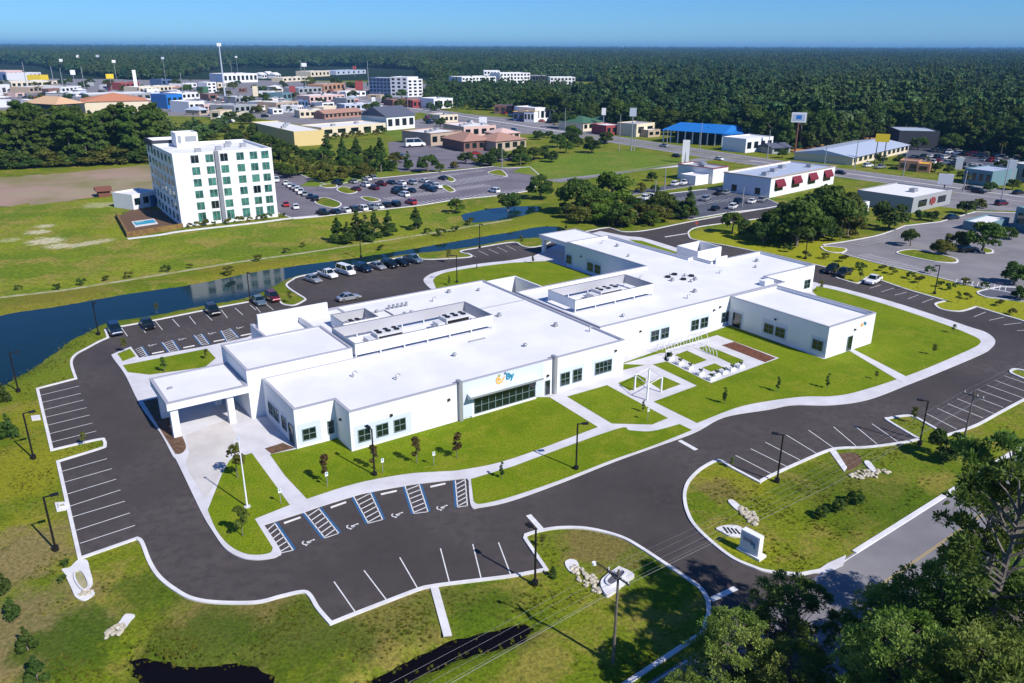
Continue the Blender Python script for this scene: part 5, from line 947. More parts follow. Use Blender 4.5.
def car_far(t, colr, loc, rz, label, group, s=1.0):
    key = t+'_far'
    if key not in MESHC:
        body, cab, rf, bed, s_ = car_geo(t); mb = MB(); mb.add(body.v, body.f, 0); mb.add(cab.v, cab.f, 1); mb.add(rf.v, rf.f, 0)
        for x in s_['wx']:
            for y in (-s_['b'][2][1]+0.1, s_['b'][2][1]-0.1): mb.tube([(x, y-0.1, s_['r']), (x, y+0.1, s_['r'])], s_['r'], 8, 2)
        MESHC[key] = mb.mesh('car', [PAINT['white'], M_glass, M_black])
    o = bpy.data.objects.new('parked_car' if t != 'pickup' else 'parked_pickup_truck', MESHC[key]); col.objects.link(o); o.location = loc; o.rotation_euler.z = rz; o.scale = (s, s, s)
    o.material_slots[0].link = 'OBJECT'; o.material_slots[0].material = PAINT[colr]; tag(o, label, 'car' if t != 'pickup' else 'pickup truck', group); return o
def cz(x, y, z=0.02): return P(x, y, z)
SIDE = TH-PI/2   # stalls square to the building front
for x, y, t, c, a, lb in ((115.5, 333, 'suv', 'navy', 0, 'dark blue car farthest left in the pond-side stalls'), (148, 327, 'sedan', 'black', 0, 'black car alone in the pond-side stalls, second from left'), (213, 313.5, 'suv', 'black', 0, 'black sport utility car in the pond-side stalls left of the blue one'), (259, 303.5, 'sedan', 'steel', 0, 'blue grey car touching the maroon car by the pond'), (273, 300, 'suv', 'maroon', 0, 'maroon car at the end of the pond-side stalls'),
                          (313, 281.5, 'sedan', 'silver', 12, 'silver car leftmost in the rear parking row'), (328, 277, 'pickup', 'white', 12, 'white pickup second in the rear parking row'), (346, 274, 'van', 'white', 12, 'white van third in the rear parking row'), (363.5, 271, 'suv', 'navy', 12, 'dark blue car right of the white van'), (377.5, 268.5, 'sedan', 'silver', 12, 'silver blue car in the middle of the rear parking row'),
                          (389.5, 267, 'suv', 'black', 12, 'black car second from right but one in the rear parking row'), (401, 265, 'sedan', 'black', 12, 'black sedan next to the last car of the rear parking row'), (413, 262, 'pickup', 'steel', 12, 'dark steel pickup at the right end of the rear parking row')):
    car_full(t, c, cz(x, y), SIDE+R(a), lb, 'cars parked around the clinic')
car_full('sedan', 'silver', cz(349, 300), TH+R(0), 'pale grey car half hidden behind the clinic roof', 'cars parked around the clinic')
RB = math.atan2((P(948, 301)-P(883, 281.5)).y, (P(948, 301)-P(883, 281.5)).x)+PI/2
for x, y, t, c, lb in ((831, 272.5, 'suv', 'black', 'black car left of its dark twin beside the right wing'), (843.5, 275.5, 'pickup', 'black', 'black pickup nearest the small grass island'), (873, 283, 'pickup', 'white', 'white pickup alone at the right car park')): car_full(t, c, cz(x, y), RB+PI+R(20), lb, 'cars parked right of the clinic')
car_full('sedan', 'navy', cz(888, 440.5), SIDE+R(10), 'very low dark blue car at the end of the right parking bay', 'cars parked right of the clinic') if False else None
def row(pts, rz, cols, labelf, group, kinds=('sedan', 'suv', 'sedan', 'suv', 'pickup')):
    for i, (x, y) in enumerate(pts):
        c = cols[i % len(cols)]; t = kinds[(i*3+len(cols)) % len(kinds)]; car_far(t, c, cz(x, y, 0.03), rz+rnd.uniform(-0.04, 0.04), labelf(i, c, t), group)
ORD = ['first', 'second', 'third', 'fourth', 'fifth', 'sixth', 'seventh', 'eighth', 'ninth', 'tenth', 'eleventh', 'twelfth']
lotdir = math.atan2((P(500, 176)-P(400, 190)).y, (P(500, 176)-P(400, 190)).x); lp_ = lotdir+PI/2
row([(277, 181.5), (286, 184.5), (290, 187), (294, 189), (297.5, 191), (301, 193.5), (305, 195.5), (310.5, 198), (316, 200.5)], lp_-0.5, ['white', 'white', 'white', 'silver', 'white', 'white', 'silver', 'navy', 'black'], lambda i, c, t: f'{ORD[i]} car from the top in the slanting row beside the hotel, {c}', 'cars in the slanting row beside the hotel')
row([(286, 206), (296, 208.5)], lp_-0.4, ['red', 'white'], lambda i, c, t: f'{c} car by the right foot of the hotel', 'cars at the hotel foot')
row([(323, 214.5), (335, 213.5), (345, 212), (353, 211.5), (362, 210.5), (371, 209.5), (378, 208.5), (386, 206.5), (395, 206)], lp_, ['black', 'navy', 'white', 'black', 'white', 'silver', 'white', 'black', 'black'], lambda i, c, t: f'{ORD[i]} car from the left in the near row of the hotel lot, {c}', 'near row of the hotel lot')
row([(337, 184.5), (353, 183), (367, 180.5), (372, 179.5)], lp_, ['navy', 'silver', 'white', 'silver'], lambda i, c, t: f'{c} car {ORD[i]} from left in the far row of the hotel lot', 'far row of the hotel lot')
row([(356, 190.5), (365, 186.5), (374, 189.5), (381, 185.5), (391, 184), (401, 184.5), (412, 184.5), (397, 191), (404, 190.5), (411, 192)], lp_, ['maroon', 'white', 'maroon', 'maroon', 'navy', 'white', 'silver', 'black', 'white', 'navy'], lambda i, c, t: f'{c} car, {ORD[i]} of the scattered middle cars in the hotel lot', 'middle cars of the hotel lot')
row([(404, 196.5), (397, 194), (424, 182.5), (430, 185), (425, 189), (431, 191.5), (436, 188), (433, 186), (443, 179.5), (494, 192.5), (411, 204)], lp_, ['white', 'black', 'white', 'silver', 'black', 'navy', 'white', 'silver', 'navy', 'white', 'red'], lambda i, c, t: f'{c} car, {ORD[i]} of the right-hand cars in the hotel lot', 'right cars of the hotel lot')
row([(661, 207.5), (706, 200.5), (719, 194.5), (726, 194), (715, 210), (733, 208.5), (675, 185.5), (684, 184.5)], lotdir+0.2, ['white', 'silver', 'black', 'silver', 'black', 'white', 'white', 'white'], lambda i, c, t: f'{c} car, {ORD[i]} in the dark lot left of the red awning shop', 'cars in the dark lot')
row([(952, 219), (965, 251.5), (1001, 205), (905, 165), (1018, 194)], 0.4, ['navy', 'black', 'maroon', 'white', 'black'], lambda i, c, t: f'{c} car, {ORD[i]} in the right-hand lots by the highway', 'cars in the right-hand lots')
row([(664, 147), (676, 157), (719, 160), (604, 143), (514, 131), (470, 122), (840, 174), (970, 190), (978, 193)], math.atan2((P(768, 159)-P(597, 133.5)).y, (P(768, 159)-P(597, 133.5)).x), ['silver', 'black', 'white', 'white', 'blue', 'white', 'black', 'grey', 'black'], lambda i, c, t: f'{c} car driving on the highway, {ORD[i]} of the moving ones', 'cars on the highway')
row([(398, 156), (476, 154.5), (441, 144), (450, 147.5)], 0.3, ['blue', 'red', 'navy', 'black'], lambda i, c, t: f'{c} car outside the restaurant with pale canopies', 'cars at the restaurant')
car_far('van', 'white', cz(415, 147), 0.4, 'long white coach beside the restaurant', 'coaches at the restaurant', 2.0); car_far('van', 'silver', cz(424, 144), 0.4, 'second pale coach behind the long white one', 'coaches at the restaurant', 1.8)
r = random.Random(21); LOTS = [((262, 92), (360, 92), 11, 9), ((250, 104), (340, 106), 12, 10), ((200, 98), (250, 104), 9, 3), ((330, 100), (372, 104), 7, 5), ((10, 94), (50, 100), 9, 3), ((500, 112), (560, 124), 8, 3), ((900, 158), (1000, 172), 12, 5), ((160, 104), (235, 112), 9, 3), ((930, 150), (1020, 160), 12, 4)]
for li, (a, b_, n, m_) in enumerate(LOTS):
    for i in range(n*2):
        t = (i//2+0.5)/n; x = a[0]+(b_[0]-a[0])*t; y = a[1]+(b_[1]-a[1])*t+(i % 2)*1.6; c = r.choice(['white', 'white', 'silver', 'black', 'grey', 'red', 'navy', 'tan'])
        if r.random() < 0.8: car_far(r.choice(['sedan', 'suv', 'suv', 'pickup']), c, cz(x, y, 0.03), lotdir+r.choice((0.1, PI/2)), f'tiny {c} car parked in the distant shopping lots', f'{c} cars in the distant lots', 1.15)

ts = 0; r = random.Random(77); placed_ = []
r = random.Random(31)
for i in range(150):
    x, y = r.uniform(5, 440), r.uniform(86, 124)
    if (x < 190 and y > 108) or in_poly(x, y, [(250, 118), (420, 112), (420, 140), (258, 150)]): continue
    c = r.choice(['white', 'white', 'silver', 'black', 'grey', 'red', 'navy']); car_far(r.choice(['sedan', 'suv', 'van']), c, cz(x, y, 0.03), lotdir+r.choice((0.1, PI/2, 0.8)), f'tiny {c} car parked in the distant shopping lots', f'{c} cars in the distant lots', 1.2)
row([(868, 167), (880, 168.5), (924, 157), (931, 157.6), (938, 158.2), (945, 158.8), (953, 159.4), (960, 160), (985, 161), (992, 161.5), (999, 162), (1010, 163), (1017, 163.5)], 0.5, ['white', 'silver', 'black', 'white', 'navy', 'white', 'grey', 'white', 'silver', 'red', 'white'], lambda i, c, t: f'{c} car among those parked near the far right wood', 'cars by the far right wood')
row([(870, 246), (897, 240), (925, 243), (1006, 268), (990, 222), (1003, 219)], 0.4, ['white', 'grey', 'silver', 'navy', 'white', 'silver'], lambda i, c, t: f'{c} car, {ORD[i]} of the scattered cars in the big right car park', 'cars in the big right car park') if False else None
row([(646, 199.5), (652, 199), (690, 207), (752, 203), (762, 201.5), (738, 203)], lotdir+0.2, ['white', 'white', 'grey', 'white', 'silver', 'navy'], lambda i, c, t: f'{c} car, {ORD[i]} of the outer cars near the red awning shop', 'outer cars near the awning shop')
# ------------------------------------------------------------------ buildings of the surroundings
def wm(n, c, r_=0.85): return mat(n, c, r_)
CW = {'tile': wm('w_tile', (0.5, 0.2, 0.1)), 'tile2': wm('w_tile2', (0.6, 0.38, 0.22)), 'white': wm('w_white', (0.72, 0.72, 0.74)), 'cream': wm('w_cream', (0.66, 0.57, 0.42)), 'yellow': wm('w_yellow', (0.62, 0.48, 0.22)), 'tan': wm('w_tan', (0.42, 0.33, 0.25)), 'brick': wm('w_brick', (0.2, 0.1, 0.08)), 'grey': wm('w_grey', (0.3, 0.31, 0.33)), 'dark': wm('w_dark', (0.03, 0.035, 0.05)), 'blue': wm('w_blue', (0.07, 0.12, 0.24)),
      'pink': wm('w_pink', (0.6, 0.42, 0.38)), 'teal': wm('w_teal', (0.12, 0.22, 0.26)), 'red': wm('w_red', (0.28, 0.05, 0.05)), 'maroon': wm('w_maroon', (0.15, 0.006, 0.02)), 'orange': wm('w_orange', (0.42, 0.22, 0.13)), 'terracotta': wm('w_terracotta', (0.36, 0.2, 0.15)), 'brightblue': wm('w_brightblue', (0.015, 0.16, 0.5), 0.5), 'green': wm('w_green', (0.04, 0.12, 0.07)), 'roofgrey': wm('w_roofgrey', (0.4, 0.4, 0.43)),
      'roofwhite': wm('w_roofwhite', (0.7, 0.69, 0.7)), 'slate': wm('w_slate', (0.08, 0.09, 0.13)), 'rooflight': wm('w_rooflight', (0.45, 0.5, 0.6), 0.4), 'sign_yellow': wm('w_signyellow', (0.75, 0.55, 0.02)), 'gold': wm('w_gold', (0.7, 0.42, 0.02)), 'greenglass': M_glassg, 'glass': M_glass, 'steel': M_greymetal, 'rust': wm('w_rust', (0.16, 0.06, 0.04))}
def bld(name, label, a, b_, depth, h, wall='white', roof='roofwhite', style='flat', win=(1, 4), trim=None, group=None, glass='glass', cat='building', ac=0, awn=None, sidewin=0):
    A, B = P(*a), P(*b_); d = B-A; W = d.length; e = empty(name, A, math.atan2(d.y, d.x), label, cat, group); wmat, rmat = CW[wall], CW[roof]
    if style == 'flat':
        b = MB(); b.box(0, W, 0, depth, 0, h-0.5); 
        for (x0, x1, y0, y1) in ((0, W, 0, 0.35), (0, W, depth-0.35, depth), (0, 0.35, 0.35, depth-0.35), (W-0.35, W, 0.35, depth-0.35)): b.box(x0, x1, y0, y1, h-0.5, h)
        b.build('wall', wmat, e); b = MB(); b.box(0.35, W-0.35, 0.35, depth-0.35, h-0.45, h-0.38); rf = b.build('roof', rmat, e)
        for i in range(ac): b = MB(); x = W*(i+0.7)/(ac+0.4); y = depth*(0.35+0.3*((i*7) % 3)/2); b.box(x-1.2, x+1.2, y-0.9, y+0.9, h-0.4, h+0.8); b.build('air_conditioner', M_greymetal, e)
        if trim: b = MB(); strip(b, [(0, 0), (W, 0), (W, depth), (0, depth)], 0.5, h-0.02, h+0.2, True); b.build('trim', CW[trim], e)
    else:
        b = MB(); b.box(0, W, 0, depth, 0, h*0.6); b.build('wall', wmat, e); b = MB(); o = 0.7; z0, z1 = h*0.6, h
        if style == 'gable': v = [(-o, -o, z0), (W+o, -o, z0), (W+o, depth+o, z0), (-o, depth+o, z0), (-o, depth/2, z1), (W+o, depth/2, z1)]; f = [(0, 1, 5, 4), (2, 3, 4, 5), (1, 2, 5), (3, 0, 4), (0, 3, 2, 1)]
        elif style == 'gablefront': v = [(-o, -o, z0), (W+o, -o, z0), (W+o, depth+o, z0), (-o, depth+o, z0), (W/2, -o, z1), (W/2, depth+o, z1)]; f = [(0, 4, 5, 3), (1, 2, 5, 4), (0, 1, 4), (2, 3, 5), (0, 3, 2, 1)]
        else: k = min(W, depth)*0.5; v = [(-o, -o, z0), (W+o, -o, z0), (W+o, depth+o, z0), (-o, depth+o, z0)]+([(k, depth/2, z1), (W-k+0.01, depth/2, z1)] if W >= depth else [(W/2, k, z1), (W/2, depth-k+0.01, z1)]); f = [(0, 1, 5, 4), (1, 2, 5), (2, 3, 4, 5), (3, 0, 4), (0, 3, 2, 1)] if W >= depth else [(0, 1, 4), (1, 2, 5, 4), (2, 3, 5), (3, 0, 4, 5), (0, 3, 2, 1)]
        b.add(v, f); b.build('roof', rmat, e)
        if style == 'gablefront': b = MB(); b.add([(0.3, -o-0.05, z0+0.1), (W-0.3, -o-0.05, z0+0.1), (W/2, -o-0.05, z1-0.5)], [(0, 1, 2)]); b.build('gable_wall', wmat, e)
    rows, cols = win; hh = (h-0.9 if style == 'flat' else h*0.6-0.4)/max(rows, 1)
    for i in range(rows):
        for j in range(cols):
            b = MB(); cw = W/cols; x = cw*(j+0.5); ww = min(cw*0.3, 1.6 if rows > 1 else 2.6); b.box(x-ww, x+ww, -0.06, -0.01, 0.4+hh*i+hh*0.25, 0.4+hh*i+hh*0.8); b.build('window', CW[glass], e)
            if awn and i == 0: b = MB(); b.add([(x-ww-0.2, -1.1, 0.4+hh*0.62), (x+ww+0.2, -1.1, 0.4+hh*0.62), (x+ww+0.2, -0.02, 0.4+hh*0.95), (x-ww-0.2, -0.02, 0.4+hh*0.95), (x-ww-0.2, -1.1, 0.4+hh*0.5), (x+ww+0.2, -1.1, 0.4+hh*0.5)], [(0, 1, 2, 3), (4, 5, 1, 0)]); b.build('awning', CW[awn], e)
    for j in range(sidewin):
        b = MB(); y = depth*(j+0.5)/sidewin; b.box(-0.06, -0.01, y-1, y+1, 0.6, min(h-1, 2.8)); b.build('window', CW[glass], e)
    return e
# hotel
Ah, Bh = P(182.4, 227.2), P(278.2, 216.7); dh = Bh-Ah; WH = dh.length; hz = math.atan2(dh.y, dh.x); HH = 19.6
ht = empty('hotel', Ah, hz, 'tall white six-storey hotel with green glass windows and a grey vertical fin', 'hotel')
def hblock(x0, x1, y0, y1, h, m=M_white, par=True):
    b = MB(); b.box(x0, x1, y0, y1, 0, h-0.8)
    for q_ in ((x0, x1, y0, y0+0.4), (x0, x1, y1-0.4, y1), (x0, x0+0.4, y0+0.4, y1-0.4), (x1-0.4, x1, y0+0.4, y1-0.4)): b.box(*q_, h-0.8, h)
    b.build('wall', m, ht); b = MB(); b.box(x0+0.4, x1-0.4, y0+0.4, y1-0.4, h-0.75, h-0.7); b.build('roof', M_roof, ht)
hblock(0, WH, 0, 27, HH); hblock(0.3, 10.5, 27.02, 38, 20.4); hblock(5.5, 11.5, 20, 26.5, 23.0)
b = MB(); strip(b, [(0.3, 27.3), (10.5, 27.3), (10.5, 38), (0.3, 38)], 0.7, 18.8, 20.5, True); b.build('roof_band', CW['dark'], ht)
b = MB(); b.box(0.405*WH, 0.445*WH, -0.6, -0.01, 0.3, HH+0.1); b.build('facade_fin', mat('fin_grey', (0.2, 0.21, 0.24), 0.6), ht)
for r_i in range(6):
    for cx in (0.21*WH, 0.355*WH, 0.5*WH, 0.665*WH, 0.805*WH, 0.925*WH):
        for dx_ in ((0,) if cx < 20 else (0,)):
            z = 0.6+3.15*r_i if r_i else 0.4; hgt = 2.0 if r_i else 2.5
            b = MB(); b.box(cx-0.95, cx+0.95, -0.09, -0.01, z+0.55, z+0.55+hgt); o = b.build('window', M_glassg if rnd.random() > 0.2 else M_glass, ht); b = MB(); b.box(cx-0.05, cx+0.05, -0.13, -0.092, z+0.55, z+0.55+hgt); b.box(cx-1.03, cx-0.95, -0.13, -0.01, z+0.5, z+0.6+hgt); b.box(cx+0.95, cx+1.03, -0.13, -0.01, z+0.5, z+0.6+hgt); b.build('frame', M_greymetal, o)
    for cy_ in (4, 9, 14, 19, 24, 30, 35):
        xo = 0 if cy_ < 27 else 0.3; b = MB(); b.box(xo-0.09, xo-0.01, cy_-1, cy_+1, 1.1+3.1*r_i, 3.0+3.1*r_i); b.build('window', M_glassg, ht)
b = MB(); b.box(8, 11, 19.8, 19.98, 20.6, 22.0); b.box(6, 6.8, 19.8, 19.98, 20.2, 22.2); b.build('louvre', M_greymetal, ht)
for (x, y) in ((14, 8), (18, 14), (22, 12), (8, 6), (20, 20)): b = MB(); b.box(x-0.8, x+0.8, y-0.6, y+0.6, HH-0.7, HH+0.4); b.build('rooftop_unit', M_greymetal, ht)
for i, (x, y) in enumerate(((190, 227.5), (198, 226.8), (206, 226), (214, 225.5), (228, 224), (240, 222.5), (250, 221.5), (260, 220), (268, 219.5), (283, 217))): place(SHR, x, y, y-5-(i % 3)*1.2, 'small bush planted along the foot of the hotel front', 'bushes along the hotel front', cat='shrub')
bld('hotel_annex', 'low white flat annex attached left of the hotel', (134, 210), (160, 205), 9, 4.6, 'white', 'roofwhite', win=(1, 3)); bld('canopy_shelter', 'blue shaded canopy between the hotel and its pool', (153, 207), (167, 204.5), 9, 3.4, 'blue', 'rooflight', win=(0, 0), cat='canopy')
bld('shed', 'small dark brown shed at the edge of the dirt lot', (99, 197.5), (111, 196.5), 5, 3.2, 'rust', 'rust', 'gable', (0, 0), cat='shed')
sheet('pool_deck', gp(S1([(117, 217), (128, 237), (183, 228), (178, 214), (140, 206)])), 0.05, M_mulchd)
pl = slab('swimming_pool', [(131.5, 222.5, 1), (135, 227.5, 1), (158, 224, 1), (154, 219.5, 1)], 0.3, 'small turquoise swimming pool at the foot of the hotel', 'pool', M_conc); b = MB(); b.prism(gp(S1([(133.5, 223), (136, 226.3), (156.5, 223.4), (153.5, 220.7)])), 0.3, 0.32); b.build('water', mat('pool_water', (0.02, 0.3, 0.34), 0.05), pl)
b = MB(); strip(b, gp(S1([(117, 217), (128, 237), (183, 228)]), False), 0.5, 0, 1.3); tag(b.build('hedge', mat('red_hedge', (0.14, 0.07, 0.03), 0.95, (0.25, 0.16, 0.04), 0.8, 1, bump=0.8)), 'low brownish hedge around the hotel pool deck', 'hedge')
bld('yellow_store', 'flat yellow building with white roof behind the hotel', (295, 146.5), (325, 144.5), 66, 7.2, 'yellow', 'roofwhite', win=(0, 0), ac=3); bld('yellow_wing', 'long low pale yellow wing right of the yellow building', (322, 137), (386, 131.5), 22, 5, 'cream', 'roofwhite', win=(1, 5), ac=2)
bld('chapel_building', 'dark slate A-frame building with a pale triangular gable', (387, 130.5), (415, 128), 24, 13, 'white', 'slate', 'gable', (1, 4), glass='glass')
bld('restaurant', 'tan restaurant with flat terracotta parapets', (431, 146), (462, 142.5), 22, 6, 'tan', 'roofwhite', win=(1, 4), trim='terracotta', ac=3); bld('restaurant', 'dark brown restaurant with brown hipped roof', (464, 152), (492, 150), 22, 8, 'brick', 'terracotta', 'hip', (1, 4)); bld('restaurant', 'white roofed restaurant behind the terracotta one', (464, 138), (496, 136), 24, 6, 'pink', 'roofwhite', win=(1, 4), ac=4)
bld('restaurant', 'terracotta roofed stucco house-like restaurant beside the hotel lot trees', (496, 152), (526, 149), 18, 8, 'tan', 'terracotta', 'hip', (1, 4)); bld('restaurant', 'small pink roofed eatery at the highway corner', (500, 141), (520, 139.5), 14, 6, 'pink', 'pink', 'hip', (1, 3))
bld('corner_shop', 'blue fronted shop with a yellow top', (513, 121), (524, 121.5), 12, 6, 'blue', 'gold', trim='gold', win=(1, 2)); bld('corner_shop', 'white shop with yellow roof edge next to the blue fronted one', (524, 122), (534, 122.5), 14, 7, 'white', 'gold', trim='gold', win=(1, 3))
bld('storefront', 'white two-tiered storefront row beyond the highway', (535, 122), (564, 120), 22, 9, 'white', 'roofwhite', win=(1, 6)); bld('brick_store', 'dark red shop left of the blue fronted shop', (494, 113.5), (512, 114), 15, 6, 'brick', 'slate', win=(1, 3))
bld('green_roof_store', 'cream building with dark green hipped roof', (583, 131.5), (603, 129.5), 20, 8, 'cream', 'green', 'hip', (1, 4)); bld('green_roof_store', 'second smaller green roofed building to the right', (602, 129), (618, 128), 16, 7, 'cream', 'green', 'hip', (1, 3))
bld('fuel_station', 'white and red fuel station shop', (606, 135.5), (622, 134.5), 14, 5.5, 'red', 'roofwhite', win=(1, 3)); bld('storefront', 'beige shop with open frame beside the red station', (636, 137), (654, 135), 14, 7, 'cream', 'roofgrey', win=(1, 2)); bld('storefront', 'small tan kiosk building left of the blue roof', (648, 137.5), (660, 136.5), 10, 4, 'tan', 'roofwhite', win=(1, 2))
def blueroof(a, b_, dp, h, lab, bays):
    A, B = P(*a), P(*b_); d = B-A; W = d.length; e = empty('open_canopy_building', A, math.atan2(d.y, d.x), lab, 'building', 'blue roofed buildings')
    b = MB(); b.add([(-1, -1, h*0.66), (W+1, -1, h*0.66), (W+1, dp+1, h*0.66), (-1, dp+1, h*0.66), (3, dp*0.55, h), (W-1, dp*0.55, h)], [(0, 1, 5, 4), (1, 2, 5), (2, 3, 4, 5), (3, 0, 4), (0, 3, 2, 1)]); b.build('roof', CW['brightblue'], e)
    for i in range(bays+1): b = MB(); b.box(W*i/bays-0.25, W*i/bays+0.25, 0, 0.5, 0, h*0.66); b.build('column', M_white, e)
    b = MB(); b.box(1, W-1, dp*0.5, dp, 0, h*0.65); b.build('wall', CW['dark'], e)
blueroof((663, 142), (722, 146.5), 24, 9.5, 'long bright blue roof on white columns, left section', 8); blueroof((722, 146.5), (757, 143.5), 24, 8.5, 'bright blue roof section at the right, by the pale shop', 4)
bld('storefront', 'white and pale blue shop right of the blue roof', (745, 153), (772, 150), 14, 6.5, 'white', 'roofwhite', win=(1, 4)); bld('storefront', 'small slate roofed shop below the billboard', (772, 154), (790, 153), 10, 4.5, 'grey', 'slate', 'gable', (1, 2))
bld('long_metal_building', 'long building with light blue metal roof behind the yellow pole sign', (852, 165.5), (908, 152), 26, 5.5, 'cream', 'rooflight', 'gable', (1, 12)); bld('warehouse', 'dark blue box building with pale roof against the wood', (897, 148), (937, 149), 24, 8.5, 'dark', 'rooflight', win=(0, 0))
bld('kiosk', 'orange and red roadside kiosk', (898, 170), (917, 171.5), 9, 4, 'orange', 'terracotta', win=(1, 2)); bld('kiosk', 'second orange kiosk with a yellow front', (916, 172), (929, 173), 8, 3.5, 'orange', 'gold', win=(1, 1))
bld('storefront', 'teal fronted shop with pale roof near the right edge', (962, 183), (990, 187), 16, 5.5, 'teal', 'rooflight', win=(1, 4)); bld('storefront', 'grey shop cut by the right edge beyond the highway', (1008, 180), (1050, 186), 16, 6.5, 'grey', 'roofwhite', win=(1, 4))
bld('awning_shop', 'cream flat roofed shop with four dark red awnings', (769, 198), (833, 184), 18, 6.4, 'white', 'rooflight', win=(1, 4), trim='tan', awn='maroon' if 'maroon' in CW else 'red', ac=4, sidewin=2); 
bld('grey_shop', 'grey walled shop with white roof and a red emblem on its side', (911, 213), (949.5, 204), 18, 4.6, 'grey', 'roofwhite', win=(1, 2), ac=1)
p = P(930, 209.5); em = empty('wall_emblem', P(931, 208.4), math.atan2((P(949.5, 204)-P(911, 213)).y, (P(949.5, 204)-P(911, 213)).x), 'red spread-shaped emblem on the grey shop wall', 'emblem'); b = MB(); b.cyl((0, 0, 0), 0.01, 0.01, 4)
b = MB(); 
for k in range(3): b.box(-1.6+k*1.15, -0.7+k*1.15, -0.2, -0.08, 1.6-0.4*(k % 2), 3.6-0.3*((k+1) % 2))
b.box(-1.6, 1.7, -0.2, -0.081, 2.2, 2.7); b.build('emblem_plate', CW['red'], em)
bld('white_store', 'white shop end wall left of the red awning shop', (712, 184), (727, 181.5), 16, 5.5, 'white', 'roofgrey', win=(0, 0), ac=3, trim='red'); bld('container', 'white container-like store by the small parking lot', (695, 185.5), (708, 183.5), 7, 3.4, 'white', 'roofwhite', win=(0, 0)); bld('teal_store', 'teal and white building at the right edge by the parking lot', (1012, 228), (1060, 240), 16, 6, 'teal', 'roofwhite', win=(1, 3))
bld('low_store', 'low white wall and blue roofed hut on the right car park edge', (985, 233), (1008, 226), 6, 2.4, 'teal', 'roofwhite', win=(0, 0)); bld('drive_hut', 'small white and blue drive-through hut by the oaks', (862, 214), (868, 213), 4, 3.5, 'white', 'blue', win=(1, 1))
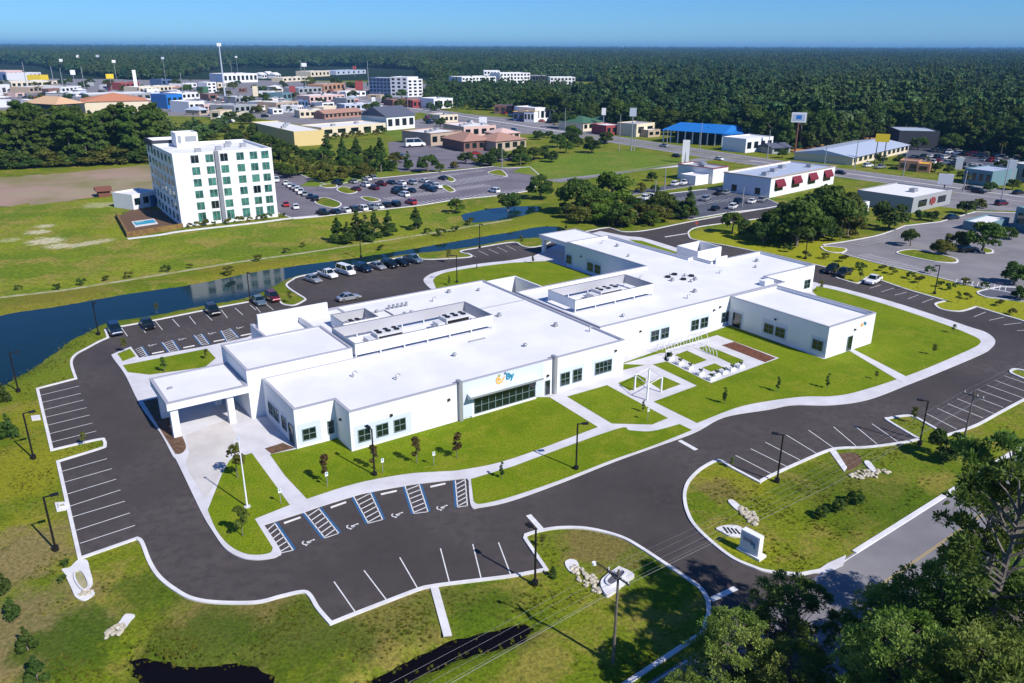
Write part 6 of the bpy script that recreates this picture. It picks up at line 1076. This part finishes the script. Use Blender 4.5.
# far town
FB = [('hospital', 'white hospital block, leftmost and lowest of the campus behind the trees', (462, 88), (496, 87), 30, 13, 'white', 'roofwhite', (3, 10)), ('hospital', 'white hospital block with a roof tower', (484, 86), (500, 86), 30, 19, 'white', 'roofwhite', (4, 5)), ('hospital', 'widest white hospital block', (500, 87), (530, 86.5), 30, 17, 'white', 'roofwhite', (4, 9)), ('hospital', 'grey dark-glazed link of the hospital', (529, 86), (548, 86), 26, 13, 'dark', 'roofwhite', (2, 6)), ('hospital', 'rightmost white hospital block', (550, 88), (575, 88), 26, 13, 'white', 'roofwhite', (3, 7)),
      ('apartment_block', 'navy and white apartment hotel, left part', (370, 96), (391, 96.5), 22, 18, 'blue', 'roofwhite', (5, 6)), ('apartment_block', 'white framed middle part of the apartment hotel', (391, 96.5), (408, 97), 22, 19, 'white', 'roofwhite', (5, 3)), ('apartment_block', 'white end wing of the apartment hotel with a blue stripe', (408, 97), (423, 96.5), 24, 17, 'white', 'roofwhite', (5, 3)),
      ('warehouse', 'long white warehouse with a blue end', (224, 83), (258, 82), 40, 12, 'white', 'roofwhite', (1, 8)), ('warehouse', 'blue end block of the white warehouse', (218, 83), (224, 83), 40, 11, 'blue', 'blue', (0, 0)), ('orange_roof_store', 'wide orange tiled roof above the pines, right half', (84, 113), (150, 111), 45, 13, 'cream', 'tile', (0, 0)), ('orange_roof_store', 'pale orange roof at the left of the wide orange one', (58, 115), (86, 113), 40, 12, 'dark', 'tile2', (0, 0)),
      ('white_store', 'white roofed store strip behind the orange roofs', (90, 103), (152, 101), 40, 7, 'grey', 'roofwhite', (1, 8)), ('blue_store', 'bright blue and white store right of the orange roofs', (168, 109), (184, 108), 22, 11, 'brightblue', 'blue', (1, 3)), ('white_store', 'white box store right of the blue one', (190, 113), (205, 112), 25, 8, 'white', 'roofwhite', (1, 3)), ('storefront', 'white store row beyond the hotel roof, near left', (205, 113), (222, 112), 22, 6, 'pink', 'roofwhite', (1, 4)), ('storefront', 'grey store with flat roof above the hotel', (235, 114), (256, 112), 24, 6, 'grey', 'roofgrey', (1, 4)),
      ('mall', 'blue fronted mall at the far left edge', (-8, 84), (8, 83), 40, 14, 'blue', 'rooflight', (1, 3)), ('mall', 'pink and white mall block at the far left', (6, 80), (24, 79), 50, 13, 'pink', 'roofwhite', (1, 4)), ('mall', 'long cream mall roof at the far left', (12, 88), (58, 86.5), 40, 7, 'cream', 'roofwhite', (1, 9)), ('mall', 'white mall block nearest the left edge, above the pines', (-10, 96), (8, 94.5), 30, 9, 'white', 'roofwhite', (1, 3)), ('mall', 'white stepped store beyond the cream mall', (30, 80), (42, 79), 40, 10, 'white', 'roofwhite', (1, 3)), ('storefront', 'small store with a bright yellow front', (41, 81), (49, 80.5), 20, 8, 'sign_yellow', 'gold', (0, 0)),
      ('storefront', 'long cream strip shop left of the round signs', (30, 93), (62, 90.5), 22, 6, 'tan', 'roofwhite', (1, 8)), ('storefront', 'white strip shop in the middle distance at left', (62, 93), (82, 91.5), 22, 6, 'white', 'roofgrey', (1, 5)), ('storefront', 'red brick shop behind the tall white pole sign', (122, 90), (140, 89), 22, 8, 'red', 'terracotta', (1, 4)), ('storefront', 'cream long shop with a striped front', (140, 93), (176, 91), 24, 6, 'cream', 'roofwhite', (1, 9)), ('storefront', 'dark blue gabled shop below the wood', (162, 86), (172, 85.5), 20, 8, 'blue', 'slate', (1, 2)),
      ('storefront', 'white low store by the grassy verge', (184, 88), (197, 87), 20, 5, 'white', 'roofwhite', (1, 3)), ('white_tower_block', 'white narrow block beside the green kiosk', (208, 93), (217, 92.5), 14, 11, 'white', 'roofwhite', (3, 2)), ('kiosk', 'green roofed kiosk left of the white narrow block', (203, 94), (209, 93.7), 10, 7, 'green', 'green', (0, 0)), ('storefront', 'cream shop under the warehouse', (218, 88), (226, 87.5), 18, 6, 'cream', 'roofwhite', (1, 2)),
      ('town_house', 'first of three white gabled houses at the wood', (262, 78.5), (267, 78.2), 14, 9, 'white', 'roofwhite', (1, 2)), ('town_house', 'second of three white gabled houses at the wood', (269, 78), (274, 77.8), 14, 10, 'white', 'roofwhite', (1, 2)), ('town_house', 'third of three white gabled houses at the wood', (276, 78.5), (281, 78.2), 14, 9, 'white', 'roofwhite', (1, 2)), ('storefront', 'long cream wall shop below the gabled houses', (283, 82), (310, 80.5), 20, 6, 'cream', 'roofwhite', (1, 6)), ('storefront', 'cream store with curved white roof', (311, 77), (330, 76), 30, 9, 'cream', 'roofwhite', (1, 5)), ('storefront', 'pale blue roofed store behind the red round sign', (336, 75), (366, 73.5), 40, 7, 'rooflight', 'rooflight', (1, 6)),
      ('storefront', 'white flat shop left of the orange store', (299, 94), (322, 92.5), 22, 6, 'grey', 'rooflight', (1, 5)), ('storefront', 'orange and cream restaurant in the far middle', (324, 92), (345, 90), 20, 8, 'orange', 'tan', (1, 5)), ('storefront', 'teal topped shop in the far left middle', (283, 101), (292, 100), 16, 7, 'teal', 'teal', (1, 2)), ('storefront', 'pink fronted long shop in the middle of the town', (310, 103), (345, 101), 20, 6, 'pink', 'roofwhite', (1, 8)), ('storefront', 'tan block shop above the yellow wing', (277, 112), (299, 110), 20, 7, 'tan', 'roofwhite', (1, 4)), ('storefront', 'white block shop left of the tan one', (262, 110), (277, 109), 18, 6, 'white', 'roofgrey', (1, 4)),
      ('long_red_roof', 'long low terracotta roof right above the yellow wing', (325, 119.5), (362, 116.5), 12, 6, 'terracotta', 'terracotta', (1, 9)), ('storefront', 'cream shop left of the long terracotta roof', (300, 118), (326, 117), 14, 5, 'cream', 'roofwhite', (1, 5)), ('storefront', 'red and white fast food hall with a sloping red roof', (413, 108), (435, 107), 18, 6, 'red', 'terracotta', (1, 5)), ('storefront', 'white fast food hall with red edge right of the red one', (434, 109), (453, 108), 20, 8, 'white', 'roofwhite', (1, 4)), ('storefront', 'dark red low building left of the red hall', (393, 106), (412, 105), 14, 5, 'brick', 'terracotta', (1, 4)), ('storefront', 'white roofed diner just before the orange store', (346, 97), (366, 96), 18, 5, 'white', 'roofwhite', (1, 4)),
      ('farmhouse', 'tiny white house lost in the wood at the far right', (918, 77.5), (927, 77.5), 20, 9, 'white', 'roofwhite', (0, 0)), ('storefront', 'cream shop at the right of the far lots', (440, 123), (458, 122), 14, 5, 'cream', 'roofgrey', (1, 4)), ('storefront', 'pale blue long shed behind the highway, mid distance', (345, 111), (372, 109.5), 12, 5, 'rooflight', 'roofwhite', (1, 5)), ('storefront', 'grey shop in the second row of the far lots', (236, 104), (252, 103), 16, 6, 'grey', 'roofwhite', (1, 4)), ('storefront', 'cream shop left of the tower', (178, 100), (200, 98.5), 18, 6, 'white', 'roofwhite', (1, 5))]
for n_, lb, a, b_, dp, h, w__, rf, win in FB: bld(n_, lb, a, b_, dp, h, w__, rf, 'gable' if n_ in ('town_house', 'long_red_roof', 'farmhouse') else 'hip' if n_ == 'orange_roof_store' else 'flat', win, ac=1 if n_ in ('mall', 'warehouse', 'storefront') else 0)
rt = random.Random(99); spots_ = []
for i in range(400):
    if len(spots_) >= 62: break
    x, y = rt.uniform(0, 440), rt.uniform(83, 124)
    if in_poly(x, y, [(380, 92), (445, 88), (445, 130), (380, 130)]) or (x < 190 and y > 108) or in_poly(x, y, [(250, 118), (420, 112), (420, 140), (258, 150)]) or y < 83+0.02*x or (x > 205 and x < 250 and y < 92): continue
    if any(abs(x-a) < 12 and abs(y-b_) < 2.6 for a, b_ in spots_): continue
    spots_.append((x, y)); c = rt.choice(['white', 'white', 'white', 'pink', 'grey', 'tan', 'rooflight', 'cream', 'brick', 'blue']); wpx = rt.uniform(4, 13); sk = rt.uniform(-1, 0.4)
    bld('storefront', f'small {"pale blue" if c == "rooflight" else c} walled shop lost among the car parks of the far town', (x, y), (x+wpx, y+sk), rt.uniform(9, 16), rt.uniform(3.5, 6), c, rt.choice(['roofwhite', 'roofwhite', 'roofgrey', 'slate', 'terracotta', 'rooflight']), rt.choice(['flat', 'flat', 'hip']), (1, rt.randint(1, 3)), group='small shops of the far town')
# tall signs, masts and billboards
def mast(x, yb, yt, lb, head=None, hw=0, hh=0, r0=0.4, name='light_mast', cat='mast', col_='steel', group=None, two=False, rz=None):
    h = hs(x, yb, yt); p = P(x, yb); rz = math.atan2(-p.x, p.y)*-1 if rz is None else rz; e = empty(name, p, -math.atan2(p.x, p.y), lb, cat, group)
    for sx in ((-hw*0.3, hw*0.3) if two else (0,)): b = MB(); b.tube([(sx, 0, 0), (sx, 0, h-(hh*0.4 if head else 0))], [r0, r0*0.6], 7); b.build('pole', CW[col_], e)
    if head:
        b = MB(); b.box(-hw/2, hw/2, -0.3, 0.3, h-hh, h); b.build('sign_panel' if name != 'light_mast' else 'lamp_head', CW[head], e)
    return e
for x, yb, yt, lb in ((28, 92, 62, 'leaning pale light mast, first from the left in the far town'), (55, 90, 66, 'pale light mast, second from the left in the far town'), (64, 91, 68, 'pale light mast, third from the left in the far town'), (85, 90, 66, 'pale light mast, fourth from the left in the far town'), (183, 95, 73, 'grey mast right of the blue gabled shop'), (232, 74, 60, 'mast on the wood side of the white warehouse'), (302, 82, 60, 'mast behind the cream wall shop'), (369, 92, 61, 'tall mast left of the apartment hotel'), (380, 104, 92, 'mast in front of the apartment hotel'),
                      (460, 75, 60, 'mast rising from the wood behind the hospital, left'), (484, 74, 60, 'mast rising from the wood behind the hospital, right'), (408, 113, 94, 'street mast by the dark slate roof'), (457, 110, 98, 'mast by the dark tree clump'), (565, 131, 108, 'pale pole at the right of the white storefronts'), (619, 151, 114, 'roadside pole by the red station'), (634, 151, 128, 'roadside pole right of the dark sign'), (667, 143, 128, 'pole in front of the left end of the blue roof'), (700, 150, 122, 'pole in front of the middle of the blue roof'),
                      (767, 160, 130, 'pole at the corner by the pale shop'), (823, 175, 145, 'roadside pole left of the light metal roof'), (854, 170, 140, 'roadside pole at the corner of the light metal roof'), (903, 176, 147, 'roadside pole by the orange kiosk'), (664, 197, 168, 'pale pole beside the white parked cars'), (1000, 205, 160, 'leaning pale roadside pole at the far right'), (963, 192, 170, 'small roadside pole right of the palm'), (502, 169, 148, 'white square post at the far corner of the hotel lot'), (655, 197, 180, 'thin pole at the small lot kerb'), (742, 207, 187, 'pole in the dark lot before the awning shop')):
    mast(x, yb, yt, lb, r0=0.22 if yb > 105 else 0.45, group='light masts and poles')
mast(225, 96, 43, 'very tall cell tower with a white head above the warehouse', 'white', 4, 3, 0.85, 'cell_tower', 'tower', 'rooflight'); 
e = mast(176, 57, 27, 'faint lattice antenna on the horizon at the left', None, 0, 0, 1.6, 'antenna', 'antenna')
for x, yb, yt, hd, w_, h_, lb in ((76, 91, 70, 'white', 5, 5, 'round white sign on a pole in the far left town'), (112, 90, 74, 'sign_yellow', 8, 5, 'yellow oval sign on a pole in the far town'), (63, 72, 59, 'white', 6, 5, 'small white sign over the wood, left'), (80, 70, 55, 'white', 6, 5, 'bright white round sign over the wood'), (100, 71, 55, 'rooflight', 6, 4, 'pale sign over the wood, right of the bright one'), (118, 88, 60, 'white', 4, 3, 'slim mast with a pale head'), (166, 82, 57, 'rooflight', 4, 3, 'mast with pale head behind the blue gabled shop'),
                                  (238, 74, 56, 'white', 4, 3, 'short headed mast right of the cell tower'), (306, 89, 63, 'white', 6, 4, 'high white tray-shaped sign in the far middle'), (355, 77, 66, 'red', 6, 6, 'red round sign above the pale blue store'), (293, 97, 86, 'red', 6, 6, 'red and white sign left of the pink shop'), (360, 101, 81, 'red', 7, 8, 'red and white tower sign before the dark tree'), (257, 108, 86, 'cream', 4, 8, 'cream tall sign left of the tan shops'), (138, 99, 70, 'white', 3, 15, 'tall white pylon sign above the orange roofs'),
                                  (374, 109, 97, 'white', 3, 6, 'white pylon left of the palms'), (603, 131, 108, 'white', 2.5, 4, 'small white round sign before the wood'), (631, 151, 108, 'rooflight', 3.2, 3.8, 'pale blue pole sign over the dark pair of posts'), (483, 127, 117, 'white', 5, 9, 'white pylon sign by the highway with green top')):
    mast(x, yb, yt, lb, hd, w_, h_, 0.35, 'pole_sign', 'sign', 'steel', 'tall roadside signs')
mast(794.5, 154, 112.5, 'billboard with a pale blue picture on a rusty post', 'white', 6.6, 4.4, 0.45, 'billboard', 'billboard', 'rust'); e = mast(878, 167, 134, 'yellow panel sign on two dark posts', 'sign_yellow', 5.4, 3.2, 0.25, 'pole_sign', 'sign', 'dark', two=True)
mast(685, 163, 140, 'white pylon sign with a dark blue top on the green field corner', 'white', 3.0, 10.0, 0.5, 'pylon_sign', 'sign', 'steel'); mast(685.3, 162, 137.5, 'dark blue crown panel above the white pylon', 'blue', 3.6, 3.2, 0.2, 'pylon_sign', 'sign', 'steel') if False else None
mast(1008, 184, 160, 'tall white pylon sign at the far right', 'white', 3.0, 8.5, 0.3, 'pylon_sign', 'sign', 'steel'); mast(943, 194, 174, 'grey and white panel sign left of the palm', 'white', 4.6, 3.5, 0.25, 'pole_sign', 'sign', 'dark'); mast(957, 176, 157.5, 'small white sign right of the orange kiosks', 'white', 2.5, 4.5, 0.2, 'pole_sign', 'sign', 'steel'); mast(817, 150, 137, 'white square sign panel at the pale shop corner', 'white', 2, 2, 0.15, 'pole_sign', 'sign') if False else None
b = bpy.data.objects['billboard']; p_ = MB(); hb = hs(794.5, 154, 112.5); p_.box(-2.6, 2.6, -0.36, -0.31, hb-3.7, hb-0.7); p_.build('picture', CW['rooflight'], b); p_ = MB(); p_.box(-1.2, 1.2, -0.4, -0.37, hb-3.0, hb-1.2); p_.build('picture', CW['brightblue'], b)
# stop sign on the upper road island, small red
e = empty('stop_sign', P(696, 231), -PI/2, 'small red stop sign on the tip of the bright verge', 'sign'); b = MB(); b.cyl((0, 0, 0), 0.05, 2.2, 6); b.build('post', M_greymetal, e); b = MB(); b.tube([(0.08, 0, 2.2), (0.1, 0, 2.2)], 0.5, 8); b.build('sign_plate', CW['red'], e)
# ------------------------------------------------------------------ big trees close to the camera, lower right
M_n1 = leafmat('near_leaves', (0.12, 0.21, 0.03), (0.3, 0.38, 0.09), 0.3, 0.25, 0.45); M_n2 = leafmat('near_dark_leaves', (0.08, 0.15, 0.025), (0.19, 0.27, 0.06), 0.3, 0.25, 0.45)
def near_proto(seed, m, H=13, Rd=5.2, z0=3.0, nl=150, name='broadleaf_tree', tuft=0.62):
    """crown of many separate tufts of needles at the ends of limbs, sky showing between them"""
    r = np.random.RandomState(seed); ends = []
    for i in range(nl):
        a = r.rand()*2*PI; t = r.rand()**0.8; z = z0+(H-z0)*t; rm = Rd*(1-((t-0.35)/0.68)**2 if t > 0.35 else 0.75+0.7*t)**0.5 if t > 0.35 else Rd*(0.72+0.8*t)
        rr = rm*math.sqrt(r.uniform(0.25, 1)); ends.append((rr*math.cos(a), rr*math.sin(a), z, tuft*r.uniform(0.7, 1.45)))
    E_ = np.array(ends); n = nl*170; pk = r.randint(0, nl, n); d = r.randn(n, 3); d /= np.linalg.norm(d, axis=1)[:, None]; d[:, 2] = np.abs(d[:, 2])*0.9-0.2
    c = E_[pk, :3]+d*(E_[pk, 3]*(0.35+0.65*r.rand(n)))[:, None]; up = r.randn(n, 3); b1 = np.cross(d, up); b1 /= np.linalg.norm(b1, axis=1)[:, None]
    ln = 0.2*(0.7+0.7*r.rand(n))[:, None]; wd = 0.055*(0.7+0.8*r.rand(n))[:, None]; dn = d/np.linalg.norm(d, axis=1)[:, None]; dn = dn+r.randn(n, 3)*0.35
    q_ = np.stack([c-b1*wd, c+dn*ln*0.5-b1*wd*1.2, c+dn*ln, c+dn*ln*0.5+b1*wd*1.2], 1); v = q_.reshape(-1, 3).astype(np.float32)
    me = bpy.data.meshes.new('crown'); me.vertices.add(len(v)); me.vertices.foreach_set('co', v.ravel()); me.loops.add(len(v)); me.loops.foreach_set('vertex_index', np.arange(len(v), dtype=np.int32)); me.polygons.add(n); me.polygons.foreach_set('loop_start', np.arange(0, len(v), 4, dtype=np.int32)); me.polygons.foreach_set('loop_total', np.full(n, 4, np.int32)); me.update(); me.materials.append(m)
    b = MB(); b.tube([(0, 0, -0.1), (0.1, 0, H*0.3), (0, 0.15, H*0.6), (0.1, 0.1, H*0.93)], [0.34, 0.27, 0.18, 0.05], 8)
    for i in range(nl):
        x, y, z, _ = ends[i]; zz = max(z0*0.7, z-math.hypot(x, y)*0.55); b.tube([(0, 0.08, min(zz, H*0.9)), (x*0.5, y*0.5, (zz+z)/2+0.15), (x, y, z)], [0.07, 0.045, 0.015], 4, cap=False)
    return (name, b.mesh('trunk', M_trunkp), me, H)
NP = [near_proto(100+i, (M_n1, M_n2, M_n1)[i]) for i in range(3)]
NQ = [near_proto(110+i, M_n2, 15, 3.6, 10.5, 42, 'pine_tree', 0.5) for i in range(2)]
def near(pr, px, py, zc, s, lb, wid=1.0, grp=None):
    p = P(px, py, zc); return tree(pr, (p.x, p.y, 0), s, lb, grp, sxy=wid)
near(NP[0], 912, 628, 13.5, 1.05, 'large bright green tree left in the lower right grove, beside the shaded road', 0.78); near(NP[1], 948, 580, 14, 1.08, 'large tree in the upper middle of the lower right grove', 0.8); near(NP[2], 1003, 650, 15, 1.15, 'large bright tree at the lower right corner of the photo', 0.85); near(NP[0], 945, 705, 13, 1.0, 'large tree at the bottom edge of the lower right grove', 0.85); near(NP[1], 1040, 590, 15, 1.15, 'large tree cut by the right edge')
near(NP[2], 1045, 700, 15, 1.15, 'large tree cut by the bottom right corner'); near(NP[2], 893, 598, 10, 0.78, 'leafy tree at the left tip of the lower right grove', 0.85); near(NP[1], 792, 606, 7.5, 0.72, 'medium dark tree beside the driveway mouth'); near(NP[0], 735, 655, 6.0, 0.68, 'medium leafy tree at the bottom centre right, left of the dark one'); near(NP[2], 790, 690, 5.5, 0.66, 'medium leafy tree at the bottom edge below the driveway'); near(NP[2], 685, 690, 5, 0.45, 'small leafy tree at the bottom edge right of the utility pole')
near(NQ[0], 1022, 432, 23, 1.5, 'open tufted pine over the road at the right edge', 0.7); near(NQ[1], 1002, 470, 21, 1.4, 'open tufted pine in front of the right bays', 0.6); near(NQ[0], 1020, 520, 20, 1.5, 'tufted pine with bare pale limbs at the right edge', 0.85); near(NP[0], 985, 560, 8, 0.75, 'lower tree filling the middle of the lower right grove', 0.95); near(NP[2], 950, 620, 8, 0.75, 'lower tree at the left foot of the lower right grove', 0.9); near(NP[1], 1015, 610, 8, 0.8, 'lower tree at the right side of the grove'); near(NP[0], 975, 680, 8, 0.8, 'lower tree at the bottom of the grove')
near(NP[1], 870, 760, 13, 1.1, 'tall tree below the bottom edge, throwing shade on the verge'); near(NP[1], 640, 745, 6, 0.6, 'tree below the bottom edge right of the utility pole')
for x, y, s_, lb in ((944, 459, 0.5, 'dark round bush below the right lamp post'), (855, 503, 0.2, 'uppermost of three low dark bushes on the entrance verge'), (839, 511, 0.18, 'middle of three low dark bushes on the entrance verge'), (822, 518, 0.18, 'lowest of three low dark bushes on the entrance verge')): p = P(x, y); tree(DARK[0], (p.x, p.y, 0), s_, lb, None, cat='bush', name='bush')
# dead bare branch beside the lower right road
# ------------------------------------------------------------------ tufts of rough grass and sedge on the near verges
rg = np.random.RandomState(8); N_ = 60000; ty = 34+rg.rand(N_)**1.3*95; tx = (rg.rand(N_)*2-1)*ty*0.72-1
ok = (sdist(tx, ty, roadpts) > 0.7) & (sdist(tx, ty, I_) > 0.8)
for poly, wd_ in ponds: ok &= sdist(tx, ty, poly) > 0.15
lx, ly = tx-u0.x, ty-u0.y; ok &= ~((lx*-nu.x+ly*-nu.y > -1.2) & (lx*-nu.x+ly*-nu.y < 9.5))
nz_ = np.sin(tx*0.35+np.sin(ty*0.27)*2)*np.cos(ty*0.31+np.sin(tx*0.22)*1.7)+rg.rand(N_)*1.2-0.6; ok &= nz_ > 0.5
for g_ in SLABS:
    ok &= sdist(tx, ty, g_) > 0.5
pt = np.stack([tx[ok], ty[ok], np.zeros(ok.sum())], 1)
for poly, wd_ in ponds[2:]:
    e_ = []
    for i in range(len(poly)):
        p0, p1 = Vector(poly[i-1]), Vector(poly[i])
        for k in range(max(1, int((p1-p0).length*5))): q_ = p0.lerp(p1, rg.rand()); e_.append((q_.x+rg.randn()*0.25, q_.y+rg.randn()*0.25, WZ+0.02))
    pt = np.concatenate([pt, np.array(e_)])
def tuft_mesh(seed, m):
    r = random.Random(seed); b = MB()
    for i in range(16):
        a = r.uniform(0, 6.28); L_ = r.uniform(0.12, 0.34); lean = r.uniform(0.2, 0.9); x, y = r.uniform(-.14, .14), r.uniform(-.14, .14); w_ = 0.035
        dx_, dy_ = math.cos(a)*lean*L_, math.sin(a)*lean*L_; b.add([(x-w_*math.sin(a), y+w_*math.cos(a), 0), (x+w_*math.sin(a), y-w_*math.cos(a), 0), (x+dx_, y+dy_, L_)], [(0, 1, 2)])
    return b.mesh('tuft', m)
M_t1 = leafmat('grass_blades', (0.13, 0.17, 0.01), (0.22, 0.22, 0.02), 0.3, 0.2, 0.5); M_t2 = leafmat('dry_grass_blades', (0.26, 0.23, 0.05), (0.2, 0.2, 0.02), 0.3, 0.3, 0.5)
scatter('rough_grass_tufts', pt, 0.35+rg.rand(len(pt))*0.5, [tuft_mesh(1, M_t1), tuft_mesh(2, M_t1), tuft_mesh(3, M_t2)])
print('tufts', len(pt))
# ------------------------------------------------------------------ air
if HAZE:
    b = MB(); b.box(-13500, 13500, -300, 19000, -3.2, 140); hz_ = b.build('haze', [])
    m = bpy.data.materials.new('haze_air'); m.use_nodes = True; t = m.node_tree; t.nodes.remove(t.nodes['Principled BSDF']); v = t.nodes.new('ShaderNodeVolumePrincipled'); v.inputs['Color'].default_value = (0.2, 0.5, 0.9, 1); v.inputs['Density'].default_value = HAZE; t.links.new(v.outputs[0], t.nodes['Material Output'].inputs['Volume'])
    hz_.data.materials.append(m); tag(hz_, kind='stuff')
